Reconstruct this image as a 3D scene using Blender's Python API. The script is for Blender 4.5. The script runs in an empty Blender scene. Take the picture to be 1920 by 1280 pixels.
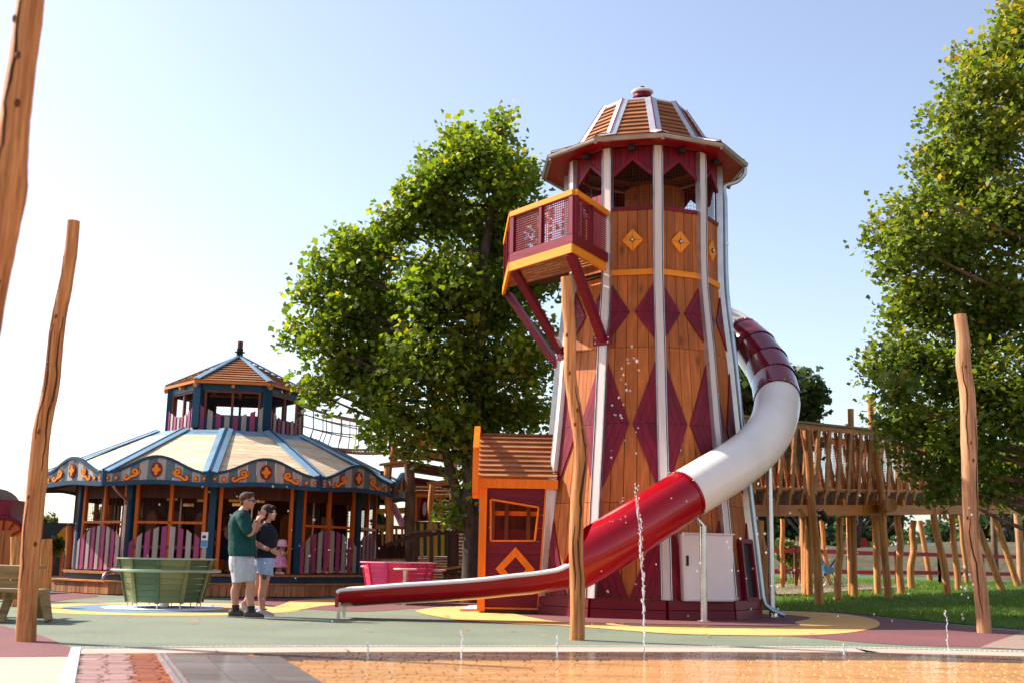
import bpy, math, random
import numpy as np
from mathutils import Vector, Matrix

R = math.radians
SC = bpy.context.scene
COL = SC.collection
random.seed(7)
rng = np.random.default_rng(11)

# ------------------------------------------------------------------ camera
F_PX, HZ, ROLL, CAM_H = 2150.0, 1045.0, R(1.08), 0.92       # lens in pixels of a 1920 px wide frame
PITCH = math.atan((HZ - 640) / F_PX)
cam_data = bpy.data.cameras.new('camera')
cam = bpy.data.objects.new('camera', cam_data)
COL.objects.link(cam)
cam.location = (0, 0, CAM_H)
cam.rotation_euler = (Matrix.Rotation(R(90) + PITCH, 3, 'X') @ Matrix.Rotation(ROLL, 3, 'Z')).to_euler()
cam_data.sensor_width = 36
cam_data.lens = 36 * F_PX / 1920
cam_data.clip_start = 0.1
cam_data.clip_end = 3000
cam_data.dof.use_dof = True
cam_data.dof.focus_distance = 19.5
cam_data.dof.aperture_fstop = 1.5
SC.camera = cam

# ------------------------------------------------------------------ sky, sun, exposure
SUN_EL, SUN_AZ = R(40), R(-70)            # azimuth clockwise from +Y
world = bpy.data.worlds.new('World')
SC.world = world
world.use_nodes = True
wn = world.node_tree.nodes
sky = wn.new('ShaderNodeTexSky')
sky.sky_type = 'NISHITA'
sky.sun_disc = False
sky.sun_elevation = SUN_EL
sky.sun_rotation = SUN_AZ
sky.air_density = 1.0
sky.dust_density = 1.3
sky.ozone_density = 1.0
hsv = wn.new('ShaderNodeHueSaturation')            # less saturation over the whole sky, holding back its cyan
hsv.inputs['Saturation'].default_value = 0.84
hsv.inputs['Hue'].default_value = 0.503
world.node_tree.links.new(sky.outputs[0], hsv.inputs['Color'])
tint = wn.new('ShaderNodeMix'); tint.data_type = 'RGBA'; tint.blend_type = 'MULTIPLY'; tint.inputs[0].default_value = 1
tint.inputs[7].default_value = (1.0, 0.985, 0.995, 1)
world.node_tree.links.new(hsv.outputs[0], tint.inputs[6])
world.node_tree.links.new(tint.outputs[2], wn['Background'].inputs[0])
wn['Background'].inputs[1].default_value = 0.12
sun_dir = Vector((math.cos(SUN_EL) * math.sin(SUN_AZ), math.cos(SUN_EL) * math.cos(SUN_AZ), math.sin(SUN_EL)))
sl = bpy.data.lights.new('sun', 'SUN')
sl.energy = 4.7
sl.angle = R(0.53)
sl.color = (1.0, 0.93, 0.84)
so = bpy.data.objects.new('sun', sl)
COL.objects.link(so)
so.rotation_euler = sun_dir.to_track_quat('Z', 'Y').to_euler()
so.location = (-20, 10, 25)
SC.view_settings.view_transform = 'Standard'
SC.view_settings.look = 'None'
SC.view_settings.gamma = 1
SC.view_settings.use_curve_mapping = False
SC.view_settings.exposure = 1.1
SC.render.engine = 'CYCLES'
SC.cycles.max_bounces = 8
SC.cycles.transparent_max_bounces = 12
SC.cycles.sample_clamp_indirect = 6

# ------------------------------------------------------------------ survey helpers (picture bearings -> places in the park)
_cp, _sp, _cr, _sr = math.cos(PITCH), math.sin(PITCH), math.cos(ROLL), math.sin(ROLL)
def ray(px, py):
    a, b = px - 960, py - 640
    u, v = a * _cr + b * _sr, -a * _sr + b * _cr
    return Vector((u / F_PX, _cp + v / F_PX * _sp, _sp - v / F_PX * _cp))
def P(px, py, Y):
    r = ray(px, py)
    return r * (Y / r.y) + Vector((0, 0, CAM_H))
def G(px, py, z=0.0):
    r = ray(px, py)
    return r * ((z - CAM_H) / r.z) + Vector((0, 0, CAM_H))

# ------------------------------------------------------------------ object helpers
ORG = {}
def settag(o, label=None, cat=None, group=None, kind=None):
    if label: o['label'] = label
    if cat: o['category'] = cat
    if group: o['group'] = group
    if kind: o['kind'] = kind
    return o
def thing(name, loc, label, cat, group=None):
    o = bpy.data.objects.new(name, None)
    o.empty_display_size = 0.2
    COL.objects.link(o)
    o.location = loc
    ORG[o.name] = Vector(loc)
    return settag(o, label, cat, group)
def part_empty(name, parent, label=None):
    o = bpy.data.objects.new(name, None)
    o.empty_display_size = 0.1
    COL.objects.link(o)
    o.parent = parent
    ORG[o.name] = ORG[parent.name]
    if label: o['label'] = label
    return o

def V(*a):
    return Vector(a)

class MB:
    """collects faces in world coordinates"""
    def __init__(s):
        s.v = []; s.f = []
    def add(s, vs, fs):
        n = len(s.v)
        s.v.extend([tuple(p) for p in vs])
        s.f.extend([tuple(i + n for i in f) for f in fs])
        return s
    def box(s, c, size, rot=None):
        hx, hy, hz = size[0] / 2, size[1] / 2, size[2] / 2
        pts = [V(x, y, z) for z in (-hz, hz) for y in (-hy, hy) for x in (-hx, hx)]
        if rot is not None:
            m = Matrix.Rotation(rot, 3, 'Z') if isinstance(rot, (int, float)) else rot
            pts = [m @ p for p in pts]
        c = Vector(c)
        return s.add([p + c for p in pts], [(0, 2, 3, 1), (4, 5, 7, 6), (0, 1, 5, 4), (2, 6, 7, 3), (0, 4, 6, 2), (1, 3, 7, 5)])
    def beam(s, a, b, w, h, up=(0, 0, 1)):
        """board from a to b, w across, h along 'up'"""
        a, b = Vector(a), Vector(b)
        d = (b - a).normalized(); up = Vector(up)
        x = d.cross(up)
        if x.length < 1e-5: x = d.cross(V(1, 0, 0))
        x.normalize(); u = x.cross(d).normalized()
        x *= w / 2; u *= h / 2
        pts = [p + sx * x + su * u for p in (a, b) for su in (-1, 1) for sx in (-1, 1)]
        return s.add(pts, [(0, 2, 3, 1), (4, 5, 7, 6), (0, 1, 5, 4), (2, 6, 7, 3), (0, 4, 6, 2), (1, 3, 7, 5)])
    def prism(s, poly, ext):
        """flat polygon pushed along the vector ext"""
        n = len(poly); ext = Vector(ext)
        a = [Vector(p) for p in poly]; b = [p + ext for p in a]
        return s.add(a + b, [tuple(range(n - 1, -1, -1)), tuple(range(n, 2 * n))] + [(i, (i + 1) % n, n + (i + 1) % n, n + i) for i in range(n)])
    def face(s, pts):
        return s.add(pts, [tuple(range(len(pts)))])
    def tube(s, path, rad, n=10, caps=True, squash=1.0, up=(0, 0, 1)):
        path = [Vector(p) for p in path]; m = len(path)
        if not hasattr(rad, '__len__'): rad = [rad] * m
        vs = []; prev = None
        for i, p in enumerate(path):
            t = (path[min(i + 1, m - 1)] - path[max(i - 1, 0)]).normalized()
            if prev is None:
                x = t.cross(Vector(up))
                if x.length < 1e-3: x = t.cross(V(1, 0, 0))
                if x.length < 1e-3: x = t.cross(V(0, 1, 0))
            else:
                x = prev - t * prev.dot(t)
            x.normalize(); prev = x; y = t.cross(x)
            for k in range(n):
                a = 2 * math.pi * k / n
                vs.append(p + x * (math.cos(a) * rad[i]) + y * (math.sin(a) * rad[i] * squash))
        fs = [(i * n + k, i * n + (k + 1) % n, (i + 1) * n + (k + 1) % n, (i + 1) * n + k) for i in range(m - 1) for k in range(n)]
        if caps: fs += [tuple(range(n - 1, -1, -1)), tuple(range((m - 1) * n, m * n))]
        return s.add(vs, fs)
    def lathe(s, c, prof, n=16, a0=0.0, caps=True):
        c = Vector(c); vs = []
        for r, z in prof:
            for k in range(n):
                a = a0 + 2 * math.pi * k / n
                vs.append(c + V(r * math.cos(a), r * math.sin(a), z))
        m = len(prof)
        fs = [(i * n + k, i * n + (k + 1) % n, (i + 1) * n + (k + 1) % n, (i + 1) * n + k) for i in range(m - 1) for k in range(n)]
        if caps: fs += [tuple(range(n - 1, -1, -1)), tuple(range((m - 1) * n, m * n))]
        return s.add(vs, fs)
    def ball(s, c, r, n=10, m=7, sc=(1, 1, 1)):
        c = Vector(c); vs = [c + V(0, 0, -r * sc[2])]
        for i in range(1, m):
            t = math.pi * i / m - math.pi / 2
            for k in range(n):
                a = 2 * math.pi * k / n
                vs.append(c + V(r * math.cos(t) * math.cos(a) * sc[0], r * math.cos(t) * math.sin(a) * sc[1], r * math.sin(t) * sc[2]))
        vs.append(c + V(0, 0, r * sc[2])); L = len(vs) - 1
        fs = [(0, 1 + (k + 1) % n, 1 + k) for k in range(n)]
        fs += [(1 + i * n + k, 1 + i * n + (k + 1) % n, 1 + (i + 1) * n + (k + 1) % n, 1 + (i + 1) * n + k) for i in range(m - 2) for k in range(n)]
        fs += [(L, 1 + (m - 2) * n + k, 1 + (m - 2) * n + (k + 1) % n) for k in range(n)]
        return s.add(vs, fs)
    def loft(s, rings, n=16):
        """rings: (centre, half axis a, half axis b)"""
        vs = []
        for c, a, b in rings:
            for k in range(n):
                t = 2 * math.pi * k / n
                vs.append(Vector(c) + Vector(a) * math.cos(t) + Vector(b) * math.sin(t))
        m = len(rings)
        fs = [(i * n + k, i * n + (k + 1) % n, (i + 1) * n + (k + 1) % n, (i + 1) * n + k) for i in range(m - 1) for k in range(n)]
        fs += [tuple(range(n - 1, -1, -1)), tuple(range((m - 1) * n, m * n))]
        return s.add(vs, fs)
    def build(s, name, m, parent=None, label=None, cat=None, group=None, kind=None, smooth=False, origin=None, bevel=0):
        org = ORG[parent.name] if parent is not None else (Vector(origin) if origin is not None else V(0, 0, 0))
        me = bpy.data.meshes.new(name)
        me.from_pydata([(x - org.x, y - org.y, z - org.z) for x, y, z in s.v], [], s.f)
        if isinstance(m, (list, tuple)):
            for q in m: me.materials.append(q)
        elif m: me.materials.append(m)
        if smooth:
            me.polygons.foreach_set('use_smooth', [True] * len(me.polygons))
            if smooth != 'all':
                me.set_sharp_from_angle(angle=R(38))
        me.update()
        o = bpy.data.objects.new(name, me)
        COL.objects.link(o)
        if parent is not None: o.parent = parent
        else: o.location = org
        ORG[o.name] = org
        if bevel:
            b = o.modifiers.new('bevel', 'BEVEL'); b.width = bevel; b.segments = 2; b.limit_method = 'ANGLE'; b.angle_limit = R(50)
        return settag(o, label, cat, group, kind)

def fix_normals(o):
    import bmesh
    bm = bmesh.new(); bm.from_mesh(o.data)
    bmesh.ops.recalc_face_normals(bm, faces=bm.faces)
    bm.to_mesh(o.data); bm.free()
def lerp(a, b, t): return a + (b - a) * t
def smoothpath(pts, k=6):
    """Catmull-Rom through the points"""
    pts = [Vector(p) for p in pts]; out = []
    for i in range(len(pts) - 1):
        p0 = pts[max(i - 1, 0)]; p1 = pts[i]; p2 = pts[i + 1]; p3 = pts[min(i + 2, len(pts) - 1)]
        for j in range(k):
            t = j / k
            out.append(0.5 * ((2 * p1) + (p2 - p0) * t + (2 * p0 - 5 * p1 + 4 * p2 - p3) * t * t + (3 * p1 - p0 - 3 * p2 + p3) * t ** 3))
    out.append(pts[-1])
    return out

# ------------------------------------------------------------------ materials
MATS = {}
def mat(name, col, rough=0.55, var=0.12, scale=(3, 3, 3), bump=0.0, metal=0.0, rnd=0.10, coat=0.0, spec=0.22, detail=4, col2=None, knots=0.0, bd=0.01, stain=0.0):
    """principled material: stretched noise in object space plus a slight difference from piece to piece"""
    if name in MATS: return MATS[name]
    m = bpy.data.materials.new(name); m.use_nodes = True
    nt = m.node_tree; N = nt.nodes; L = nt.links
    b = N['Principled BSDF']
    b.inputs['Roughness'].default_value = rough
    b.inputs['Metallic'].default_value = metal
    b.inputs['Specular IOR Level'].default_value = spec
    if coat: b.inputs['Coat Weight'].default_value = coat; b.inputs['Coat Roughness'].default_value = 0.05
    tc = N.new('ShaderNodeTexCoord'); mp = N.new('ShaderNodeMapping')
    mp.inputs['Scale'].default_value = scale
    L.new(tc.outputs['Object'], mp.inputs[0])
    oi = N.new('ShaderNodeObjectInfo')
    off = N.new('ShaderNodeMath'); off.operation = 'MULTIPLY'; off.inputs[1].default_value = 37.0
    L.new(oi.outputs['Random'], off.inputs[0])
    cmb = N.new('ShaderNodeCombineXYZ')
    for k in range(3): L.new(off.outputs[0], cmb.inputs[k])
    L.new(cmb.outputs[0], mp.inputs['Location'])
    nz = N.new('ShaderNodeTexNoise'); nz.inputs['Scale'].default_value = 1.0; nz.inputs['Detail'].default_value = detail; nz.inputs['Roughness'].default_value = 0.6
    L.new(mp.outputs[0], nz.inputs['Vector'])
    rp = N.new('ShaderNodeMix'); rp.data_type = 'RGBA'
    c = Vector(col[:3])
    c2 = Vector(col2[:3]) if col2 else c * (1 - 2.2 * var)
    ca = c * (1 + var)
    rp.inputs[6].default_value = (*c2, 1); rp.inputs[7].default_value = (*ca, 1)
    cr = N.new('ShaderNodeMapRange'); cr.inputs[1].default_value = 0.32; cr.inputs[2].default_value = 0.68
    L.new(nz.outputs['Fac'], cr.inputs[0]); L.new(cr.outputs[0], rp.inputs[0])
    last = rp.outputs[2]
    if knots:
        vo = N.new('ShaderNodeTexVoronoi'); vo.inputs['Scale'].default_value = knots
        mp2 = N.new('ShaderNodeMapping'); mp2.inputs['Scale'].default_value = [0.45 if q < 2 else 1.0 for q in scale]
        L.new(tc.outputs['Object'], mp2.inputs[0]); L.new(cmb.outputs[0], mp2.inputs['Location'])
        L.new(mp2.outputs[0], vo.inputs['Vector'])
        k1 = N.new('ShaderNodeMapRange'); k1.inputs[1].default_value = 0.05; k1.inputs[2].default_value = 0.16; k1.inputs[3].default_value = 0.45; k1.inputs[4].default_value = 1
        L.new(vo.outputs['Distance'], k1.inputs[0])
        mm = N.new('ShaderNodeMix'); mm.data_type = 'RGBA'; mm.blend_type = 'MULTIPLY'; mm.inputs[0].default_value = 1
        L.new(last, mm.inputs[6]); L.new(k1.outputs[0], mm.inputs[7]); last = mm.outputs[2]
    if stain:
        ns = N.new('ShaderNodeTexNoise'); ns.inputs['Scale'].default_value = 1.0; ns.inputs['Detail'].default_value = 5; ns.inputs['Roughness'].default_value = .7
        ms = N.new('ShaderNodeMapping'); ms.inputs['Scale'].default_value = (1.6, 1.6, .7)
        L.new(tc.outputs['Object'], ms.inputs[0]); L.new(ms.outputs[0], ns.inputs['Vector'])
        m3 = N.new('ShaderNodeMapRange'); m3.inputs[1].default_value = .35; m3.inputs[2].default_value = .65; m3.inputs[3].default_value = 1 - stain; m3.inputs[4].default_value = 1 + stain * .6
        L.new(ns.outputs['Fac'], m3.inputs[0])
        h3 = N.new('ShaderNodeHueSaturation'); L.new(m3.outputs[0], h3.inputs['Value']); L.new(last, h3.inputs['Color']); last = h3.outputs[0]
    if rnd:
        mr = N.new('ShaderNodeMapRange'); mr.inputs[3].default_value = 1 - rnd; mr.inputs[4].default_value = 1 + rnd
        L.new(oi.outputs['Random'], mr.inputs[0])
        hs = N.new('ShaderNodeHueSaturation'); L.new(mr.outputs[0], hs.inputs['Value']); L.new(last, hs.inputs['Color'])
        last = hs.outputs[0]
    L.new(last, b.inputs['Base Color'])
    rr = N.new('ShaderNodeMapRange'); rr.inputs[3].default_value = max(0.02, rough - 0.08); rr.inputs[4].default_value = min(1, rough + 0.1)
    L.new(nz.outputs['Fac'], rr.inputs[0]); L.new(rr.outputs[0], b.inputs['Roughness'])
    if bump:
        bp = N.new('ShaderNodeBump'); bp.inputs['Strength'].default_value = bump; bp.inputs['Distance'].default_value = bd
        L.new(nz.outputs['Fac'], bp.inputs['Height']); L.new(bp.outputs[0], b.inputs['Normal'])
    MATS[name] = m
    return m

GV, GH = (14, 14, 1.2), (1.5, 1.5, 16)          # grain running up / along
M = dict(
    orange_v=mat('orange_stained_timber_upright', (0.47, 0.128, 0.024), 0.5, 0.14, GV, 0.3, rnd=0.20, knots=2.6, stain=.22),
    orange_h=mat('orange_stained_timber_level', (0.58, 0.17, 0.025), 0.5, 0.12, GH, 0.25, rnd=0.13),
    burgundy=mat('burgundy_paint', (0.185, 0.006, 0.020), 0.42, 0.16, GV, 0.2, rnd=0.18, stain=.18),
    burgundy_h=mat('burgundy_paint_level', (0.165, 0.006, 0.015), 0.42, 0.12, GH, 0.15, rnd=0.12),
    red_soffit=mat('dark_red_paint', (0.30, 0.004, 0.008), 0.45, 0.08, (2, 2, 2), 0.05),
    yellow=mat('orange_yellow_paint', (0.88, 0.27, 0.010), 0.45, 0.08, GH, 0.1, rnd=0.06),
    house_orange=mat('bright_orange_paint', (0.90, 0.185, 0.003), 0.45, 0.08, GV, 0.1, rnd=0.05),
    white_post=mat('off_white_paint', (0.70, 0.60, 0.55), 0.45, 0.05, GV, 0.08, rnd=0.04),
    zinc=mat('zinc_sheet', (0.62, 0.58, 0.55), 0.30, 0.10, (4, 4, 4), 0.03, metal=0.9, rnd=0.05),
    gutter=mat('copper_grey_gutter', (0.40, 0.31, 0.28), 0.34, 0.12, (3, 3, 3), 0.03, metal=0.85, rnd=0.05),
    steel=mat('brushed_steel', (0.62, 0.60, 0.59), 0.25, 0.08, (5, 5, 5), 0.0, metal=1.0, rnd=0.04),
    roof_tile=mat('cedar_roof_board', (0.37, 0.145, 0.060), 0.6, 0.2, GH, 0.3, rnd=0.16),
    hip=mat('pale_metal_hip', (0.60, 0.60, 0.62), 0.35, 0.06, (3, 3, 3), 0.02, metal=0.4, rnd=0.03),
    purple=mat('purple_stripe_paint', (0.22, 0.03, 0.09), 0.4, 0.05, (3, 3, 3)),
    tube_red=mat('glossy_red_plastic', (0.36, 0.002, 0.008), 0.2, 0.04, (1, 1, 1), 0.0, stain=.10, coat=0.45, rnd=0.0),
    tube_dark=mat('glossy_burgundy_plastic', (0.19, 0.003, 0.014), 0.16, 0.05, (1, 1, 1), 0.0, coat=0.7, rnd=0.04),
    tube_white=mat('glossy_ivory_plastic', (0.85, 0.77, 0.69), 0.24, 0.03, (1, 1, 1), 0.0, stain=.05, coat=0.25, rnd=0.02),
    cabinet=mat('light_grey_powder_coat', (0.80, 0.70, 0.68), 0.4, 0.03, (2, 2, 2), 0.0, rnd=0.02),
    black=mat('matt_black', (0.02, 0.02, 0.022), 0.5, 0.1, (4, 4, 4)),
    log=mat('peeled_robinia_log', (0.62, 0.27, 0.09), 0.6, 0.22, (30, 30, 1.3), 1.0, stain=.22, rnd=0.08, col2=(0.27, 0.085, 0.022), detail=8, knots=1.1),
    log_pale=mat('weathered_pale_log', (0.56, 0.30, 0.15), 0.65, 0.2, (30, 30, 1.3), 1.0, stain=.22, rnd=0.12, col2=(0.30, 0.12, 0.05), detail=8, knots=1.1),
    plank=mat('larch_plank', (0.53, 0.20, 0.058), 0.6, 0.18, (4, 4, 4), 0.3, rnd=0.16),
    bench=mat('green_brown_treated_timber', (0.33, 0.22, 0.09), 0.65, 0.2, GH, 0.3, rnd=0.12),
    fence=mat('red_brown_fence_slat', (0.44, 0.13, 0.035), 0.65, 0.18, GV, 0.3, rnd=0.18),
    pale_roof=mat('pale_larch_board', (0.74, 0.54, 0.35), 0.6, 0.10, (2, 9, 9), 0.2, rnd=0.10),
    blue=mat('petrol_blue_paint', (0.009, 0.050, 0.100), 0.42, 0.10, (3, 3, 3), 0.05, rnd=0.06),
    hip_blue=mat('pale_blue_metal', (0.22, 0.36, 0.48), 0.35, 0.06, (3, 3, 3), 0.02, metal=0.3, rnd=0.03),
    post_orange=mat('burnt_orange_paint', (0.62, 0.13, 0.012), 0.45, 0.12, GV, 0.1, rnd=0.08),
    pink=mat('magenta_pink_paint', (0.34, 0.055, 0.15), 0.5, 0.08, GV, 0.1, rnd=0.10),
    grey=mat('warm_grey_paint', (0.42, 0.35, 0.32), 0.55, 0.08, GV, 0.1, rnd=0.06),
    blue_grey=mat('blue_grey_paint', (0.115, 0.155, 0.175), 0.5, 0.06, GV, 0.1, rnd=0.05),
    crest=mat('deep_red_paint', (0.19, 0.010, 0.018), 0.5, 0.05, (3, 3, 3)),
    crest_orange=mat('crest_orange_paint', (0.85, 0.23, 0.01), 0.5, 0.05, (3, 3, 3)),
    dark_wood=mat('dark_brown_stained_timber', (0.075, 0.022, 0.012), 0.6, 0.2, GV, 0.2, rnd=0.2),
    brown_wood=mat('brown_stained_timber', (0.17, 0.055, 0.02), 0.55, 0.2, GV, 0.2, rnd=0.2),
    step=mat('warm_cedar_step', (0.46, 0.20, 0.085), 0.6, 0.18, GV, 0.2, rnd=0.16),
    tub_green=mat('olive_green_stave', (0.20, 0.22, 0.085), 0.45, 0.08, GH, 0.1, rnd=0.20),
    tub_green2=mat('dark_green_stave', (0.075, 0.13, 0.065), 0.42, 0.08, GH, 0.1, rnd=0.12),
    tub_rim=mat('pale_green_metal', (0.30, 0.40, 0.28), 0.35, 0.05, (3, 3, 3), 0, metal=0.3),
    tub_pink=mat('pink_stave', (0.52, 0.06, 0.20), 0.42, 0.08, GH, 0.1, rnd=0.12),
    tub_pink2=mat('coral_red_stave', (0.70, 0.06, 0.12), 0.42, 0.08, GH, 0.1, rnd=0.10),
    tub_pink_rim=mat('light_pink_metal', (0.75, 0.30, 0.42), 0.35, 0.05, (3, 3, 3), 0),
    white_metal=mat('white_enamel_disc', (0.80, 0.80, 0.82), 0.4, 0.04, (2, 2, 2)),
    rope=mat('brown_rope', (0.34, 0.20, 0.15), 0.8, 0.1, (9, 9, 9)),
    wire=mat('dark_wire', (0.10, 0.03, 0.02), 0.7, 0.1, (9, 9, 9)),
    bark=mat('plane_tree_bark', (0.070, 0.050, 0.038), 0.85, 0.35, (6, 6, 2), 0.8, col2=(0.024, 0.017, 0.013)),
    bark_brown=mat('brown_bark', (0.16, 0.09, 0.055), 0.85, 0.3, (8, 8, 2), 0.8),
    green_paint=mat('bottle_green_paint', (0.02, 0.10, 0.07), 0.5, 0.08, GV),
    white=mat('white_paint', (0.78, 0.76, 0.74), 0.5, 0.04, (3, 3, 3)),
    sky_blue=mat('sky_blue_paint', (0.10, 0.32, 0.55), 0.5, 0.06, (3, 3, 3)),
    bright_red=mat('signal_red_paint', (0.55, 0.02, 0.02), 0.45, 0.06, (3, 3, 3)),
    bright_yellow=mat('bright_yellow_paint', (0.85, 0.45, 0.02), 0.5, 0.06, (3, 3, 3)),
    bright_green=mat('bright_green_paint', (0.05, 0.42, 0.10), 0.5, 0.06, (3, 3, 3)),
    skin=mat('skin', (0.52, 0.245, 0.165), 0.5, 0.06, (6, 6, 6), rnd=0.02),
    skin2=mat('tanned_skin', (0.34, 0.14, 0.085), 0.5, 0.06, (6, 6, 6), rnd=0.02),
    hair_brown=mat('brown_hair', (0.10, 0.05, 0.028), 0.75, 0.3, (40, 40, 8), 0.6),
    hair_dark=mat('dark_auburn_hair', (0.035, 0.012, 0.012), 0.7, 0.3, (40, 40, 8), 0.6),
    shirt_green=mat('dark_green_cotton', (0.006, 0.055, 0.048), 0.8, 0.16, (9, 9, 6), 1.0, bd=.035),
    shirt_navy=mat('navy_black_cotton', (0.010, 0.012, 0.024), 0.8, 0.16, (9, 9, 6), 1.0, bd=.035),
    shorts_grey=mat('light_grey_shorts_cloth', (0.44, 0.43, 0.45), 0.85, 0.10, (8, 8, 4), 1.0, bd=.03),
    denim=mat('pale_blue_denim', (0.34, 0.42, 0.58), 0.85, 0.14, (9, 9, 6), 1.0, bd=.03),
    dress=mat('pink_print_cotton', (0.62, 0.30, 0.44), 0.85, 0.25, (28, 28, 28), 0.1, col2=(0.35, 0.10, 0.24)),
    hat=mat('pink_hat_cotton', (0.70, 0.40, 0.50), 0.85, 0.05, (6, 6, 6)),
    shoe=mat('grey_brown_trainer', (0.07, 0.055, 0.045), 0.6, 0.2, (14, 14, 14)),
    shoe_pale=mat('pale_pink_trainer', (0.50, 0.38, 0.38), 0.6, 0.1, (14, 14, 14)),
    lens=mat('blue_mirror_lens', (0.02, 0.18, 0.42), 0.08, 0.02, (1, 1, 1), metal=0.6),
    tattoo=mat('tattoo_ink', (0.14, 0.10, 0.10), 0.6, 0.3, (40, 40, 40)),
)
# ================================================================== GROUND
def granular(name, col, col2, scale=260, rough=0.9, bump=0.5, patch=0.12):
    m = bpy.data.materials.new(name); m.use_nodes = True
    nt = m.node_tree; N = nt.nodes; L = nt.links; b = N['Principled BSDF']
    tc = N.new('ShaderNodeTexCoord')
    n1 = N.new('ShaderNodeTexNoise'); n1.inputs['Scale'].default_value = scale; n1.inputs['Detail'].default_value = 2
    n2 = N.new('ShaderNodeTexNoise'); n2.inputs['Scale'].default_value = 0.7; n2.inputs['Detail'].default_value = 6
    n3 = N.new('ShaderNodeTexNoise'); n3.inputs['Scale'].default_value = 22; n3.inputs['Detail'].default_value = 5
    for n in (n1, n2, n3): L.new(tc.outputs['Object'], n.inputs['Vector'])
    mx = N.new('ShaderNodeMix'); mx.data_type = 'RGBA'; mx.inputs[6].default_value = (*col, 1); mx.inputs[7].default_value = (*col2, 1)
    mr = N.new('ShaderNodeMapRange'); mr.inputs[1].default_value = 0.35; mr.inputs[2].default_value = 0.65; L.new(n1.outputs['Fac'], mr.inputs[0]); L.new(mr.outputs[0], mx.inputs[0])
    add = N.new('ShaderNodeMath'); add.operation = 'ADD'; L.new(n2.outputs['Fac'], add.inputs[0]); L.new(n3.outputs['Fac'], add.inputs[1])
    m2 = N.new('ShaderNodeMapRange'); m2.inputs[1].default_value = 0.7; m2.inputs[2].default_value = 1.3; m2.inputs[3].default_value = 1 - patch; m2.inputs[4].default_value = 1 + patch
    L.new(add.outputs[0], m2.inputs[0])
    hs = N.new('ShaderNodeHueSaturation'); L.new(mx.outputs[2], hs.inputs['Color']); L.new(m2.outputs[0], hs.inputs['Value'])
    L.new(hs.outputs[0], b.inputs['Base Color']); b.inputs['Roughness'].default_value = rough
    bp = N.new('ShaderNodeBump'); bp.inputs['Strength'].default_value = bump; bp.inputs['Distance'].default_value = 0.004
    L.new(n1.outputs['Fac'], bp.inputs['Height']); L.new(bp.outputs[0], b.inputs['Normal'])
    return m

m_rubber = granular('green_rubber_granules', (0.205, 0.222, 0.145), (0.088, 0.108, 0.066), 80, patch=0.24)
m_burg = granular('burgundy_rubber_granules', (0.22, 0.066, 0.064), (0.095, 0.027, 0.030), 95, patch=.2)
m_yel = granular('yellow_rubber_granules', (0.78, 0.44, 0.13), (0.56, 0.28, 0.07), 95, patch=0.12)
m_blu = granular('blue_rubber_granules', (0.14, 0.24, 0.34), (0.09, 0.16, 0.25), 130)
m_conc = granular('pale_pink_concrete', (0.52, 0.37, 0.28), (0.40, 0.27, 0.20), 60, patch=0.14)
m_path = granular('brown_path_gravel', (0.30, 0.20, 0.155), (0.22, 0.15, 0.115), 60)
m_earth = granular('dry_meadow_earth', (0.16, 0.13, 0.055), (0.08, 0.085, 0.03), 12, patch=0.25)
m_bank = granular('dry_grass_bank', (0.085, 0.056, 0.024), (0.032, 0.04, 0.013), 4, patch=0.45)
m_lawn = granular('lawn_soil_green', (0.055, 0.13, 0.016), (0.03, 0.08, 0.010), 30, patch=0.25)

def lawn_z(x, y):
    return max(0.0, y - 25.0) * 0.022 + 0.0
def sheet(name, pts, z, m, kind='structure', smooth_k=0):
    q = [Vector((p[0], p[1], 0)) for p in pts]
    if smooth_k:
        q = smoothpath(q + [q[0]], smooth_k)[:-1]
    mb = MB().face([(p.x, p.y, z) for p in q])
    o = mb.build(name, m, kind=kind)
    if o.data.polygons[0].normal.z < 0: o.data.flip_normals()
    return o
def gp(*px): return [G(x, y) for x, y in px]

o = sheet('ground', [(-700, -60), (700, -60), (700, 1500), (-700, 1500)], -0.16, m_earth)
# green rubber play surface, from the pool edge back to the fences
edge = gp((135, 1214.5), (400, 1212.5), (640, 1211.5), (960, 1211.5), (1280, 1212), (1600, 1213.5), (1920, 1221.5))
edge_r = edge[-1] + (edge[-1] - edge[-2]) * 4
rub = [(-30, 10.2), tuple(G(0, 1231))[:2]] + [tuple(G(130, 1230))[:2]] + [tuple(p)[:2] for p in edge] + [(edge_r.x, edge_r.y), (24, 19), (24, 34), (-30, 34)]
sheet('playground_surface', rub, 0.0, m_rubber)
# burgundy field left, under the near pole
l = gp((0, 1231), (130, 1230), (135, 1215), (108, 1203), (85, 1194), (60, 1186), (0, 1172))
sheet('burgundy_patch', [(-30, 10.3)] + l + [(-30, 14.0)], 0.004, m_burg)
sheet('burgundy_patch', gp((60, 1134), (120, 1124), (185, 1117), (150, 1111), (90, 1109), (20, 1122)), 0.004, m_burg, smooth_k=5)
# rings around the green tub
TUB = V(-5.62, 19.3, 0)
def disc_pts(c, r, n=48, sx=1.0, sy=1.0, dx=0, dy=0):
    return [(c.x + dx + r * sx * math.cos(2 * math.pi * k / n), c.y + dy + r * sy * math.sin(2 * math.pi * k / n)) for k in range(n)]
sheet('yellow_patch', disc_pts(TUB, 2.15, sx=1.02, sy=1.05), 0.004, m_yel)
sheet('blue_patch', disc_pts(TUB, 1.62, sx=1.0, sy=0.95, dx=0.05), 0.008, m_blu)
sheet('yellow_patch', disc_pts(TUB, 1.25, sx=1.0, sy=0.80, dx=0.2, dy=0.12), 0.012, m_yel)
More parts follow.
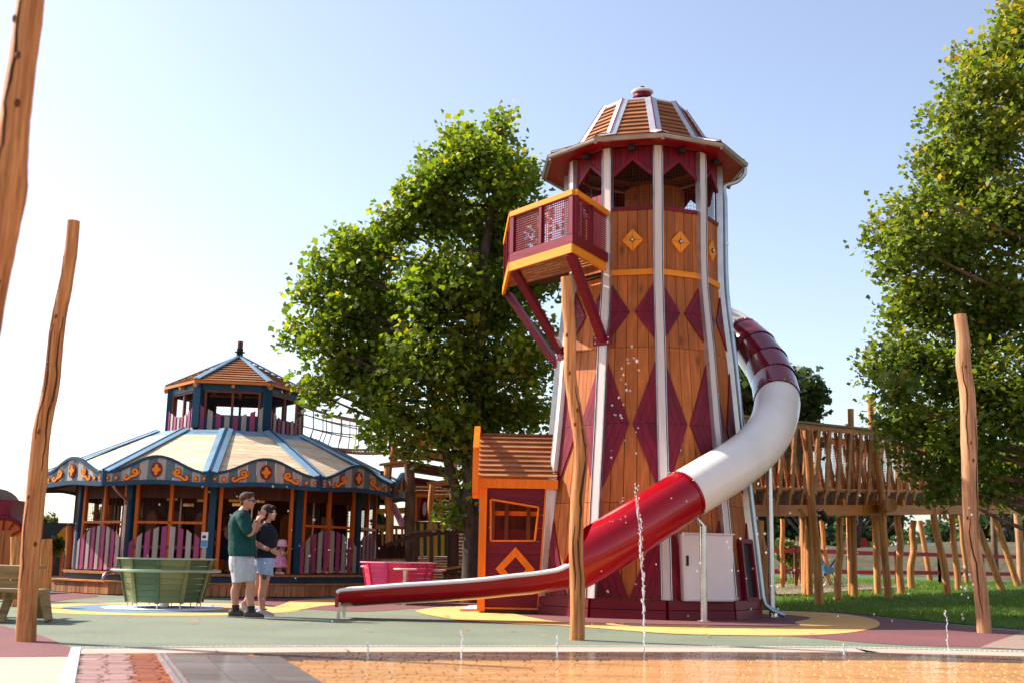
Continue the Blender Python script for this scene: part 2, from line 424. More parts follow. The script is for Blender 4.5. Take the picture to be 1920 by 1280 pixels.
# burgundy apron and yellow clouds between the tub and the slide
sheet('burgundy_patch', gp((430, 1118), (560, 1121), (700, 1124), (905, 1128), (905, 1137), (780, 1140), (680, 1146), (560, 1140), (460, 1132)), 0.004, m_burg, smooth_k=5)
sheet('yellow_patch', gp((545, 1126), (640, 1121), (760, 1124), (700, 1133), (620, 1134), (560, 1143), (500, 1150), (470, 1147), (520, 1136)), 0.008, m_yel, smooth_k=6)
# burgundy around the tower, with the yellow swoosh in front of it
sheet('burgundy_patch', gp((905, 1150), (1040, 1166), (1200, 1171), (1290, 1176), (1480, 1192), (1700, 1209), (1905, 1211), (1985, 1190), (1900, 1182), (1760, 1168), (1640, 1155), (1560, 1147), (1440, 1139), (1000, 1139)), 0.004, m_burg, smooth_k=3)
sheet('yellow_patch', gp((778, 1145), (800, 1152), (870, 1163), (960, 1169), (1060, 1173), (1200, 1184), (1290, 1189), (1400, 1191), (1500, 1191), (1580, 1187), (1632, 1179), (1650, 1170), (1636, 1160), (1590, 1152), (1520, 1147), (1440, 1144), (1400, 1143), (1400, 1149), (1470, 1152), (1520, 1158), (1490, 1166), (1500, 1173), (1440, 1175), (1300, 1172), (1200, 1170), (1060, 1166), (1000, 1158), (950, 1147), (900, 1134), (860, 1136), (810, 1139)), 0.008, m_yel, smooth_k=4)
sheet('blue_patch', gp((70, 1110), (250, 1113), (640, 1121), (640, 1119), (250, 1109), (70, 1106)), 0.005, m_blu)
# brown path corner right
sheet('path', gp((1838, 1214), (1865, 1203), (1925, 1183), (2100, 1190), (2100, 1225)), 0.008, m_path)

# ---- lawn: gently rising to the back
lx0 = [G(1432, 1143), G(1480, 1144), G(1560, 1146), G(1640, 1154), G(1760, 1166), G(1925, 1181)]
nx, ny = 70, 60
mb = MB(); vs = []
def lawn_edge(x):
    xs = [p.x for p in lx0]; ys = [p.y for p in lx0]
    if x <= xs[0]: return ys[0] + (xs[0] - x) * 0.6
    return float(np.interp(x, xs, ys)) if x < xs[-1] else max(13.0, ys[-1] - (x - xs[-1]) * 0.55)
for j in range(ny + 1):
    for i in range(nx + 1):
        x = 3.2 + 44 * (i / nx) ** 1.3
        y0 = lawn_edge(x)
        y = y0 + (62 - y0) * (j / ny) ** 1.5
        z = lawn_z(x, y) + 0.012 + 0.02 * math.sin(x * 1.3) * math.sin(y * 0.9) * min(1, j / 6)
        vs.append((x, y, z))
mb.add(vs, [(j * (nx + 1) + i, j * (nx + 1) + i + 1, (j + 1) * (nx + 1) + i + 1, (j + 1) * (nx + 1) + i) for j in range(ny) for i in range(nx)])
lawn = mb.build('lawn', m_lawn, kind='structure', smooth='all')
# far ground left/back so that the horizon is closed
sheet('meadow', [(-60, 34), (5, 34), (5, 300), (-250, 300)], -0.05, m_earth)
# path under the bridge
pth = gp((1440, 1110), (1560, 1106), (1660, 1100), (1800, 1092), (1800, 1088), (1620, 1092), (1440, 1094))
q = []
for px, py in ((1400, 1116), (1530, 1112), (1600, 1107), (1700, 1100), (1720, 1095), (1600, 1094), (1400, 1095)):
    r = ray(px, py); t = 30.0
    for _ in range(20):
        p = Vector((0, 0, CAM_H)) + r * t; t += (lawn_z(p.x, p.y) + 0.03 - p.z) / (r.z - 0.022 * r.y)
    q.append(Vector((0, 0, CAM_H)) + r * t)
mbp = MB().face([(p.x, p.y, lawn_z(p.x, p.y) + 0.045) for p in q]); o = mbp.build('path', m_path, kind='structure')
if o.data.polygons[0].normal.z < 0: o.data.flip_normals()
# bank behind the bridge
mb = MB(); vs = []
for j in range(13):
    for i in range(40):
        x = 8 + i * 1.3; y = 44 + 2.2 * math.sin(i * 0.4) + j * 1.2
        h = 1.5 * (0.5 - 0.5 * math.cos(math.pi * min(1, j / 6))) * min(1, i / 4) * (0.85 + 0.15 * math.sin(i * 0.7))
        vs.append((x, y, lawn_z(x, y) + h - 0.06))
mb.add(vs, [(j * 40 + i, j * 40 + i + 1, (j + 1) * 40 + i + 1, (j + 1) * 40 + i) for j in range(12) for i in range(39)])
mb.build('bank', m_bank, kind='structure', smooth='all')

# ---- grass blades on the lawn
def blades(name, n, sampler, h, w, m, label=None):
    pts = np.array([sampler() for _ in range(n)])
    ang = rng.uniform(0, math.tau, n); hh = h * rng.uniform(0.5, 1.3, n); ww = w * rng.uniform(0.7, 1.3, n)
    dx, dy = np.cos(ang) * ww, np.sin(ang) * ww
    lean = rng.normal(0, 0.35, (n, 2)) * hh[:, None]
    v = np.empty((n, 3, 3))
    v[:, 0] = pts - np.stack([dx, dy, np.zeros(n)], 1)
    v[:, 1] = pts + np.stack([dx, dy, np.zeros(n)], 1)
    v[:, 2] = pts + np.concatenate([lean, hh[:, None]], 1)
    return leafmesh(name, v.reshape(-1, 3), 3, m)
def leafmesh(name, v, k, m, rnd=None):
    n = len(v) // k
    me = bpy.data.meshes.new(name)
    me.vertices.add(len(v)); me.vertices.foreach_set('co', v.astype(np.float32).ravel())
    me.loops.add(len(v)); me.loops.foreach_set('vertex_index', np.arange(len(v), dtype=np.int32))
    me.polygons.add(n); me.polygons.foreach_set('loop_start', np.arange(0, len(v), k, dtype=np.int32)); me.polygons.foreach_set('loop_total', np.full(n, k, dtype=np.int32))
    me.materials.append(m)
    at = me.attributes.new('rnd', 'FLOAT', 'FACE')
    at.data.foreach_set('value', (rng.random(n) if rnd is None else rnd).astype(np.float32))
    me.update(); me.validate()
    o = bpy.data.objects.new(name, me); COL.objects.link(o); ORG[o.name] = V(0, 0, 0)
    return o
def leafmat(name, cols, trans=0.45, rough=0.45, spec=0.4):
    m = bpy.data.materials.new(name); m.use_nodes = True
    nt = m.node_tree; N = nt.nodes; L = nt.links; b = N['Principled BSDF']; out = N['Material Output']
    at = N.new('ShaderNodeAttribute'); at.attribute_name = 'rnd'
    cr = N.new('ShaderNodeValToRGB'); cr.color_ramp.interpolation = 'LINEAR'
    el = cr.color_ramp.elements
    el[0].position = cols[0][0]; el[0].color = (*cols[0][1], 1); el[1].position = cols[-1][0]; el[1].color = (*cols[-1][1], 1)
    for p, c in cols[1:-1]:
        e = el.new(p); e.color = (*c, 1)
    L.new(at.outputs['Fac'], cr.inputs[0])
    L.new(cr.outputs[0], b.inputs['Base Color']); b.inputs['Roughness'].default_value = rough; b.inputs['Specular IOR Level'].default_value = spec
    tr = N.new('ShaderNodeBsdfTranslucent')
    hs = N.new('ShaderNodeHueSaturation'); hs.inputs['Value'].default_value = 1.7; hs.inputs['Hue'].default_value = 0.485; hs.inputs['Saturation'].default_value = 1.1
    L.new(cr.outputs[0], hs.inputs['Color']); L.new(hs.outputs[0], tr.inputs['Color'])
    mx = N.new('ShaderNodeMixShader'); mx.inputs[0].default_value = trans
    L.new(b.outputs[0], mx.inputs[1]); L.new(tr.outputs[0], mx.inputs[2]); L.new(mx.outputs[0], out.inputs[0])
    return m
m_blade = leafmat('grass_blade', [(0, (0.045, 0.11, 0.012)), (0.6, (0.09, 0.19, 0.018)), (1, (0.20, 0.20, 0.04))], 0.4)
def lawn_sample():
    while True:
        x = 4 + 24 * random.random(); y = 15 + 27 * random.random() ** 1.2
        if y > lawn_edge(x) + 0.05 and x < y * 0.48 + 1: return (x, y, lawn_z(x, y) + 0.005)
g = blades('grass', 90000, lawn_sample, 0.075, 0.008, m_blade)
settag(g, 'short green blades of the sunlit and shaded lawn under the timber bridge', 'grass', kind='stuff')
m_fall = leafmat('fallen_leaf', [(0, (0.45, 0.17, 0.03)), (0.5, (0.55, 0.30, 0.08)), (1, (0.28, 0.12, 0.04))], 0.2)
# a few dozen fallen leaves
lv = []
for k in range(150):
    if k < 105: x, y, z = lawn_sample(); z += 0.06
    else:
        x = random.uniform(-7, 7); y = random.uniform(14, 21); z = 0.03
    a = random.uniform(0, 6.28); r = random.uniform(0.03, 0.07)
    for d, s in ((0, 1), (1.5, .6), (3.1, 1), (4.6, .6)):
        lv.append((x + r * s * math.cos(a + d), y + r * s * math.sin(a + d), z + random.uniform(-.008, .015)))
g = leafmesh('fallen_leaves', np.array(lv), 4, m_fall)
settag(g, 'dry orange brown leaves scattered over lawn and rubber surface', 'fallen leaves', kind='stuff')

# ================================================================== SPLASH PAD
sheet('pool_bed', [(-30, -10), (30, -10), (30, 21), (tuple(edge_r)[0], tuple(edge_r)[1] + .2)] + [(p.x, p.y + 0.03) for p in reversed(edge)] + [tuple(G(130, 1230))[:2], (-30, 10.3)], -0.09, m_path)
def inward(p, d):
    return V(p.x + 0.0, p.y - d, 0)
# coping kerb: pale concrete blocks with open joints
ck = thing('pool_kerb', (edge[3].x, edge[3].y, 0), 'pale pink concrete kerb edging the splash pool in front of the green surface', 'kerb')
epath = [Vector((p.x, p.y, 0)) for p in edge] + [Vector((edge_r.x, edge_r.y, 0))]
seg = []
for a, b in zip(epath[:-1], epath[1:]):
    n = max(1, round((b - a).length / 0.9))
    for k in range(n): seg.append((a.lerp(b, k / n), a.lerp(b, (k + 1) / n)))
for a, b in seg:
    d = (b - a).normalized(); nrm = V(d.y, -d.x, 0); w = 0.62
    MB().prism([a + d * .004 + nrm * .012, b - d * .004 + nrm * .012, b - d * .004 + nrm * w, a + d * .004 + nrm * w], (0, 0, -0.08)).build('kerb_block', m_conc, ck)
    # slotted light strip along the outer edge
strip = MB(); slots = MB()
for a, b in zip(epath[:-1], epath[1:]):
    n = max(1, round((b - a).length / 0.055))
    for k in range(n):
        p = a.lerp(b, (k + 0.5) / n); slots.box((p.x, p.y - 0.012, 0.009), (0.044, 0.03, 0.006))
slots.build('slotted_drain_strip', M['white'], ck, kind='stuff')
# left: sandy concrete and the ribbed grey channel
sheet('paving', [(-30, 10.3)] + gp((0, 1231), (133, 1229)) + [tuple(G(90, 1330))[:2], tuple(G(40, 1500))[:2], (-30, -10)], 0.0, m_conc)
dc = thing('drain_channel', G(150, 1240), 'pale blue grey ribbed drain channel left of the red bricks', 'drain')
A0, A1, B0, B1 = G(133, 1215), G(62, 1420), G(152, 1215), G(118, 1420)
MB().prism([A0, B0, B1, A1], (0, 0, -0.05)).build('channel_body', mat('blue_grey_grate', (0.62, 0.66, 0.70), 0.45, 0.06, (3, 3, 3), 0.05), dc)
for k in range(5):
    t = 0.14 + 0.18 * k
    MB().beam(A0.lerp(B0, t) + V(0, 0, .004), A1.lerp(B1, t) + V(0, 0, .004), 0.016, 0.012).build('rib', M['white'], dc)
# wet pavers ----------------------------------------------------------------
def wet(name, col, var, rough=0.07, col2=None, cw=1.0):
    m = mat(name, col, 0.35, var, (0.8, 4.0, 4), 0.0, rnd=0.14, col2=col2)
    b = m.node_tree.nodes['Principled BSDF']; N = m.node_tree.nodes; L = m.node_tree.links
    for l in list(b.inputs['Roughness'].links): L.remove(l)
    b.inputs['Roughness'].default_value = 0.5
    b.inputs['Coat Weight'].default_value = cw; b.inputs['Specular IOR Level'].default_value = .3; b.inputs['Coat IOR'].default_value = 1.33; b.inputs['Coat Roughness'].default_value = rough
    tc = N.new('ShaderNodeTexCoord'); n = N.new('ShaderNodeTexNoise'); n.inputs['Scale'].default_value = 5.0; n.inputs['Detail'].default_value = 3
    L.new(tc.outputs['Object'], n.inputs['Vector'])
    bp = N.new('ShaderNodeBump'); bp.inputs['Strength'].default_value = 0.22; bp.inputs['Distance'].default_value = 0.02
    L.new(n.outputs['Fac'], bp.inputs['Height']); L.new(bp.outputs[0], b.inputs['Coat Normal'])
    return m
m_tan = wet('wet_tan_clay_paver', (0.80, 0.42, 0.16), 0.12, 0.08, cw=.7)
m_redb = wet('wet_red_clay_brick', (0.38, 0.095, 0.022), 0.2, 0.12, cw=.3)
m_brown = wet('wet_dark_brown_paver', (0.20, 0.12, 0.085), 0.2, .09, cw=.55)
m_slab = wet('wet_grey_brown_slab', (0.10, 0.080, 0.065), 0.25, .09, col2=(.20, .165, .14), cw=.45)
m_pinkb = wet('damp_pink_brick', (0.42, 0.23, 0.18), 0.15, 0.3, cw=.15)
m_joint = mat('joint_mortar', (0.58, 0.30, 0.12), 0.8, 0.1, (9, 9, 9))
sheet('splash_pool_floor', [(-3.6, 3)] + [(p.x + 0.15, p.y - 0.60) for p in edge] + [(edge_r.x, edge_r.y - .60), (30, 3)], -0.022, m_joint)
def in_front(x):            # y of the inner side of the kerb
    xs = [p.x for p in epath]; ys = [p.y for p in epath]
    return float(np.interp(x, xs, ys)) - 0.65
S0, S1, S2, S3 = G(314, 1226), G(518, 1226), G(640, 1300), G(372, 1300)     # slab outline
def slab_l(y): return lerp(S0.x, S3.x, (S0.y - y) / (S0.y - S3.y))
def slab_r(y): return lerp(S1.x, S2.x, (S1.y - y) / (S1.y - S2.y))
slab = thing('splash_slab', (S0 + S2) / 2, 'wet dark grey stone slabs between red bricks and tan pavers', 'slab')
rows_ = 6
for k in range(rows_):
    y0 = lerp(S0.y, S3.y - 1.2, k / rows_) - .006; y1 = lerp(S0.y, S3.y - 1.2, (k + 1) / rows_) + .006
    nc = 3
    for c in range(nc):
        f0, f1 = c / nc + .004, (c + 1) / nc - .004
        q = [V(lerp(slab_l(y), slab_r(y), f), y, 0.004 + random.uniform(-.001, .001)) for y, f in ((y0, f0), (y0, f1), (y1, f1), (y1, f0))]
        MB().prism(q, (0, 0, -0.03)).build('stone_slab', m_slab, slab)
for f in (-0.03, -0.075):
    MB().beam(V(slab_l(S0.y) + f * 1.2, S0.y, .002), V(slab_l(S3.y - 1.2) + f * 1.2, S3.y - 1.2, .002), 0.032, 0.02).build('metal_edging', M['zinc'], slab)
bricks = thing('red_brick_paving', G(250, 1262), 'wet orange red bricks laid left of the dark slabs in the splash pool', 'paving')
tanp = thing('tan_paving', G(900, 1262), 'wet sunlit tan clay pavers flooring the splash pool', 'paving')
BL, BW = 0.21, 0.072
bmesh_cache = {}
def brick_obj(c, rot, m, par, key, L=BL, W=BW):
    if key not in bmesh_cache:
        mb = MB()
        e = 0.006
        vs = [V(sx * L / 2, sy * W / 2, -0.02) for sx, sy in ((-1, -1), (1, -1), (1, 1), (-1, 1))] + [V(sx * (L / 2 - e), sy * (W / 2 - e), 0.012) for sx, sy in ((-1, -1), (1, -1), (1, 1), (-1, 1))]
        mb.add(vs, [(4, 5, 6, 7), (0, 1, 5, 4), (1, 2, 6, 5), (2, 3, 7, 6), (3, 0, 4, 7)])
        o = mb.build('brick', m); bmesh_cache[key] = o.data; bpy.data.objects.remove(o)
    o = bpy.data.objects.new('brick', bmesh_cache[key]); COL.objects.link(o); o.parent = par
    o.location = Vector(c) - ORG[par.name]; o.rotation_euler = (random.uniform(-.006, .006), random.uniform(-.004, .004), rot)
    return o
nb = 0; rest = MB()
y = S0.y + 0.25; row = 0
while y > 7.0:
    x0 = lerp(B0.x, B1.x, (B0.y - y) / (B0.y - B1.y)) + 0.04; x1 = slab_l(y) - 0.12
    x = x0 - random.uniform(0, .1); x1 = slab_l(y) - .04
    while x < x1:
        c = V(x + BL / 2, y, -0.014 + random.uniform(-.0015, .0015))
        pinkish = (x - x0) < 0.26 and c.y > 6
        if nb < 300 and y > 8.0 and y < in_front(x) - .02:
            brick_obj(c, 0, m_pinkb if pinkish else m_redb, bricks, 'pinkb' if pinkish else 'redb'); nb += 1
        x += BL + 0.008
    y -= BW + 0.008; row += 1
# tan pavers: nearest rows as pieces, the receding rest as one joined part
nt_ = 0; cand = []
y = 13.0; row = 0
while y > 7.6:
    xmin, xmax = -2.6, min(7.0, y * 0.5 + 0.4)
    x = -3.0 + random.uniform(0, .2)
    while x < xmax:
        if x + BL > slab_r(y) - .02 and y < in_front(x + .1) - 0.02:
            cand.append((y, x, y > in_front(x + .1) - 0.95))
        x += BL + 0.008
    y -= BW + 0.008; row += 1
cand.sort(key=lambda t: (t[0], abs(t[1])))
rb, rt = MB(), MB()
for i, (y, x, brown) in enumerate(cand):
    c = V(x + BL / 2, y, -0.014 + random.uniform(-.0015, .0015))
    if i < 300 and not brown and 8.3 < y:
        brick_obj(c, 0, m_tan, tanp, 'tanb')
    else:
        e = .005; tgt = rb if brown else rt
        z = c.z + .012
        tgt.add([(c.x - BL / 2, y - BW / 2, z - .03), (c.x + BL / 2, y - BW / 2, z - .03), (c.x + BL / 2, y + BW / 2, z - .03), (c.x - BL / 2, y + BW / 2, z - .03),
                 (c.x - BL / 2 + e, y - BW / 2 + e, z), (c.x + BL / 2 - e, y - BW / 2 + e, z), (c.x + BL / 2 - e, y + BW / 2 - e, z), (c.x - BL / 2 + e, y + BW / 2 - e, z)],
                [(4, 5, 6, 7), (0, 1, 5, 4), (1, 2, 6, 5), (2, 3, 7, 6), (3, 0, 4, 7)])
rt.build('paver_field', m_tan, tanp, kind='stuff')
rb.build('dark_paver_border', m_brown, tanp, kind='stuff', label='dark brown wet border rows of pavers')
# ================================================================== HELTER-SKELTER TOWER
TX, TY = 2.388, 20.537
T0 = math.atan2(-TX, -TY)
_D = math.hypot(TX, TY)
U_ = V(-TX / _D, -TY / _D, 0); RT_ = V(TY / _D, -TX / _D, 0)
def tdir(deg):            # degrees from the bearing back to the viewer, positive to the right
    t = R(deg); return U_ * math.cos(t) + RT_ * math.sin(t)
TH = 10.55
TZ = [0, .282, 1.85, 3.155, 4.464, 5.08, 5.814, 6.968, 8.2]
TR = [1.965, 1.94, 1.79, 1.655, 1.545, 1.475, 1.412, 1.412, 1.412]
def trad(z):
    # smooth (cosine free) Catmull interpolation
    i = max(0, min(len(TZ) - 2, int(np.searchsorted(TZ, z)) - 1))
    t = (z - TZ[i]) / (TZ[i + 1] - TZ[i])
    def s(k):
        k0, k1 = max(k - 1, 0), min(k + 1, len(TZ) - 1)
        return (TR[k1] - TR[k0]) / (TZ[k1] - TZ[k0])
    h = TZ[i + 1] - TZ[i]; a, b = s(i), s(i + 1)
    return (2 * t**3 - 3 * t**2 + 1) * TR[i] + (t**3 - 2 * t**2 + t) * h * a + (-2 * t**3 + 3 * t**2) * TR[i + 1] + (t**3 - t**2) * h * b
def tv(k, z, extra=0.0):  # corner k at height z
    d = tdir(TH + 36 * k); r = trad(z) + extra
    return V(TX, TY, z) + d * r
def tf(k, u, z, out=0.0): # point on the face between corners k and k+1
    n = tdir(TH + 36 * k + 18)
    return tv(k, z).lerp(tv(k + 1, z), u) + n * out
def fstrip(mb, k, ua, ub, zs, out, thick):
    """a board on face k; ua(z), ub(z) give its sides"""
    vs = []; n = len(zs)
    for z in zs:
        a, b = ua(z), ub(z)
        vs += [tf(k, a, z, out), tf(k, b, z, out), tf(k, b, z, out - thick), tf(k, a, z, out - thick)]
    fs = [(0, 1, 2, 3), ((n - 1) * 4 + 3, (n - 1) * 4 + 2, (n - 1) * 4 + 1, (n - 1) * 4)]
    for i in range(n - 1):
        for j in range(4):
            fs.append((i * 4 + j, (i + 1) * 4 + j, (i + 1) * 4 + (j + 1) % 4, i * 4 + (j + 1) % 4))
    mb.add(vs, fs)
def cst(v): return lambda z: v
def zsamp(z0, z1, n): return [lerp(z0, z1, i / n) for i in range(n + 1)]

tower = thing('helter_skelter_tower', (TX, TY, 0), 'tall ten-sided orange timber slide tower with burgundy diamonds and a domed cedar roof', 'play tower')
SILL, BAND, SEAM2, SEAM1, PLT = 6.94, 5.74, 4.464, 1.85, 0.30
faces_front = [-3, -2, -1, 0, 1, 2]      # the ones that can be seen from the front
for k in range(-3, 7):
    vis = True
    # ---- upright boards, five to a face and a course
    nb_ = 5
    for z0, z1, ns in ((PLT, SEAM1 - .004, 4), (SEAM1 + .004, SEAM2 - .004, 7), (SEAM2 + .004, BAND, 4), (BAND + 0.11, SILL - 0.03, 1)):
        for j in range(nb_):
            a, b = j / nb_ + 0.0055, (j + 1) / nb_ - 0.0055
            mb = MB(); fstrip(mb, k, cst(a), cst(b), zsamp(z0, z1, ns), -0.012 + random.uniform(-.0015, .0015), 0.03)
            mb.build('plank', M['orange_v'], tower)
    mb = MB(); fstrip(mb, k, cst(0), cst(1), zsamp(0.1, SILL - .05, 12), -0.046, 0.02); mb.build('lining', M['dark_wood'], tower)
    # ---- diamonds, nested boards either side of each corner
    def diamond(zt, zm, zb, um, nst, side, lower=True):
        for j in range(nst):
            s0, s1 = 1 - j / nst, 1 - (j + 1) / nst
            g = 0.004
            for half in ((0, 1) if zb is not None else (0,)):
                ze = zt if half == 0 else zb
                mb = MB()
                # board between two similar outlines; along t from the corner post to the tip row
                vs = []; n = 6
                for i in range(n + 1):
                    t = i / n
                    for s, gg in ((s0, -g), (s1, g)):
                        u = um * s * t + (gg * 0.6 if t > 0 else 0)
                        if s == 0: u = 0.0
                        z = zm + (ze - zm) * s * (1 - t) + (0.003 if half == 0 else -0.003)
                        vs.append((max(0.0, u), z))
                q = []
                for u, z in vs:
                    uu = u if side > 0 else 1 - u
                    q.append(tf(k, uu, z, 0.014)); q.append(tf(k, uu, z, -0.011))
                fs = []
                for i in range(n):
                    a = i * 4; b = a + 4
                    fs += [(a, a + 2, b + 2, b), (a, b, b + 1, a + 1), (a + 2, a + 3, b + 3, b + 2)]
                fs += [(0, 1, 3, 2), (n * 4, n * 4 + 2, n * 4 + 3, n * 4 + 1)]
                mb.add(q, fs)
                mb.build('diamond_board', M['burgundy'], tower)
    for side in (1, -1):
        diamond(BAND - 0.02, 5.085, SEAM2 + 0.01, 0.455, 4, side)
        diamond(SEAM2 - 0.01, 3.155, SEAM1 + 0.01, 0.475, 4, side)
        # rising points above the plinth
        for j in range(5):
            s0, s1 = 1 - j / 5, 1 - (j + 1) / 5
            zt, zb_ = SEAM1 - .01, PLT + .02; um = 0.495
            mb = MB(); q = []; n = 5
            for i in range(n + 1):
                t = i / n
                for s, g in ((s0, -.003), (s1, .003)):
                    u = um * t * s + (g if t > 0 else 0); z = zb_ + (zt - zb_) * (s if True else 1) * (1 - t) 
                    # parallel boards: keep the same slope, shift towards the post
                    uu = max(0.0, u)
                    if s == 0: uu = 0.0; z = zb_
                    uu = uu if side > 0 else 1 - uu
                    q.append(tf(k, uu, z, 0.014)); q.append(tf(k, uu, z, -0.011))
            fs = []
            for i in range(n):
                a = i * 4; b = a + 4
                fs += [(a, a + 2, b + 2, b), (a, b, b + 1, a + 1), (a + 2, a + 3, b + 3, b + 2)]
            fs += [(0, 1, 3, 2), (n * 4, n * 4 + 2, n * 4 + 3, n * 4 + 1)]
            mb.add(q, fs); mb.build('diamond_board', M['burgundy'], tower)
    # ---- yellow belt
    if k not in (-3, -2):
        mb = MB(); fstrip(mb, k, cst(0.02), cst(0.98), [BAND + 0.005, BAND + 0.105], 0.02, 0.05); mb.build('belt_board', M['yellow'], tower)
        # yellow diamond ornament of four triangles with a dark square and a bright stud
        c = lambda du, dz, out=0.022: tf(k, 0.5 + du, 6.365 + dz, out)
        hw, hh = 0.215, 0.20
        if k not in (-3, -2):
            for (x0, z0_), (x1, z1_) in (((-hw, 0), (0, hh)), ((0, hh), (hw, 0)), ((hw, 0), (0, -hh)), ((0, -hh), (-hw, 0))):
                g = 0.012
                cx_, cz_ = (x0 + x1) / 2 * 0.03, (z0_ + z1_) / 2 * 0.03
                pts = [(cx_, cz_), (x0 * .97 + cx_, z0_ * .97 + cz_), (x1 * .97 + cx_, z1_ * .97 + cz_)]
                n_ = tdir(TH + 36 * k + 18)
                MB().prism([tf(k, 0.5 + a, 6.365 + b, 0.03) for a, b in pts], n_ * -0.04).build('ornament_triangle', M['yellow'], tower)
            MB().prism([c(-.05, 0, .045), c(0, -.045, .045), c(.05, 0, .045), c(0, .045, .045)], tdir(TH + 36 * k + 18) * -0.02).build('ornament_centre', M['dark_wood'], tower)
            p = c(0, 0, .05); MB().ball(p, 0.022, 8, 6).build('stud', M['white'], tower)
    # ---- arched lookout opening
    N_ = tdir(TH + 36 * k + 18)
    zt = 8.06
    spring, apex, jam = 7.56, 7.88, 0.085
    def fp(u, z, out=0.0): return tf(k, u, z, out)
    mb = MB(); fstrip(mb, k, cst(0.02), cst(0.98), [SILL - .03, SILL + .035], 0.012, 0.07); mb.build('sill', M['burgundy_h'], tower)
    for a, b in ((0.03, jam), (1 - jam, 0.97)):
        mb = MB(); fstrip(mb, k, cst(a), cst(b), [SILL + .037, spring], 0.004, 0.06); mb.build('jamb', M['burgundy'], tower)
    for s in (0, 1):
        a0, a1 = (jam + .01, 0.5) if s == 0 else (1 - jam - .01, 0.5)
        MB().prism([fp(a0 - (.05 if s == 0 else -.05), spring, .016), fp(a0 + (.04 if s == 0 else -.04), spring - .02, .016), fp(0.5, apex - .06, .016), fp(0.5, apex + .02, .016)], N_ * -0.05).build('gable_trim', M['burgundy'], tower)
    nsp = 8
    for j in range(nsp):
        a, b = 0.03 + 0.94 * j / nsp + .004, 0.03 + 0.94 * (j + 1) / nsp - .004
        def low(u): return spring + (apex - spring) * max(0, 1 - abs(u - .5) / (.5 - jam)) - 0.02
        MB().prism([fp(a, low(a)), fp(b, low(b)), fp(b, zt), fp(a, zt)] if not (a < .5 < b) else [fp(a, low(a)), fp(.5, apex), fp(b, low(b)), fp(b, zt), fp(a, zt)], N_ * -0.03).build('spandrel_board', M['burgundy'], tower)
    wm = MB()
    for j in range(1, 12):
        u = jam + (1 - 2 * jam) * j / 12; top = spring + (apex - spring) * (1 - abs(u - .5) / (.5 - jam))
        wm.beam(fp(u, SILL, -.035), fp(u, top, -.035), .0035, .0035, N_)
    for j in range(1, 15):
        z = SILL + j * 0.062; uu = jam if z < spring else .5 - (.5 - jam) * (1 - (z - spring) / (apex - spring))
        if uu < .48: wm.beam(fp(uu, z, -.038), fp(1 - uu, z, -.038), .0035, .0035)
    wm.build('wire_mesh', M['wire'], tower)
    # black downlight under the eave
    p = fp(0.5, 8.03, 0.11)
    if k in (-2, -1, 0, 1, 2):
        lm = MB(); lm.lathe(p + V(0, 0, -.07), [(0.055, 0), (0.07, .02), (0.07, .08), (.03, .10)], 12); lm.build('downlight', M['black'], tower, smooth=True)
    # ---- plinth
    def pl(u, z, out=0.0): return tf(k, u, z, out)
    for z0, z1 in ((0.0, 0.145), (0.155, 0.298)):
        mb = MB(); fstrip(mb, k, cst(0.0), cst(1.0), [z0 + .001, z1], 0.075, 0.09); mb.build('plinth_board', M['burgundy_h'], tower)
    for zz in (SEAM1, SEAM2):
        pass
# corner posts with metal edge strips
for k in range(-3, 7):
    mb = MB(); d = tdir(TH + 36 * k); s = V(-d.y, d.x, 0)
    zs = zsamp(PLT + .01, 8.05, 22)
    w, o0, o1 = 0.075, -0.03, 0.055
    vs = []
    for z in zs:
        c = tv(k, z)
        vs += [c + s * w + d * o0, c + s * (w - .012) + d * o1, c - s * (w - .012) + d * o1, c - s * w + d * o0]
    n = len(zs); fs = [(0, 1, 2, 3), (4 * n - 1, 4 * n - 2, 4 * n - 3, 4 * n - 4)]
    for i in range(n - 1):
        for j in range(4): fs.append((i * 4 + j, i * 4 + (j + 1) % 4, (i + 1) * 4 + (j + 1) % 4, (i + 1) * 4 + j))
    mb.add(vs, fs); mb.build('corner_post', M['white_post'], tower)
    for sd in (-1, 1):
        mb = MB(); vs = []
        for z in zs:
            c = tv(k, z) + s * sd * (w + .006)
            vs += [c + s * .005 + d * (o0 - .02), c + s * .005 + d * (o1 + .010), c - s * .005 + d * (o1 + .010), c - s * .005 + d * (o0 - .02)]
        mb.add(vs, [tuple((a,) for a in ())] if False else fs); mb.build('edge_strip', M['zinc'], tower)
# inside: floor, ceiling shade, half-height inner stair drum
def ring(z, r): return [V(TX, TY, z) + tdir(TH + 36 * k) * r for k in range(10)]
MB().prism(list(reversed(ring(SILL - .30, 1.33))), (0, 0, -.06)).build('lookout_floor', M['plank'], tower)
MB().prism(ring(SEAM2 - .3, 1.45), (0, 0, .05)).build('mid_floor', M['plank'], tower)
for j in range(9):
    a0 = -70 + j * 21
    c0 = V(TX + .25, TY + .35, 0) + tdir(a0 + 180) * -0.55; 
    c1 = V(TX + .25, TY + .35, 0) + tdir(a0 + 21 + 180) * -0.55
    MB().prism([c0 + V(0, 0, SILL - .2), c1 + V(0, 0, SILL - .2), c1 + V(0, 0, 7.75), c0 + V(0, 0, 7.75)], (c1 - c0).cross(V(0, 0, 1)).normalized() * .03).build('stair_drum_board', M['orange_v'], tower)
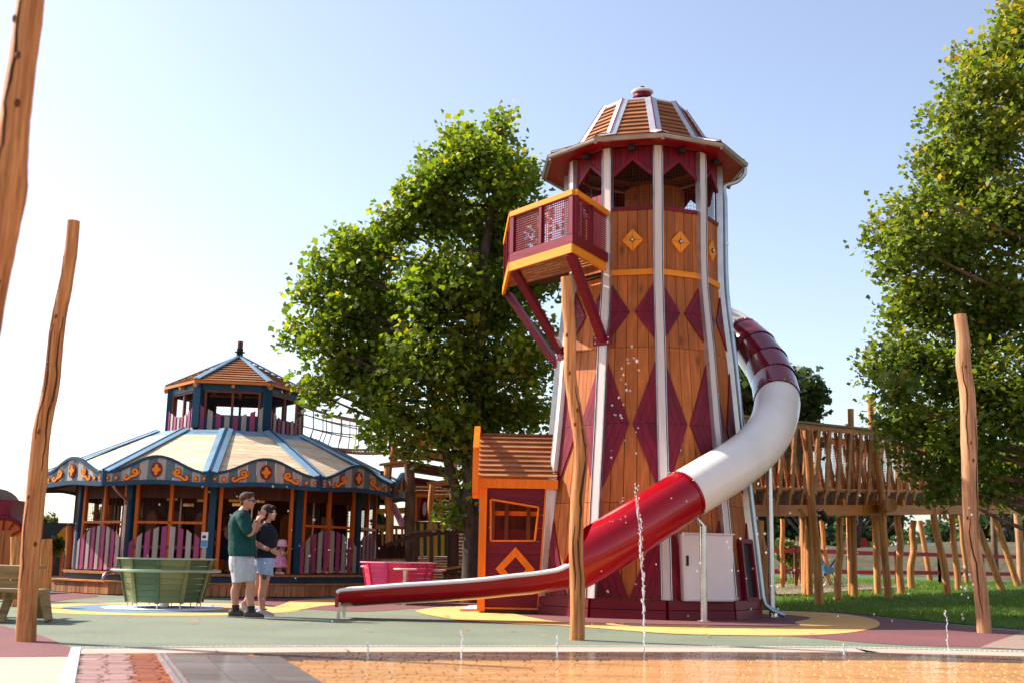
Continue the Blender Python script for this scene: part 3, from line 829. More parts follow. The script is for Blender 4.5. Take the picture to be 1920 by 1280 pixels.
# soffit, gutter, roof
EV, RG = 8.07, 1.86
inn, out_ = ring(EV + .03, 1.36), ring(EV - .005, RG - .02)
for k in range(10):
    j = (k + 1) % 10
    for a, b in ((0, .32), (.325, .66), (.665, 1)):
        q = [inn[k].lerp(out_[k], a), inn[j].lerp(out_[j], a), inn[j].lerp(out_[j], b), inn[k].lerp(out_[k], b)]
        MB().prism(q, (0, 0, .02)).build('soffit_board', M['red_soffit'], tower)
for k in range(10):
    j = (k + 1) % 10
    c0, c1 = ring(EV - .02, RG + .03)[k], ring(EV - .02, RG + .03)[j]
    mb = MB(); d = (c1 - c0).normalized(); nrm = d.cross(V(0, 0, 1)); nrm = nrm if nrm.dot(c0 - V(TX, TY, c0.z)) > 0 else -nrm
    prof = [(-.06, .055), (-.06, .0), (-.045, -.04), (-.01, -.062), (.035, -.055), (.06, -.02), (.066, .05), (.078, .06), (.058, .052), (.05, -.012), (.03, -.045), (-.01, -.052), (-.04, -.03), (-.052, .0), (-.052, .055)]
    vs = []
    for c, kk in ((c0, k), (c1, j)):
        dd = tdir(TH + 36 * kk) if True else nrm
        dd = ring(0, 1)[kk] - V(TX, TY, 0)
        for a, b in prof: vs.append(c + dd / math.cos(R(18)) * a * .75 + V(0, 0, b * .6 + .012))
    n = len(prof)
    mb.add(vs, [(i, (i + 1) % n, n + (i + 1) % n, n + i) for i in range(n)]); mb.build('gutter', M['gutter'], tower, smooth=True)
    MB().box(c0 + V(0, 0, -.01), (.04, .05, .08), math.atan2(dd.y, dd.x)).build('gutter_bracket', M['gutter'], tower)
RB, RTp, ZB, ZTp = 1.30, 0.80, 8.33, 9.17
def roofp(k, t, u, lift=0.0):
    r = lerp(RB, RTp, t); z = lerp(ZB, ZTp, t)
    a, b = ring(z, r)[k % 10], ring(z, r)[(k + 1) % 10]
    n = ((tdir(TH + 36 * k + 18) * (ZTp - ZB) + V(0, 0, RB - RTp))).normalized()
    return a.lerp(b, u) + n * lift
for k in range(10):
    j = (k + 1) % 10
    # skirt between gutter and the steep part
    g0, g1 = ring(EV + .03, RG)[k], ring(EV + .03, RG)[j]; b0, b1 = ring(ZB, RB)[k], ring(ZB, RB)[j]
    for a, b in ((0, .34), (.33, .67), (.66, 1.0)):
        li = V(0, 0, .02)
        MB().prism([g0.lerp(b0, a) + li * 1.6, g1.lerp(b1, a) + li * 1.6, g1.lerp(b1, b) + li * .4, g0.lerp(b0, b) + li * .4], (0, 0, -.022)).build('skirt_board', M['roof_tile'], tower)
    nr = 9
    for i in range(nr):
        t0, t1 = i / nr, (i + 1) / nr + .012
        q = [roofp(k, t0, .06, .052), roofp(k, t0, .94, .052), roofp(k, t1, .94, .018), roofp(k, t1, .06, .018)]
        nrm = (roofp(k, 0, .5, 1) - roofp(k, 0, .5, 0))
        MB().prism(q, nrm * -.022).build('roof_board', M['roof_tile'], tower)
    MB().prism([roofp(k, 0, 0), roofp(k, 0, 1), roofp(k, 1, 1), roofp(k, 1, 0)], V(0, 0, -.03)).build('roof_deck', M['dark_wood'], tower)
    # flat crown
    MB().prism([ring(ZTp + .02, RTp + .05)[k], ring(ZTp + .02, RTp + .05)[j], V(TX, TY, ZTp + .38)], (0, 0, -.03)).build('crown_sheet', M['hip'], tower)
    # hip caps: two pale strips with a purple line between, kinked over the skirt
    d = tdir(TH + 36 * k); s = V(-d.y, d.x, 0)
    pts = [ring(EV + .10, RG + .02)[k], ring(ZB + .06, RB + .03)[k], ring(ZTp + .05, RTp + .03)[k]]
    for sd in (-1, 1):
        mb = MB()
        for a, b in zip(pts[:-1], pts[1:]):
            o1_, o2_ = s * sd * .012, s * sd * .105
            dn = V(0, 0, -.012) - d * .01
            mb.prism([a + o1_, a + o2_ + dn * 2, b + o2_ + dn * 2, b + o1_], V(0, 0, -.012) - d * .006)
        mb.build('hip_cap', M['hip'], tower)
    mb = MB()
    for a, b in zip(pts[:-1], pts[1:]): mb.beam(a + V(0, 0, .002), b + V(0, 0, .002), .022, .02)
    mb.build('hip_stripe', M['purple'], tower)
cz = ZTp + .35
MB().lathe((TX, TY, cz), [(.18, 0), (.19, .01), (.17, .02), (.165, .10)], 20).build('finial_drum', M['burgundy'], tower, smooth=True)
MB().lathe((TX, TY, cz + .10), [(.17, 0), (.205, .01), (.21, .03), (.195, .045), (.08, .06)], 20).build('finial_rim', M['white_post'], tower, smooth=True)
MB().lathe((TX, TY, cz + .155), [(.05, 0), (.075, .01), (.06, .06), (.03, .09)], 12).build('finial_lamp', M['black'], tower, smooth=True)
# downpipe on the right
g = ring(EV - .05, RG + .02)[2] if True else None
k2 = 2
gx = tv(2, 8.0) 
sw = [ring(EV - .06, RG + .02)[2] + V(0, 0, 0), ring(EV - .17, RG + .01)[2], ring(EV - .30, RG - .12)[2], ring(EV - .37, 1.52)[2], ring(EV - .50, 1.50)[2]]
pp = smoothpath(sw, 6)
for z in zsamp(7.45, 0.35, 20): pp.append(tv(2, z, .105) + RT_ * .0)
pp += [tv(2, 0.22, .13), tv(2, 0.12, .25), tv(2, .07, .38), tv(2, .05, .44)]
MB().tube(pp, .042, 12).build('downpipe', mat('pale_blue_grey_zinc', (0.50, 0.58, 0.64), 0.3, 0.08, (3, 3, 3), 0, metal=0.7), tower, smooth=True)
for z in (6.6, 5.0, 3.2, 1.4):
    MB().tube([tv(2, z - .02, .105), tv(2, z + .02, .105)], .05, 12).build('pipe_clip', M['zinc'], tower)
# framed opening low on the right-hand face (face 1), its shade a black panel
MB().prism([tf(1, .50, .34, .03), tf(1, .86, .34, .03), tf(1, .86, 1.22, .03), tf(1, .50, 1.22, .03)], tdir(TH + 54) * -.02).build('opening_shade', M['black'], tower)
for a, b in (((.47, .30), (.47, 1.27)), ((.89, .30), (.89, 1.27)), ((.46, 1.27), (.90, 1.27)), ((.46, .31), (.90, .31))):
    MB().beam(tf(1, a[0], a[1], .05), tf(1, b[0], b[1], .05), .07, .07, tdir(TH + 54)).build('door_frame', M['burgundy'], tower)

# ---------------------------------------------------------------- balcony
bal = part_empty('balcony', tower)
ZR, ZF = 6.90, 5.83            # handrail height and underside beam height
def bp_(px, py, z): p = G(px, py, z); return V(p.x, p.y, 0)
c_r = tv(-1, ZR); c_l = tv(-3, ZR)
A4 = V(c_r.x, c_r.y, 0) + tdir(TH - 36) * .05
A3 = bp_(1077, 356, ZR)
A2 = bp_(960, 399, ZR)
A1 = bp_(949, 452, ZR)
A0_ = V(c_l.x, c_l.y, 0)
corners = [A4, A3, A2, A1]
cen = V(TX, TY, 0)
def zz(p, z): return V(p.x, p.y, z)
for i, (a, b) in enumerate(zip(corners[:-1], corners[1:])):
    d = (b - a).normalized(); n = V(d.y, -d.x, 0); n = n if n.dot(a - cen) > 0 else -n
    MB().beam(zz(a, ZR - .045) + n * .0, zz(b, ZR - .045), .11, .09).build('handrail', M['yellow'], bal)
    MB().beam(zz(a, ZF + .07) + n * .03, zz(b, ZF + .07) + n * .03, .05, .15).build('fascia_board', M['yellow'], bal)
    MB().beam(zz(a, ZF + .235), zz(b, ZF + .235), .07, .16).build('kick_board', M['burgundy_h'], bal)
    L_ = (b - a).length; nm = 2 if L_ > .9 else 1
    for j in range(nm + 1):
        t = j / nm; w = .10 if j in (0, nm) else .065
        p = a + d * (w * .5 + (L_ - w) * t)
        if i == 0 and j == 0: continue
        MB().beam(zz(p, ZF + .32), zz(p, ZR - .091), w, .08, n).build('baluster_post', M['burgundy'], bal)
    wm = MB(); cnt = int(L_ / .05)
    for j in range(1, cnt): p = a + d * (L_ * j / cnt); wm.beam(zz(p, ZF + .32), zz(p, ZR - .09), .008, .008, n)
    for j in range(1, 18): z = ZF + .32 + j * .0405; wm.beam(zz(a, z), zz(b, z), .015, .015)
    wm.build('wire_mesh', M['burgundy'], bal)
    if i == 1:
        # coloured bead rods of the play rail
        for q_ in (.18, .42, .62, .80):
            p = a + d * (L_ * q_) - n * .35
            for s in range(4): MB().tube([zz(p, ZF + .52 + s * .13), zz(p, ZF + .60 + s * .13)], .03, 8).build('play_bead', M['bright_green'] if s % 2 else M['house_orange'], bal, smooth=True)
            MB().tube([zz(p, ZF + .4), zz(p, ZR - .08)], .008, 6).build('bead_rod', M['steel'], bal)
# burgundy boarded doorway behind the balcony
for k in (-3, -2):
    for j in range(7):
        if k == -2 and j in (2, 3): continue
        mb = MB(); fstrip(mb, k, cst(j / 7 + .006), cst((j + 1) / 7 - .006), [ZF + .2, SILL + .3], .03, .03); mb.build('door_board', M['burgundy'], bal)
# deck planks of the balcony seen from below
fl = [A4, A3, A2, A1, A0_, zz(cen, 0) + tdir(TH - 72) * 1.0]
d = (A2 - A3).normalized(); nn = V(-d.y, d.x, 0); nn = nn if nn.dot(cen - A3) > 0 else -nn
npl = 9
for j in range(npl):
    # boards run along the front edge, clipped between the two sides
    t0, t1 = j / npl + .014, (j + 1) / npl - .014
    Rr = [A3.lerp(A4, min(1, t0)), A3.lerp(A4, min(1, t1))]
    Lr = [A2.lerp(A1, t0), A2.lerp(A1, t1)]
    MB().prism([zz(Rr[0], ZF + .16), zz(Rr[1], ZF + .16), zz(Lr[1], ZF + .16), zz(Lr[0], ZF + .16)], (0, 0, -.03)).build('deck_plank', M['step'], bal)
MB().prism([zz(A4, ZF + .20), zz(A1, ZF + .20), zz(A0_, ZF + .20), zz(cen, ZF + .20) + tdir(TH - 72) * 1.1], (0, 0, -.03)).build('deck_panel', M['dark_wood'], bal)
# raking struts with plates
def strut(a, b, plate=True):
    MB().beam(a, b, .12, .19, tdir(-20)).build('strut', M['burgundy_h'], bal)
e1 = tv(-1, 4.62, .08); strut(zz(A3, ZF + .02) + V(-.05, .10, 0), e1)
e2 = tv(-2, 4.50, .10); strut(zz(A2, ZF + .02) + V(.08, .06, 0), e2)
e3 = tv(-3, 4.50, .10); strut(zz(A1, ZF + .02) + V(.06, .02, 0), e3)
for k, zc in ((-1, 4.58), (-2, 4.46), (-3, 4.46)):
    d = tdir(TH + 36 * k)
    MB().beam(tv(k, zc, .07) - V(-d.y, d.x, 0) * .17, tv(k, zc, .07) + V(-d.y, d.x, 0) * .17, .04, .17).build('strut_plate', M['burgundy'], bal)
    for sd in (-1, 1):
        for dz in (-.045, .045):
            MB().ball(tv(k, zc + dz, .095) + V(-d.y, d.x, 0) * .12 * sd, .016, 8, 5).build('bolt', M['steel'], bal)
# roof of the balcony doorway: horizontal battens seen through the mesh
for j in range(4):
    z = 7.5 - j * .16
    
# ---------------------------------------------------------------- cabinet
def cabinet_pts():
    a = G(1283, 1132, 0); return a
ca, cb = P(1283, 1126, 18.55), P(1376, 1126, 18.8)
ca2 = P(1264, 1126, 19.0)
cab = thing('electric_cabinet', V((ca.x + cb.x) / 2, 18.7, ca.z), 'pale grey metal electric cabinet mounted low on the tower by the steel slide post', 'cabinet')
top = P(1283, 1000, 18.55).z; zb = ca.z
pl4 = [V(ca.x, ca.y, zb), V(cb.x, cb.y, zb), V(cb.x + .05, cb.y + .55, zb), V(ca2.x, ca2.y, zb)]
MB().prism(pl4, (0, 0, top - zb)).build('cabinet_body', M['cabinet'], cab, bevel=.008)
d = (V(cb.x, cb.y, 0) - V(ca.x, ca.y, 0)).normalized(); n = V(d.y, -d.x, 0)
MB().prism([V(ca.x, ca.y, zb + .02) + d * .02, V(cb.x, cb.y, zb + .02) - d * .02, V(cb.x, cb.y, top - .02) - d * .02, V(ca.x, ca.y, top - .02) + d * .02], n * .014).build('cabinet_door', M['cabinet'], cab, bevel=.004)
MB().box(V(ca.x, ca.y, zb + .63) + d * .05 + n * .025, (.035, .03, .16), math.atan2(d.y, d.x)).build('door_handle', M['black'], cab)
MB().beam(V(ca.x, ca.y, top + .012) - d * .02 + n * .01, V(cb.x, cb.y, top + .012) + d * .02 + n * .01, .05, .02).build('cabinet_cap', M['cabinet'], cab)

# ================================================================== TUBE SLIDE
slide = thing('tube_slide', G(1000, 1160), 'spiral tube slide in burgundy, ivory and red sections ending in an open red chute', 'slide')
cp = [(1300, 596, 22.4), (1345, 606, 22.3), (1385, 628, 22.0), (1418, 658, 21.5), (1445, 700, 20.9), (1457, 745, 20.3), (1450, 792, 19.8), (1425, 832, 19.35), (1385, 866, 18.9), (1337, 896, 18.45), (1283, 929, 18.05), (1222, 968, 17.75), (1160, 1008, 17.5), (1110, 1038, 17.36), (1065, 1061, 17.3)]
ctr = [P(*c) for c in cp]
RAD = 0.40
path = smoothpath(ctr, 10)
def upto(px_i): return px_i * 10
def shell(pts, r, name, m, segn=24, straight=False):
    mb = MB()
    if straight: pts = [pts[0], pts[-1]]
    mb.tube(pts, r, segn, caps=False); mb.tube(pts, r - .012, segn, caps=False)
    return mb.build(name, m, slide, smooth=True)
def flange(i, m):
    p, q = path[max(0, i - 1)], path[min(len(path) - 1, i + 1)]
    t = (q - p).normalized()
    MB().tube([path[i] - t * .022, path[i] + t * .022], RAD + .016, 28, caps=False).add([], []).build('flange', m, slide, smooth=True)
    # bolts around the flange
    x = t.cross(V(0, 0, 1)).normalized(); y = t.cross(x)
    for k in range(10):
        a = k * math.tau / 10
        MB().ball(path[i] + x * math.cos(a) * (RAD + .024) + y * math.sin(a) * (RAD + .024), .012, 6, 4).build('flange_bolt', M['steel'], slide)
shell(path[0:22], RAD, 'tube_section', M['tube_white'])
# lobster-back burgundy segments, each a straight bit of slightly larger / smaller tube
seg_i = [22, 29, 36, 43, 50]
for n_, (a, b) in enumerate(zip(seg_i[:-1], seg_i[1:])):
    pa, pb = path[a], path[b]; t = (pb - pa).normalized()
    mb = MB(); mb.tube([pa - t * .07, pb + t * .07], [RAD + .004, RAD + .022], 28, caps=False); mb.tube([pa - t * .07, pb + t * .07], [RAD - .01, RAD + .008], 28, caps=False)
    mb.build('tube_segment', M['tube_dark'], slide, smooth=True)
shell(path[50:101], RAD, 'tube_section', M['tube_white'])
shell(path[100:125], RAD, 'tube_section', M['tube_red'])
mb = MB(); vo, vi = [], []; NA = 30
for i in range(124, 141):
    t = (path[min(i + 1, 140)] - path[i - 1]).normalized(); sx_ = t.cross(V(0, 0, 1)).normalized(); uy = sx_.cross(t).normalized()
    o_ = R(88) * min(1, max(0, (i - 125) / 14)) ** .8
    for q in range(NA + 1):
        a = o_ + (math.tau - 2 * o_) * q / NA
        e = uy * math.cos(a) + sx_ * math.sin(a)
        vo.append(path[i] + e * RAD); vi.append(path[i] + e * (RAD - .014))
off = len(vo); fs = []
for i in range(16):
    for q in range(NA):
        a = i * (NA + 1) + q; b = a + NA + 1
        fs += [(a, a + 1, b + 1, b), (off + a, off + b, off + b + 1, off + a + 1)]
mb.add(vo + vi, fs); mb.build('tube_mouth', M['tube_red'], slide, smooth=True)
flange(22, M['tube_dark']); flange(50, M['tube_white']); flange(100, M['tube_red'])
# open chute: a U trough whose sides run down to a low lip
end = P(634, 1120, 17.4)
topl = [(1068, 1060), (1056, 1066), (1045, 1070), (1030, 1072.5), (1000, 1077), (960, 1081), (900, 1088), (820, 1094), (740, 1099), (680, 1104), (640, 1107), (632, 1112)]
botl = [(1072, 1104), (1060, 1105.5), (1050, 1107), (1035, 1110), (1000, 1114), (960, 1117), (900, 1123), (820, 1128), (740, 1132.5), (680, 1136), (640, 1138), (632, 1136)]
mb = MB(); rows = []
W = 0.36
nseg = 14
for (tx_, ty_), (bx_, by_) in zip(topl, botl):
    W = lerp(.36, .40, max(0, min(1, (tx_ - 960) / 108)))
    Yc = 17.29 + (1065 - tx_) / 435 * .1; Yn = Yc - W
    a = P(tx_, ty_, Yn); b = P(bx_, by_, Yn + .25)
    h = a.z - b.z; c = V(a.x, Yc, a.z)
    rows.append((c, h, W))
outer, inner = [], []
for c, h, W in rows:
    hh = max(h, .1); ro = []
    for k in range(nseg + 1):
        th = math.pi * k / nseg
        y = -math.cos(th); z = -math.sin(th) ** 0.75
        ro.append(c + V(0, y * W, z * hh))
    ri = [p + (c + V(0, 0, -.01) - p) * (.035) for p in ro]
    outer.append(ro); inner.append(ri)
vs = [p for r_ in outer for p in r_] + [p for r_ in inner for p in r_]
off = len(outer) * (nseg + 1); fs = []
for i in range(len(outer) - 1):
    for k in range(nseg):
        a = i * (nseg + 1) + k; b = a + nseg + 1
        fs.append((a, a + 1, b + 1, b)); fs.append((off + a, off + b, off + b + 1, off + a + 1))
mb.add(vs, fs); mb.build('open_chute', M['tube_red'], slide, smooth=True)
for sd in (0, nseg):
    pth_ = smoothpath([r_[sd] + V(0, 0, .012) for r_ in outer], 4)
    MB().tube(pth_, .026, 8).build('chute_lip', M['cabinet'], slide, smooth=True)
c, h, W = rows[-1]
MB().beam(c + V(.0, -W, -h * .5), c + V(.0, W, -h * .5), .05, h).build('end_plate', M['tube_red'], slide)
for sd in (-1, 1):
    MB().beam(V(end.x + .06, c.y + sd * .28, 0.0), V(end.x + .06, c.y + sd * .28, end.z - .05), .045, .045).build('foot', M['steel'], slide)
# steel support posts
def post(px, pyb, Y, ztop, lean=0):
    b = P(px, pyb, Y); b.z = 0
    o = MB().tube([V(b.x, b.y, .012), V(b.x, b.y, ztop)], .055, 16).build('support_post', M['steel'], slide, smooth=True)
    MB().lathe((b.x, b.y, .01), [(.11, 0), (.11, .015), (.07, .02)], 16).build('base_flange', M['steel'], slide)
    return b
p1 = post(1320, 1162, 18.2, P(1319, 985, 18.2).z)
MB().beam(V(p1.x, p1.y, P(1319, 985, 18.2).z), V(p1.x - .14, p1.y - .05, P(1311, 966, 18.0).z), .09, .03).build('support_bracket', M['steel'], slide)
p2 = post(1448, 1152, 20.1, P(1444, 850, 20.3).z)
# ================================================================== ENTRANCE PLAYHOUSE
HX0, HX1, HY0, HY1 = -0.42, 0.66, 19.80, 21.2
house = thing('entrance_playhouse', ((HX0 + HX1) / 2, HY0, 0), 'small burgundy playhouse with bright orange trim and shingled roof at the tower foot', 'playhouse')
hz0 = 0.03
def H3(px, py, Y=None): return P(px, py, HY0 if Y is None else Y)
HT = H3(960, 915).z; HD = H3(960, 898).z
xl, xr = H3(898, 1050).x, H3(1018, 1050).x
# front wall: horizontal boards with a crooked window cut out of them
wl = [H3(920, 935), H3(1010, 950), H3(1003, 1013), H3(920, 1013)]
zb_, zt_ = H3(960, 1138).z, HT
nrows = 9
for i in range(nrows):
    z0 = lerp(zb_, zt_, i / nrows) + .003; z1 = lerp(zb_, zt_, (i + 1) / nrows) - .003
    xa = xl + .10; 
    xb = lambda z: lerp(H3(1012, 1140).x, H3(1024, 915).x, (z - zb_) / (zt_ - zb_))
    def wleft(z): return lerp(wl[3].x, wl[0].x, 0)
    def wright(z): return lerp(wl[2].x, wl[1].x, (z - wl[2].z) / (wl[1].z - wl[2].z))
    def wtop(x): return lerp(wl[0].z, wl[1].z, (x - wl[0].x) / (wl[1].x - wl[0].x))
    ext = V(0, .03, 0); Y = HY0 + .02
    wz0 = wl[3].z
    def addp(pts): 
        MB().prism([V(a, Y, b) for a, b in pts], ext).build('wall_board', M['burgundy_h'], house)
    if z1 <= wz0 or z0 >= wl[0].z:
        addp([(xa, z0), (xb(z0), z0), (xb(z1), z1), (xa, z1)])
    else:
        lo, hi = max(z0, wz0), z1
        if z0 < wz0: addp([(xa, z0), (xb(z0), z0), (xb(wz0), wz0), (xa, wz0)])
        zz0 = lo
        addp([(xa, zz0), (wl[0].x, zz0), (wl[0].x, z1), (xa, z1)])
        if z1 <= wl[1].z: addp([(wright(zz0), zz0), (xb(zz0), zz0), (xb(z1), z1), (wright(z1), z1)])
        else:
            # board cut by the slanting head of the window
            pts = []
            xs = np.linspace(wl[0].x, wl[1].x, 9)
            low = [(x, min(z1, max(zz0, wtop(x)))) for x in xs]
            poly = [(a, b) for a, b in low if b < z1 - 1e-4] or [(xs[-1], z1 - .001)]
            first = poly[0][0]
            if zz0 < wl[1].z: tail = [(xs[-1], zz0)]
            else: tail = []
            poly = poly + tail + [(xb(zz0), zz0), (xb(z1), z1), (first - .03 if first > wl[0].x + .01 else first, z1)]
            addp(poly)
# window lining and frame
for a, b in zip(wl, wl[1:] + wl[:1]):
    MB().beam(a + V(0, .05, 0), b + V(0, .05, 0), .16, .028, V(0, 0, 1) if abs(a.z - b.z) < .3 else V(1, 0, 0)).build('window_frame', M['house_orange'], house)
MB().beam(wl[0] + V(-.02, -.01, .045), wl[1] + V(.06, -.01, .045), .02, .03).build('window_hood', M['burgundy'], house)
# diamond frame of four boards
dc_, rx, rz = H3(966, 1066, HY0 - .02), .335, .37
di = [(-1, 0), (0, 1), (1, 0), (0, -1)]
for (a, b), (c, d) in zip(di, di[1:] + di[:1]):
    q = [V(a * rx, 0, b * rz), V(c * rx, 0, d * rz), V(c * rx * .55, 0, d * rz * .55), V(a * rx * .55, 0, b * rz * .55)]
    MB().prism([dc_ + p for p in q], V(0, .03, 0)).build('diamond_trim', M['house_orange'], house)
# posts and beams
MB().box((xl + .05, HY0 + .0, (HT + hz0) / 2), (.13, .12, HT - hz0)).build('corner_post', M['house_orange'], house)
MB().box((xl + .02, HY0 + .75, (HT + hz0) / 2), (.10, .10, HT - hz0)).build('corner_post', M['house_orange'], house)
MB().box((xl + .02, HY1 - .06, (HT + hz0) / 2), (.10, .10, HT - hz0)).build('corner_post', M['house_orange'], house)
MB().beam(V(H3(893, 906).x, HY0 - .05, (HT + HD) / 2), V(H3(1046, 906).x, HY0 - .05, (HT + HD) / 2), .09, HD - HT).build('eave_beam', M['house_orange'], house)
MB().beam(V(xl + .1, HY0, H3(960, 1143).z), V(H3(1011, 1143).x, HY0, H3(960, 1143).z), .06, .085).build('sill_beam', M['house_orange'], house)
MB().beam(V(xl + .1, HY0, .04), V(H3(1011, 1143).x, HY0, .04), .08, .06).build('ground_beam', M['dark_wood'], house)
a, b = H3(1009, 1140, HY0 - .01), H3(1024, 916, HY0 - .01)
MB().beam(a, b, .05, .035, V(1, 0, 0)).build('raking_trim', M['house_orange'], house)
MB().beam(a + V(.09, .01, 0), b + V(.09, .01, 0), .06, .13, V(1, 0, 0)).build('raking_post', M['white_post'], house)
MB().beam(a + V(.02, -.03, 0), b + V(.02, -.03, 0), .02, .012, V(1, 0, 0)).build('raking_edge', M['zinc'], house)
# back and left walls behind the window: rail frames, with panels added to darken the view
MB().beam(V(xl, HY1, 1.15), V(HX1 + .3, HY1, 1.15), .06, .12).build('back_rail', M['dark_wood'], house)
MB().beam(V(xl, HY1, 1.72), V(HX1 + .3, HY1, 1.72), .05, .08).build('back_rail', M['house_orange'], house)
for x in (xl + .2, xl + .45, xl + .85, HX1 + .0):
    MB().box((x, HY1 - .05, HT / 2), (.07, .06, HT)).build('back_post', M['brown_wood'], house)
MB().box(((xl + HX1) / 2 + .25, HY1 + .35, 1.9), (HX1 - xl + .1, .04, 1.0)).build('darkening_panel', M['dark_wood'], house)
MB().box(((xl + HX1) / 2, HY0 + .07, .62), (HX1 - xl - .12, .02, 1.16)).build('wall_lining', M['burgundy_h'], house)
MB().box(((xl + HX1) / 2, HY0 + .07, 2.03), (HX1 - xl - .12, .02, .13)).build('wall_lining', M['burgundy_h'], house)
MB().box(((xl + .06 + wl[0].x - .02) / 2, HY0 + .07, 1.58), (wl[0].x - xl - .08, .02, .80)).build('wall_lining', M['burgundy_h'], house)
MB().box(((wl[1].x + .02 + HX1 - .1) / 2, HY0 + .07, 1.58), (HX1 - .1 - wl[1].x - .02, .02, .80)).build('wall_lining', M['burgundy_h'], house)
MB().box(((xl + HX1) / 2 + .1, HY1 + .05, .72), (HX1 - xl + .2, .04, 1.42)).build('darkening_panel', M['burgundy_h'], house)  # lower panel, added to cover the bright backdrop in the window
MB().box(((xl + HX1) / 2, (HY0 + HY1) / 2, .05), (HX1 - xl, HY1 - HY0, .05)).build('floor_board', M['plank'], house)
# roof: lapped boards rising to a ridge, orange barge boards on the left gable
rx0, rx1 = H3(897, 860).x, H3(1045, 860).x
rid_y = HY0 + .62; rid_z = P(960, 818, rid_y).z; ev_z = HD + .0
nr = 9
for side in (0, 1):
    for i in range(nr):
        t0, t1 = i / nr, (i + 1) / nr + .03
        def rp(t, l):
            y = lerp(HY0 - .08, rid_y, t) if side == 0 else lerp(HY1 + .05, rid_y, t)
            return y, lerp(ev_z, rid_z, t) + l
        (ya, za), (yb, zb2) = rp(t0, .055), rp(t1, .01)
        MB().prism([V(rx0, ya - (.02 if side == 0 else -.02), za), V(rx1, ya - (.02 if side == 0 else -.02), za), V(rx1, yb, zb2), V(rx0, yb, zb2)], V(0, .02, -.02)).build('roof_board', M['roof_tile2'] if 'roof_tile2' in M else M['roof_tile'], house)
MB().beam(V(rx0, rid_y, rid_z + .03), V(rx1 - .05, rid_y, rid_z + .03), .10, .04).build('ridge_board', M['brown_wood'], house)
# gable barge board: a flat orange hoop
gx = rx0 - .04
ga = [(HY0 - .14, H3(890, 925).z), (HY0 - .14, H3(890, 850).z + .05), (rid_y - .18, rid_z + .10), (rid_y + .18, rid_z + .10), (HY1 + .1, H3(890, 850).z), (HY1 + .1, H3(890, 925).z)]
for (y0, z0), (y1, z1) in zip(ga[:-1], ga[1:]):
    MB().beam(V(gx, y0, z0), V(gx, y1, z1), .10, .12, V(0, 0, 1) if abs(y1 - y0) > .1 else V(0, 1, 0)).build('barge_board', M['house_orange'], house)
MB().beam(V(gx, ga[0][0], ga[0][1]), V(gx, HY0 + .06, ga[0][1] - .03), .09, .09).build('barge_foot', M['house_orange'], house)
# sandy threshold slab at the left
tq = [G(862, 1146), G(905, 1146), G(905, 1139), G(880, 1139)]
MB().prism([p + V(0, 0, .05) for p in tq], (0, 0, -.05)).build('threshold_slab', M['white_post'], house)

# ================================================================== CAROUSEL PAVILION
CX, CY = -6.81, 28.3
cD = math.hypot(CX, CY); cU = V(-CX / cD, -CY / cD, 0); cR = V(CY / cD, -CX / cD, 0)
CTH = -5.78
def cdir(deg): t = R(deg); return cU * math.cos(t) + cR * math.sin(t)
def cv(k, r, z, n=12, th=CTH): return V(CX, CY, z) + cdir(th + 360 / n * k) * r
car = thing('carousel_pavilion', (CX, CY, 0), 'twelve-sided carousel pavilion with pale board roof, scalloped blue crest boards and pink and grey pickets', 'pavilion')
DK = 0.49                                     # deck height
RP = 3.56                                     # post ring
fr = [-4, -3, -2, -1, 0, 1, 2, 3]             # faces with detail (k to k+1)
# steps and plinth
for k in range(12):
    if k in range(-4 % 12, 12) or k in range(0, 5):
        q = [cv(k, 4.05, 0.0), cv(k + 1, 4.05, 0.0), cv(k + 1, 3.75, 0.0), cv(k, 3.75, 0.0)]
    a, b = cv(k, 4.05, .02), cv(k + 1, 4.05, .02)
    n = 14
    for j in range(n):
        p, q_ = a.lerp(b, (j + .04) / n), a.lerp(b, (j + .96) / n)
        MB().prism([p, q_, q_ + V(0, 0, .24), p + V(0, 0, .24)], cdir(CTH + 30 * k + 15) * -.03).build('step_riser_board', M['step'], car)
    MB().prism([cv(k, 4.09, .262), cv(k + 1, 4.09, .262), cv(k + 1, 3.72, .262), cv(k, 3.72, .262)], (0, 0, .03)).build('step_tread', M['plank'], car)
    MB().prism([cv(k, 3.74, .29), cv(k + 1, 3.74, .29), cv(k + 1, 3.74, .42), cv(k, 3.74, .42)], cdir(CTH + 30 * k + 15) * -.04).build('blue_kick_board', M['blue'], car)
    MB().prism([cv(k, 3.82, .425), cv(k + 1, 3.82, .425), cv(k + 1, 3.2, .425), cv(k, 3.2, .425)], (0, 0, .05)).build('deck_edge_board', M['step'], car)
for j in range(14):
    y0 = -3.2 + j * .46
    w = math.sqrt(max(0.2, 3.3**2 - (y0 + .23)**2))
    MB().box((CX, CY + y0 + .23, DK - .04), (2 * w, .445, .04)).build('deck_board', M['brown_wood'], car)
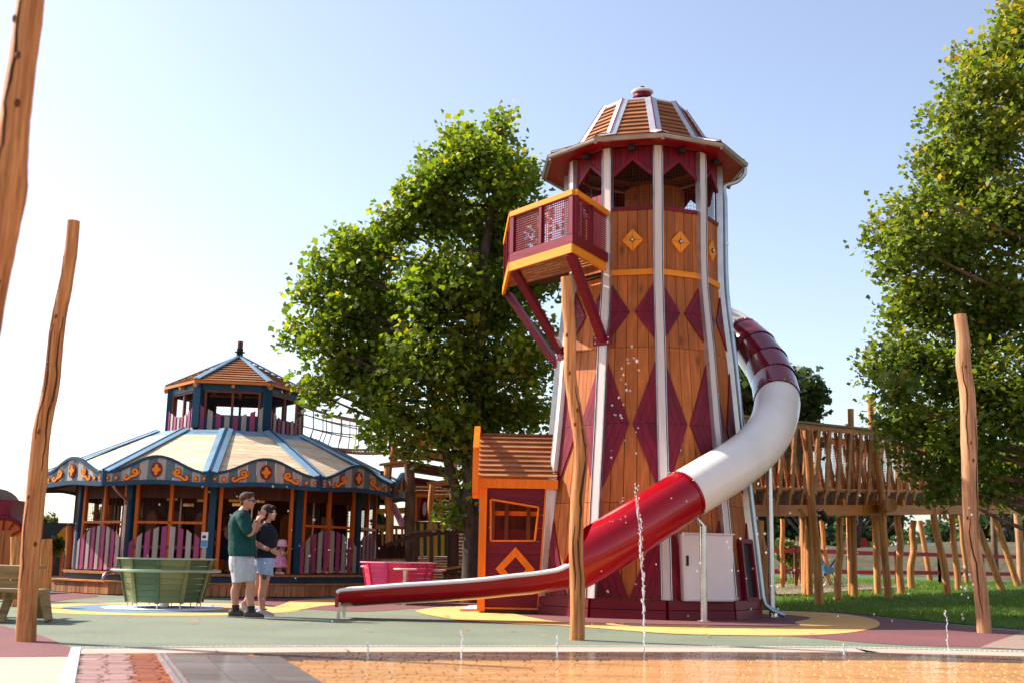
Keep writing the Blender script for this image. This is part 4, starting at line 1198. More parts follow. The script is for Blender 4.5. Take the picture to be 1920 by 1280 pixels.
# posts (blue), jambs and rails (orange), pickets, wire
FB = 2.248
ptops = 2.45
def picket(mb_parent, base, wdir, outn, w, h, slant, m):
    a = base - wdir * w / 2; b = base + wdir * w / 2
    MB().prism([a, b, b + V(0, 0, h + max(0, -slant)), a + V(0, 0, h + max(0, slant))] if True else [], outn * -.03).build('picket', m, mb_parent)
OPEN = 0            # the face with the open entrance
for k in range(12):
    kk = k if k < 7 else k - 12
    c = cv(k, RP, 0); d = cdir(CTH + 30 * k); ang = math.atan2(d.y, d.x)
    MB().box((c.x, c.y, (DK + ptops) / 2), (.14, .14, ptops - DK), ang).build('blue_post', M['blue'], car)
    a, b = cv(k, RP, 0), cv(k + 1, RP, 0); e = (b - a).normalized(); n = cdir(CTH + 30 * k + 15); L_ = (b - a).length
    op = kk == OPEN
    for t in ([.085, .915] if op else [.085, .5, .915]):
        p = a.lerp(b, t)
        MB().beam(V(p.x, p.y, DK), V(p.x, p.y, ptops), .075, .09, n).build('orange_stud', M['post_orange'], car)
    if not op:
        MB().beam(zz(a.lerp(b, .1), 1.53) + n * .01, zz(b.lerp(a, .1), 1.53) + n * .01, .07, .055).build('orange_rail', M['post_orange'], car)
        for z in (DK + .12, DK + .52):
            MB().beam(zz(a.lerp(b, .04), z) + n * .03, zz(b.lerp(a, .04), z) + n * .03, .04, .07).build('picket_rail', M['brown_wood'], car)
        if kk in (-4, -3, -2, -1, 1, 2, 3):
            npk = 10
            for j in range(npk):
                t = (j + .5) / npk
                h = .52 + .42 * math.sin(math.pi * t) ** 0.8
                s = .42 * math.pi * math.cos(math.pi * t) / npk * .45
                base = zz(a.lerp(b, t), DK + .02) + n * .075
                w_ = L_ / npk * .62
                aa, bb = base - e * w_ / 2, base + e * w_ / 2
                MB().prism([aa, bb, bb + V(0, 0, h + s), aa + V(0, 0, h - s)], n * -.025).build('picket', M['pink'] if (j + kk) % 2 else M['grey'], car)
        wm = MB()
        for j in range(1, 14): wm.beam(zz(a, 1.53 + j * .065), zz(b, 1.53 + j * .065), .004, .004)
        for j in range(1, 26): p = a.lerp(b, j / 26); wm.beam(zz(p, 1.5), zz(p, 2.4), .004, .004, n)
        wm.build('wire_mesh', M['wire'], car)
    # inner reddish hanging panels under the roof
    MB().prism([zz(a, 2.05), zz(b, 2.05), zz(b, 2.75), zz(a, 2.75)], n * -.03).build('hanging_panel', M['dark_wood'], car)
# small info notice, white over blue
a, b = cv(-1, RP, 0), cv(0, RP, 0); n = cdir(CTH - 15); p = a.lerp(b, .945)
e = (b - a).normalized()
p0 = zz(p, 1.02) + n * .085
nt_ = part_empty('notice', car)
MB().prism([p0 - e * .075, p0 + e * .075, p0 + e * .075 + V(0, 0, .32), p0 - e * .075 + V(0, 0, .32)], n * .006).build('notice_sheet', M['white'], nt_)
MB().prism([p0 - e * .07 + n * .008 + V(0, 0, .01), p0 + e * .07 + n * .008 + V(0, 0, .01), p0 + e * .07 + n * .008 + V(0, 0, .15), p0 - e * .07 + n * .008 + V(0, 0, .15)], n * .002).build('notice_blue_field', M['sky_blue'], nt_)
MB().prism([p0 - e * .05 + n * .008 + V(0, 0, .19), p0 + e * .03 + n * .008 + V(0, 0, .19), p0 + e * .03 + n * .008 + V(0, 0, .25), p0 - e * .05 + n * .008 + V(0, 0, .25)], n * .002).build('notice_print', M['blue'], nt_)
# scalloped crest boards
RF = 4.466
def crest_top(u):   # 0..1 across the face
    s = 0.5 - 0.5 * math.cos(2 * math.pi * u)
    return .30 + .34 * s ** 1.15
def crest_bot(u): return .05 * (0.5 - 0.5 * math.cos(2 * math.pi * u))
def spiral(c, e, up, r, turns, a0, w0, sgn=1):
    pts = []
    for i in range(22):
        t = i / 21; a = a0 + sgn * turns * math.tau * t; rr = r * (1 - .82 * t)
        pts.append(c + e * (math.cos(a) * rr) + up * (math.sin(a) * rr))
    return pts
def ribbon(mb, pts, w, n, th):
    """flat band following pts, w(t) wide, raised by th along n"""
    L = len(pts); vs = []
    for i, p in enumerate(pts):
        t = (pts[min(i + 1, L - 1)] - pts[max(0, i - 1)]).normalized(); s = t.cross(n).normalized() * (w(i / (L - 1)) / 2)
        vs += [p - s, p + s, p - s + n * th, p + s + n * th]
    fs = []
    for i in range(L - 1):
        a = 4 * i; b = a + 4
        fs += [(a + 2, a + 3, b + 3, b + 2), (a, a + 2, b + 2, b), (a + 1, b + 1, b + 3, a + 3)]
    fs += [(0, 1, 3, 2), (4 * L - 4, 4 * L - 2, 4 * L - 1, 4 * L - 3)]
    mb.add(vs, fs)
for kk in range(-5, 6):
    k = kk % 12
    a, b = cv(k, RF, FB), cv(k + 1, RF, FB); n = cdir(CTH + 30 * k + 15); L_ = (b - a).length; e = (b - a).normalized(); up = V(0, 0, 1)
    crest = part_empty('crest_board', car)
    def cp_(u, z, out=0.0): return a + e * (L_ * u) + V(0, 0, z) + n * out
    ns = 12
    # striped back boards
    for j in range(ns):
        u0, u1 = j / ns + .0015, (j + 1) / ns - .0015
        um = (u0 + u1) / 2
        MB().prism([cp_(u0, crest_bot(u0) + .01), cp_(um, crest_bot(um) + .01), cp_(u1, crest_bot(u1) + .01), cp_(u1, crest_top(u1) - .01), cp_(um, crest_top(um) - .01), cp_(u0, crest_top(u0) - .01)], n * -.025).build('stripe_board', M['grey'] if j % 2 == (0 if kk % 2 else 1) else M['blue_grey'], crest)
    # blue frame above and below
    for fn, nm, w_ in ((lambda u: crest_top(u) - .02, 'top_moulding', .06), (lambda u: crest_bot(u) + .04, 'bottom_moulding', .09)):
        mb = MB(); N2 = 24; vs = []
        for i in range(N2 + 1):
            u = i / N2; z = fn(u)
            vs += [cp_(u, z - w_ / 2, .03), cp_(u, z + w_ / 2, .03), cp_(u, z + w_ / 2, -.05), cp_(u, z - w_ / 2, -.05)]
        fs = [(0, 1, 2, 3), (4 * N2 + 3, 4 * N2 + 2, 4 * N2 + 1, 4 * N2)] + [(i * 4 + j, i * 4 + (j + 1) % 4, i * 4 + 4 + (j + 1) % 4, i * 4 + 4 + j) for i in range(N2) for j in range(4)]
        mb.add(vs, fs); mb.build(nm, M['blue'], crest)
    for u in (.012, .988):
        MB().beam(cp_(u, 0, .005), cp_(u, crest_top(u) + .01, .005), .07, .06, n).build('end_moulding', M['blue'], crest)
    if kk in (-4, -3, -2, -1, 0, 1, 2, 3):
        # oval badge with a stepped star
        c = cp_(.5, .345, .012)
        for r_, mt, o_ in ((1.0, M['crest'], .0),):
            pts = [c + e * (.125 * math.cos(t)) + up * (.155 * math.sin(t)) for t in np.linspace(0, math.tau, 25)[:-1]]
            MB().prism(pts, n * .014).build('oval_badge', mt, crest)
        sx = [(.018, .115), (.034, .085), (.034, .055), (.055, .048), (.060, .028), (.095, .022)]
        star = []
        for qx, qz in ((1, 1), (1, -1), (-1, -1), (-1, 1)):
            s_ = sx if qx * qz > 0 else sx[::-1]
            star += [(qx * x, qz * z) for x, z in s_]
        MB().prism([c + e * x + up * z + n * .015 for x, z in star], n * .012).build('star_ornament', M['crest_orange'], crest)
        for sgn in (-1, 1):
            # scroll: a wave with a small curl outside and a big crest curl towards the badge
            cc = cp_(.5 + sgn * .225, .235, .012)
            def sc_(x, z): return cc + e * (-sgn * x) + up * z
            for w1, lift, th_, nm_, mt_ in ((.058, 0, .008, 'scroll_border', M['crest']), (.034, .009, .012, 'scroll', M['crest_orange'])):  # each orange scroll lies on a wider deep red band
                line = smoothpath([sc_(x, z) + n * lift for x, z in ((-.125, -.045), (-.14, -.025), (-.165, -.035), (-.17, -.07), (-.135, -.095), (-.08, -.08), (-.02, -.035), (.05, -.02), (.10, .02), (.105, .075), (.065, .11), (.02, .09), (.012, .05), (.045, .03), (.065, .055))], 3)
                mb = MB(); ribbon(mb, line, lambda t: w1 * (.75 + .7 * math.sin(math.pi * t)), n, th_); mb.build(nm_, mt_, crest)
                tip = smoothpath([sc_(x, z) + n * (lift + .001) for x, z in ((.02, -.03), (.10, -.01), (.15, .05), (.155, .12))], 3)
                mb = MB(); ribbon(mb, tip, lambda t: w1 * (1.25 - 1.0 * t), n, th_); mb.build(nm_, mt_, crest)
            for du, rr in ((.375, .036), (.455, .028)):
                q = cp_(.5 + sgn * du, .165, .012)
                MB().prism([q + e * (math.cos(t) * (rr + .014)) + up * (math.sin(t) * (rr + .014)) for t in np.linspace(0, math.tau, 13)[:-1]], n * .01).build('boss_ring', M['crest'], crest)
                MB().prism([q + e * (math.cos(t) * rr) + up * (math.sin(t) * rr) + n * .011 for t in np.linspace(0, math.tau, 13)[:-1]], n * .014).build('boss', M['crest_orange'], crest)
# roof
RT2, RZ0, RZ1 = 1.95, FB + .29, 3.70
for k in range(12):
    n = cdir(CTH + 30 * k + 15)
    nb2 = 16
    for j in range(nb2):
        t0, t1 = j / nb2 + .002, (j + 1) / nb2 - .002
        def rr(t): return lerp(RF - .07, RT2, t), lerp(RZ0, RZ1, t)
        (r0, z0), (r1, z1) = rr(t0), rr(t1)
        jit = random.uniform(-.002, .002)
        top_rows = t0 > .83  # uppermost boards below the lantern take the pale blue
        MB().prism([cv(k, r0, z0 + jit), cv(k + 1, r0, z0 + jit), cv(k + 1, r1, z1 + jit), cv(k, r1, z1 + jit)], (0, 0, -.03)).build('roof_board', M['hip_blue'] if top_rows else M['pale_roof'], car)
    d = cdir(CTH + 30 * k); s = V(-d.y, d.x, 0)
    a, b = cv(k, RF + .03, RZ0 + .02), cv(k, RT2, RZ1 + .02)
    for sd in (-1, 1):
        MB().prism([a + s * sd * .03 + V(0, 0, .03), a + s * sd * .16, b + s * sd * .16, b + s * sd * .03 + V(0, 0, .03)], (0, 0, -.02)).build('hip_flashing', M['hip_blue'], car)
    MB().beam(a + V(0, 0, .015), b + V(0, 0, .015), .055, .05).build('hip_groove', M['blue'], car)
    # dark ceiling under the eave
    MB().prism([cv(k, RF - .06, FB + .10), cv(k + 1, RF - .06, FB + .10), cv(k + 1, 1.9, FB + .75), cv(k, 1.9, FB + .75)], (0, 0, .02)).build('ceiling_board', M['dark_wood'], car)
    MB().beam(cv(k, RF - .1, FB + .06), cv(k, 1.9, FB + .70), .06, .09).build('rafter', M['brown_wood'], car)
# drainpipes
for k, pts in ((-1, None),):
    c0 = cv(-1, RF - .35, FB + .1)
    base = cv(-1, RP + .10, 0) + cdir(CTH - 30) * .05
    q = [c0, c0 + V(0, 0, -.12), zz(base, 1.98), zz(base, 1.85)] + [zz(base, z) for z in (1.4, .9, .62)] + [zz(base + cdir(CTH - 30) * .12 + V(-.08, 0, 0), .50), zz(base + cdir(CTH - 30) * .3 + V(-.12, 0, 0), .42), zz(base + cdir(CTH - 30) * .34 + V(-.13, 0, 0), .30)]
    MB().tube(smoothpath(q, 4), .038, 10).build('downpipe', M['gutter'], car, smooth=True)
# central drum and show panels
for k in range(12):
    a, b = cv(k, 2.15, DK), cv(k + 1, 2.15, DK)
    for j in range(4):
        p, q_ = a.lerp(b, j / 4 + .01), a.lerp(b, (j + 1) / 4 - .01)
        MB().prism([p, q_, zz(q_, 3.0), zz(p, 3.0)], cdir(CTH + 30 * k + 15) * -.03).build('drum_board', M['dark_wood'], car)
for k in range(-4, 5):
    # round-topped seat backs ranged in front of the drum
    for t in (.25, .75):
        c = cv(k, 2.55, 0).lerp(cv(k + 1, 2.55, 0), t); n = cdir(CTH + 30 * k + 15); e = V(-n.y, n.x, 0)
        pts = [zz(c, DK + .35) - e * .19, zz(c, DK + .35) + e * .19] + [zz(c, 1.62) + e * (.19 * math.cos(tt)) + V(0, 0, .19 * math.sin(tt)) for tt in np.linspace(0, math.pi, 9)]
        MB().prism(pts, n * -.04).build('seat_back', M['post_orange'] if False else mat('russet_panel', (0.22, 0.06, 0.012), 0.5, 0.2, GV, 0.1, rnd=.2), car)
        MB().box(zz(c, DK + .40) + n * .2, (.36, .4, .05), math.atan2(e.y, e.x)).build('seat', M['brown_wood'], car)
    c = cv(k, 3.05, 0).lerp(cv(k + 1, 3.05, 0), .5)
    MB().tube([zz(c, DK), zz(c, 2.7)], .022, 8).build('carousel_pole', M['gutter'], car)
for k in (4, 5, 6, 7):  # rear boards added to keep the pavilion interior dark
    a, b = cv(k, 3.3, DK), cv(k + 1, 3.3, DK)
    for j in range(7):
        p, q_ = a.lerp(b, j / 7 + .006), a.lerp(b, (j + 1) / 7 - .006)
        MB().prism([p, q_, zz(q_, 2.1), zz(p, 2.1)], cdir(CTH + 30 * k + 15) * -.03).build('backing_board', M['brown_wood'], car)
# brass plates with lights of the organ front above
for k, t, z in ((-1, .35, 2.02), (-1, .8, 2.0), (0, .25, 2.02), (0, .3, 1.93), (0, .6, 2.02), (-1, .6, 1.9)):
    c = cv(k, 3.0, 0).lerp(cv(k + 1, 3.0, 0), t); n = cdir(CTH + 30 * k + 15); e = V(-n.y, n.x, 0)
    MB().prism([zz(c, z) - e * .12, zz(c, z) + e * .12, zz(c, z + .06) + e * .12, zz(c, z + .06) - e * .12], n * .02).build('brass_plate', mat('brass', (.75, .42, .12), .3, .1, (3, 3, 3), 0, metal=.8), car)
# orange mechanical figure with cogs just left of the entrance
fm = part_empty('ride_motor', car)
cg = P(404, 1000, 26.0); 
for (px, py, rr_) in ((398, 998, .10), (410, 1005, .09), (404, 1018, .07), (420, 1045, .13), (414, 1060, .10)):
    c = P(px, py, 26.0); T = 10
    pts = []
    for i in range(T * 2):
        a = math.tau * i / (T * 2); r2 = rr_ * (1 if i % 2 else .78); pts.append(c + V(math.cos(a) * r2, 0, math.sin(a) * r2))
    MB().prism(pts, (0, .05, 0)).build('cog', M['crest_orange'], fm)
c = P(418, 1066, 26.05)
MB().tube([c + V(0, -.05, -.02), c + V(0, .05, -.02)], .16, 16).build('ride_wheel', M['black'], fm, smooth=True)
MB().box(P(412, 1035, 26.1), (.22, .12, .5)).build('motor_casing', M['post_orange'], fm)

# ---- lantern (hexagonal upper tier)
lan = part_empty('lantern', car)
LTH = -34.0
def lv(k, r, z): return V(CX, CY, z) + cdir(LTH + 60 * k) * r
LB, LE = 3.55, 4.80
def lz(px, py, r=1.4): return P(px, py, CY - r).z
WB, WT = lz(440, 803), lz(440, 716)
RL_ = 1.56
for k in range(6):
    c = lv(k, RL_, 0); d = cdir(LTH + 60 * k)
    MB().box(zz(c, (WB + WT) / 2), (.20, .20, WT - WB + .0), math.atan2(d.y, d.x)).build('lantern_post', M['blue'], lan)
    a, b = lv(k, RL_, 0), lv(k + 1, RL_, 0); n = cdir(LTH + 60 * k + 30); e = (b - a).normalized(); L_ = (b - a).length
    MB().beam(zz(a, WT - .10), zz(b, WT - .10), .10, .20).build('lantern_header', M['blue'], lan)
    MB().beam(zz(a, WB + .14), zz(b, WB + .14), .08, .28).build('lantern_base_board', M['blue'], lan)
    for t in (.10, .5, .90):
        p = a.lerp(b, t); MB().beam(zz(p, WB + .28), zz(p, WT - .2), .06, .07, n).build('window_stud', M['brown_wood'], lan)
    for z in (WT - .225, WB + .30):
        MB().beam(zz(a.lerp(b, .1), z), zz(a.lerp(b, .9), z), .06, .05).build('window_rail', M['brown_wood'], lan)
    npk = 8
    for j in range(npk):
        t = (j + .5) / npk; w_ = L_ / npk * .60
        base = zz(a.lerp(b, t), WB - .06) + n * .09
        sgn = abs(t - .5) * 2
        h = .34 + .28 * sgn ** 1.6; s = .05 * (1 if t > .5 else -1) * sgn
        MB().prism([base - e * w_ / 2, base + e * w_ / 2, base + e * w_ / 2 + V(0, 0, h + s), base - e * w_ / 2 + V(0, 0, h - s)], n * -.025).build('picket', M['pink'] if j % 2 == 0 else M['grey'], lan)
    wm = MB()
    for j in range(1, 12): z = WB + .3 + j * .055; wm.beam(zz(a, z), zz(b, z), .004, .004)
    wm.build('wire_mesh', M['wire'], lan)
    MB().ball(zz(a.lerp(b, .28), WT + .0) + n * .09, .03, 8, 5).build('bulkhead_lamp', M['white'], lan)
MB().prism([lv(k, 1.5, WB - .02) for k in range(6)], (0, 0, -.04)).build('lantern_floor', M['brown_wood'], lan)
AP = 5.70; EZ = 4.873; RE = 1.74
for k in range(6):
    a, b, t_ = lv(k, RE, EZ), lv(k + 1, RE, EZ), V(CX, CY, AP)
    n = (b - a).cross(t_ - a).normalized(); n = n if n.z > 0 else -n
    nr = 11
    for i in range(nr):
        u0, u1 = i / nr, min(.985, (i + 1) / nr + .015)
        MB().prism([a.lerp(t_, u0) + n * .045, b.lerp(t_, u0) + n * .045, b.lerp(t_, u1) + n * .01, a.lerp(t_, u1) + n * .01], n * -.02).build('roof_board', M['roof_tile'], lan)
    MB().prism([a, b, t_], V(0, 0, -.03)).build('roof_deck', M['brown_wood'], lan)
    d = cdir(LTH + 60 * k); s = V(-d.y, d.x, 0)
    for sd in (-1, 1):
        MB().prism([a + V(0, 0, .085), a + s * sd * .10 + V(0, 0, .055), t_ + s * sd * .05 + V(0, 0, .07), t_ + V(0, 0, .10)], (0, 0, -.015)).build('hip_cap', M['hip_blue'] if k != 99 else M['hip'], lan)
    MB().beam(zz(a, EZ - .015), zz(b, EZ - .015), .05, .06).build('eave_board', M['orange_h'], lan)
    p = lv(k, RE - .02, EZ - .10); q_ = lv(k, .9, EZ + .28)
    MB().tube([p + d * .03, q_], .055, 10).build('log_rafter', M['log'], lan, smooth=True)
    m_ = (a + b) / 2; dm = cdir(LTH + 60 * k + 30)
    MB().tube([m_ + V(0, 0, -.10), m_ - dm * .7 + V(0, 0, .2)], .045, 10).build('log_rafter', M['log'], lan, smooth=True)
fz = AP - .03
MB().lathe((CX, CY, fz), [(.11, 0), (.12, .04), (.075, .07), (.085, .12), (.07, .16), (.13, .165), (.13, .185), (.075, .19), (.085, .26)], 14).build('finial_base', M['black'], lan, smooth=True)
MB().tube([(CX, CY, fz + .26), (CX, CY, fz + .45)], .07, 12).build('finial_cap', M['brown_wood'], lan, smooth=True)

# ================================================================== ROPE NET BRIDGE from the lantern to the fort
netb = thing('rope_net_bridge', P(640, 820, 28.5), 'sagging rope net tunnel running from the pavilion lantern to the timber fort', 'rope bridge')
def nb_line(pxs, ys): return smoothpath([P(a, b, y) for (a, b), y in zip(pxs, ys)], 8)
YS = [27.6, 28.0, 28.5, 29.0, 29.5]
tops = [(555, 756), (600, 772), (645, 782), (690, 790), (738, 790)]
mids = [(555, 795), (600, 806), (645, 813), (690, 815), (738, 813)]
bots = [(550, 812), (590, 832), (640, 841), (690, 842), (738, 836)]
near = [nb_line(tops, YS), nb_line([(555, 772), (600, 785), (645, 795), (690, 800), (738, 800)], YS), nb_line(mids, YS), nb_line(bots, YS)]
nb_mb = MB()
offs = [0, 1.0]
longi = []
for o_ in offs:
    for j, l in enumerate(near):
        pts = [p + V(.25, 1, 0) * o_ for p in l]
        longi.append(pts); MB().tube(pts, .028 if j in (0, 3) else .016, 6).build('rope', M['rope'], netb)
for o_ in offs:
    for i in range(0, len(near[0]), 3 if o_ == 0 else 5):
        path_ = [l[i] + V(.25, 1, 0) * o_ for l in near]
        nb_mb.tube(path_, .013, 5)
for i in range(0, len(near[0])):
    a, b = near[3][i], near[3][i] + V(.25, 1, 0); nb_mb.tube([a, (a + b) / 2 + V(0, 0, -.05), b], .014, 5)
for t in (.2, .4, .6, .8):
    nb_mb.tube([p + V(.25, 1, 0) * t + V(0, 0, -.05) for p in near[3]], .010, 5)
nb_mb.build('net_mesh', M['rope'], netb)
# ================================================================== TUBS (spinning bowls)
def tub(c, rt, rb, zb, zt, mats, rim, name, label, grp, n=10, a0=0.1, ring_m=None, ring=True):
    t = thing(name, c, label, 'spinning tub', grp)
    rows = 7
    for k in range(n):
        b0, b1 = a0 + math.tau * k / n, a0 + math.tau * (k + 1) / n
        def q(z, b, r=None, out=0.0):
            f = (z - zb) / (zt - zb); rr = lerp(rb, rt, f) + out
            return V(c.x + rr * math.cos(b), c.y + rr * math.sin(b), z)
        for i in range(rows):
            z0, z1 = lerp(zb, zt, i / rows) + .003, lerp(zb, zt, (i + 1) / rows) - .003
            mid = (b0 + b1) / 2; nrm = V(math.cos(mid), math.sin(mid), 0)
            MB().prism([q(z0, b0), q(z0, b1), q(z1, b1), q(z1, b0)], nrm * -.03).build('stave_board', mats[k % 2], t)
        MB().beam(q(zb - .01, b0, out=.012), q(zt + .0, b0, out=.012), .06, .02, V(math.cos(b0), math.sin(b0), 0)).build('corner_strip', mats[(k + 1) % 2], t)
        MB().tube([q(zb, b0, out=-.02), q(zb, b0, out=-.02) + V(0, 0, -zb + .015)], .012, 6).build('foot_pin', M['steel'], t)
    m_ = MB()
    pts = [V(c.x + (rt + .05) * math.cos(a0 + math.tau * k / n), c.y + (rt + .05) * math.sin(a0 + math.tau * k / n), zt) for k in range(n)]
    pin = [V(c.x + (rt - .05) * math.cos(a0 + math.tau * k / n), c.y + (rt - .05) * math.sin(a0 + math.tau * k / n), zt) for k in range(n)]
    for k in range(n): j = (k + 1) % n; m_.prism([pts[k], pts[j], pin[j], pin[k]], (0, 0, .02))
    m_.build('rim', rim, t)
    MB().lathe((c.x, c.y, zb), [(rb - .04, 0), (rb - .04, .03)], n, a0).build('floor', mats[1], t)
    if ring:
        zr = lerp(zb, zt, .74); rr = rt + .10
        MB().tube([V(c.x + rr * math.cos(a), c.y + rr * math.sin(a), zr) for a in np.linspace(0, math.tau, 41)], .022, 8, caps=False).build('handrail_ring', ring_m or rim, t, smooth=True)
        for k in range(5):
            b = a0 + math.tau * k * 2 / n
            MB().tube([V(c.x + (rt - .12) * math.cos(b), c.y + (rt - .12) * math.sin(b), zr), V(c.x + rr * math.cos(b), c.y + rr * math.sin(b), zr)], .015, 6).build('ring_bracket', M['steel'], t)
    MB().tube([V(c.x, c.y, .01), V(c.x, c.y, zb + .03)], .08, 12).build('pivot', M['steel'], t)
    return t
tub(TUB, .76, .60, .11, .79, (M['tub_green'], M['tub_green2']), M['tub_rim'], 'spinning_tub', 'green ten-sided tub on a white ground disc left of the couple', 'spinning tubs', a0=-.22)
wd = MB().lathe((TUB.x, TUB.y, .012), [(.95, 0), (.95, .012)], 40).build('ground_disc', M['white_metal'], None, origin=(TUB.x, TUB.y, 0))
settag(wd, 'round white metal disc set in the ground under the green tub', 'ground disc')
pc = G(760, 1122); pc = V(-2.15, 23.1, 0)
tub(pc, .72, .58, .11, .78, (M['tub_pink'], M['tub_pink2']), M['tub_pink_rim'], 'spinning_tub', 'pink ten-sided tub behind the end of the red slide', 'spinning tubs', a0=.05, ring_m=M['tub_pink_rim'], ring=False)
tw = thing('hand_wheel', (pc.x + .02, pc.y - .95, 0), 'small steel hand wheel on a post in front of the pink tub', 'hand wheel')
wp = P(760, 1067, pc.y - .95)
MB().tube([(wp.x, wp.y, 0), (wp.x, wp.y, wp.z)], .045, 12).build('wheel_post', M['steel'], tw, smooth=True)
MB().tube([wp + V(.21 * math.cos(a), .21 * math.sin(a), .01) for a in np.linspace(0, math.tau, 25)], .016, 8, caps=False).build('wheel_rim', M['white_post'], tw, smooth=True)
for k in range(3):
    a = k * math.pi / 3
    MB().tube([wp + V(.21 * math.cos(a), .21 * math.sin(a), .01), wp - V(.21 * math.cos(a), .21 * math.sin(a), -.01)], .010, 6).build('wheel_spoke', M['steel'], tw)
for s, px, py in ((-1, 690, 1061), (1, 822, 1068)):
    w = P(px, py, pc.y - .25)
    o = thing('grab_ring', w, ('pink grab ring at the left side of the pink tub' if s < 0 else 'pink grab ring at the right side of the pink tub'), 'grab ring', 'grab rings of the pink tub')
    MB().tube([w + V(.13 * math.cos(a), .13 * math.sin(a), 0) for a in np.linspace(0, math.tau, 21)], .018, 8, caps=False).build('ring_tube', M['tub_pink_rim'], o, smooth=True)
    MB().tube([w + V(-s * .10, 0, 0), V(pc.x + s * .60, w.y + .1, w.z - .05)], .016, 6).build('ring_arm', M['tub_pink_rim'], o)

# ================================================================== CROOKED LOG POLES
def logpole(name, pts, rads, label, grp, m, base_extra=0.0, cat='log pole'):
    nm_cracks = 4 if cat == 'log pole' else 0
    q = smoothpath(pts, 6)
    rr = np.interp(np.linspace(0, 1, len(q)), np.linspace(0, 1, len(rads)), rads)
    rr = [r * (1 + .018 * math.sin(i * 1.1) + .014 * math.sin(i * 2.7)) for i, r in enumerate(rr)]
    org = q[0]
    mb = MB(); mb.tube(q, list(rr), 20)
    o = mb.build(name, m, None, label=label, cat=cat, group=grp, smooth=True, origin=(org.x, org.y, org.z))
    if nm_cracks:
        for c_ in range(nm_cracks):
            a0 = random.uniform(-2.3, -.7); i0 = int(random.uniform(0, .6) * len(q)); i1 = min(len(q) - 2, i0 + int(random.uniform(.12, .35) * len(q)))
            if i1 - i0 < 3: continue
            cm = MB(); vs = []; n_ = i1 - i0 + 1
            for i in range(i0, i1 + 1):
                t_ = (i - i0) / (n_ - 1); w_ = .004 + .007 * math.sin(math.pi * t_); a_ = a0 + .12 * math.sin(i * .9) + .05 * math.sin(i * 2.3)
                for s_ in (-1, 1):
                    ang = a_ + s_ * w_ / rr[i]
                    for d_ in (.0012, -.012): vs.append(q[i] + V(math.cos(ang), math.sin(ang), 0) * (rr[i] + d_))
            fs = []
            for i in range(n_ - 1):
                b0 = i * 4; b1 = b0 + 4
                fs += [(b0, b0 + 2, b1 + 2, b1), (b0, b1, b1 + 1, b0 + 1), (b0 + 2, b0 + 3, b1 + 3, b1 + 2)]
            fs += [(0, 1, 3, 2), (4 * n_ - 4, 4 * n_ - 2, 4 * n_ - 1, 4 * n_ - 3)]
            cm.add(vs, fs); cm.build('drying_crack', mat('crack_dark', (.07, .025, .01), .9, .1, (9, 9, 2)), o)
        for c_ in range(nm_cracks + 1):
            i = int(random.uniform(.05, .95) * (len(q) - 1)); a_ = random.uniform(-2.4, -.7)
            MB().ball(q[i] + V(math.cos(a_), math.sin(a_), 0) * (rr[i] - .008), .020, 10, 6, (1, 1, 1.5)).build('knot', mat('knot_dark', (.16, .055, .018), .8, .2, (30, 30, 30)), o, smooth='all')
    return o
GP = 'crooked peeled log poles around the splash pool'
def polepts(Y, pts): return [P(x, y, Y) for x, y in pts]
logpole('log_pole', polepts(11.94, [(48, 1203), (52, 1120), (60, 1000), (70, 900), (78, 810), (96, 720), (108, 610), (122, 540), (133, 470), (138, 415)]), [.10, .095, .096, .098, .09, .085, .078, .072, .068, .064], 'log pole with a flat sawn top standing left in front of the pavilion', GP, M['log'])
logpole('log_pole', polepts(6.6, [(-80, 1330), (-88, 1100), (-72, 860), (-38, 640), (-7, 480), (17, 360), (22, 280), (36, 160), (55, 20), (66, -120), (70, -260)]), [.115, .115, .11, .105, .10, .102, .095, .085, .082, .08, .075], 'nearest log pole, cropped by the left and top edges of the view', GP, M['log'])
logpole('log_pole', polepts(13.68, [(1082, 1199), (1083, 1120), (1080, 1030), (1083, 940), (1090, 850), (1079, 770), (1069, 700), (1069, 630), (1065, 570), (1062, 520)]), [.088, .086, .084, .082, .08, .078, .072, .074, .076, .068], 'log pole standing directly in front of the tower and the slide', GP, M['log'])
logpole('log_pole', polepts(16.66, [(1846, 1187), (1838, 1100), (1823, 1010), (1819, 930), (1817, 830), (1814, 740), (1806, 680), (1806, 640), (1800, 590)]), [.098, .098, .105, .110, .115, .108, .108, .098, .088], 'log pole standing on the burgundy ground at the right edge', GP, M['log_pale'])

# ================================================================== PICNIC BENCH (left edge)
bn = thing('picnic_bench', G(40, 1165), 'timber picnic bench half out of view behind the left log pole', 'picnic bench')
BY = 14.9
def B3(px, py, dy=0): return P(px, py, BY + dy)
x1 = B3(83, 1108).x; x0 = x1 - 1.6
zt, zs = B3(40, 1064).z, B3(40, 1106).z
MB().beam(V(x0, BY - .02, zs), V(x1, BY - .02, zs), .26, .045).build('seat_plank', M['bench'], bn)
MB().beam(V(x0, BY + 1.25, zs), V(P(45, 1100, BY + 1.25).x, BY + 1.25, zs), .26, .045).build('seat_plank', M['bench'], bn)
for j in range(5): MB().beam(V(x0, BY + .32 + j * .15, zt), V(P(60, 1064, BY + .5).x, BY + .32 + j * .15, zt), .14, .045).build('table_plank', M['bench'], bn)
MB().beam(V(x0, BY + .24, zt - .07), V(P(55, 1064, BY + .5).x, BY + .24, zt - .07), .03, .16).build('table_apron', M['bench'], bn)
MB().beam(V(x0, BY + .26, zt - .22), V(P(52, 1064, BY + .5).x, BY + .26, zt - .22), .03, .12).build('table_apron', M['bench'], bn)
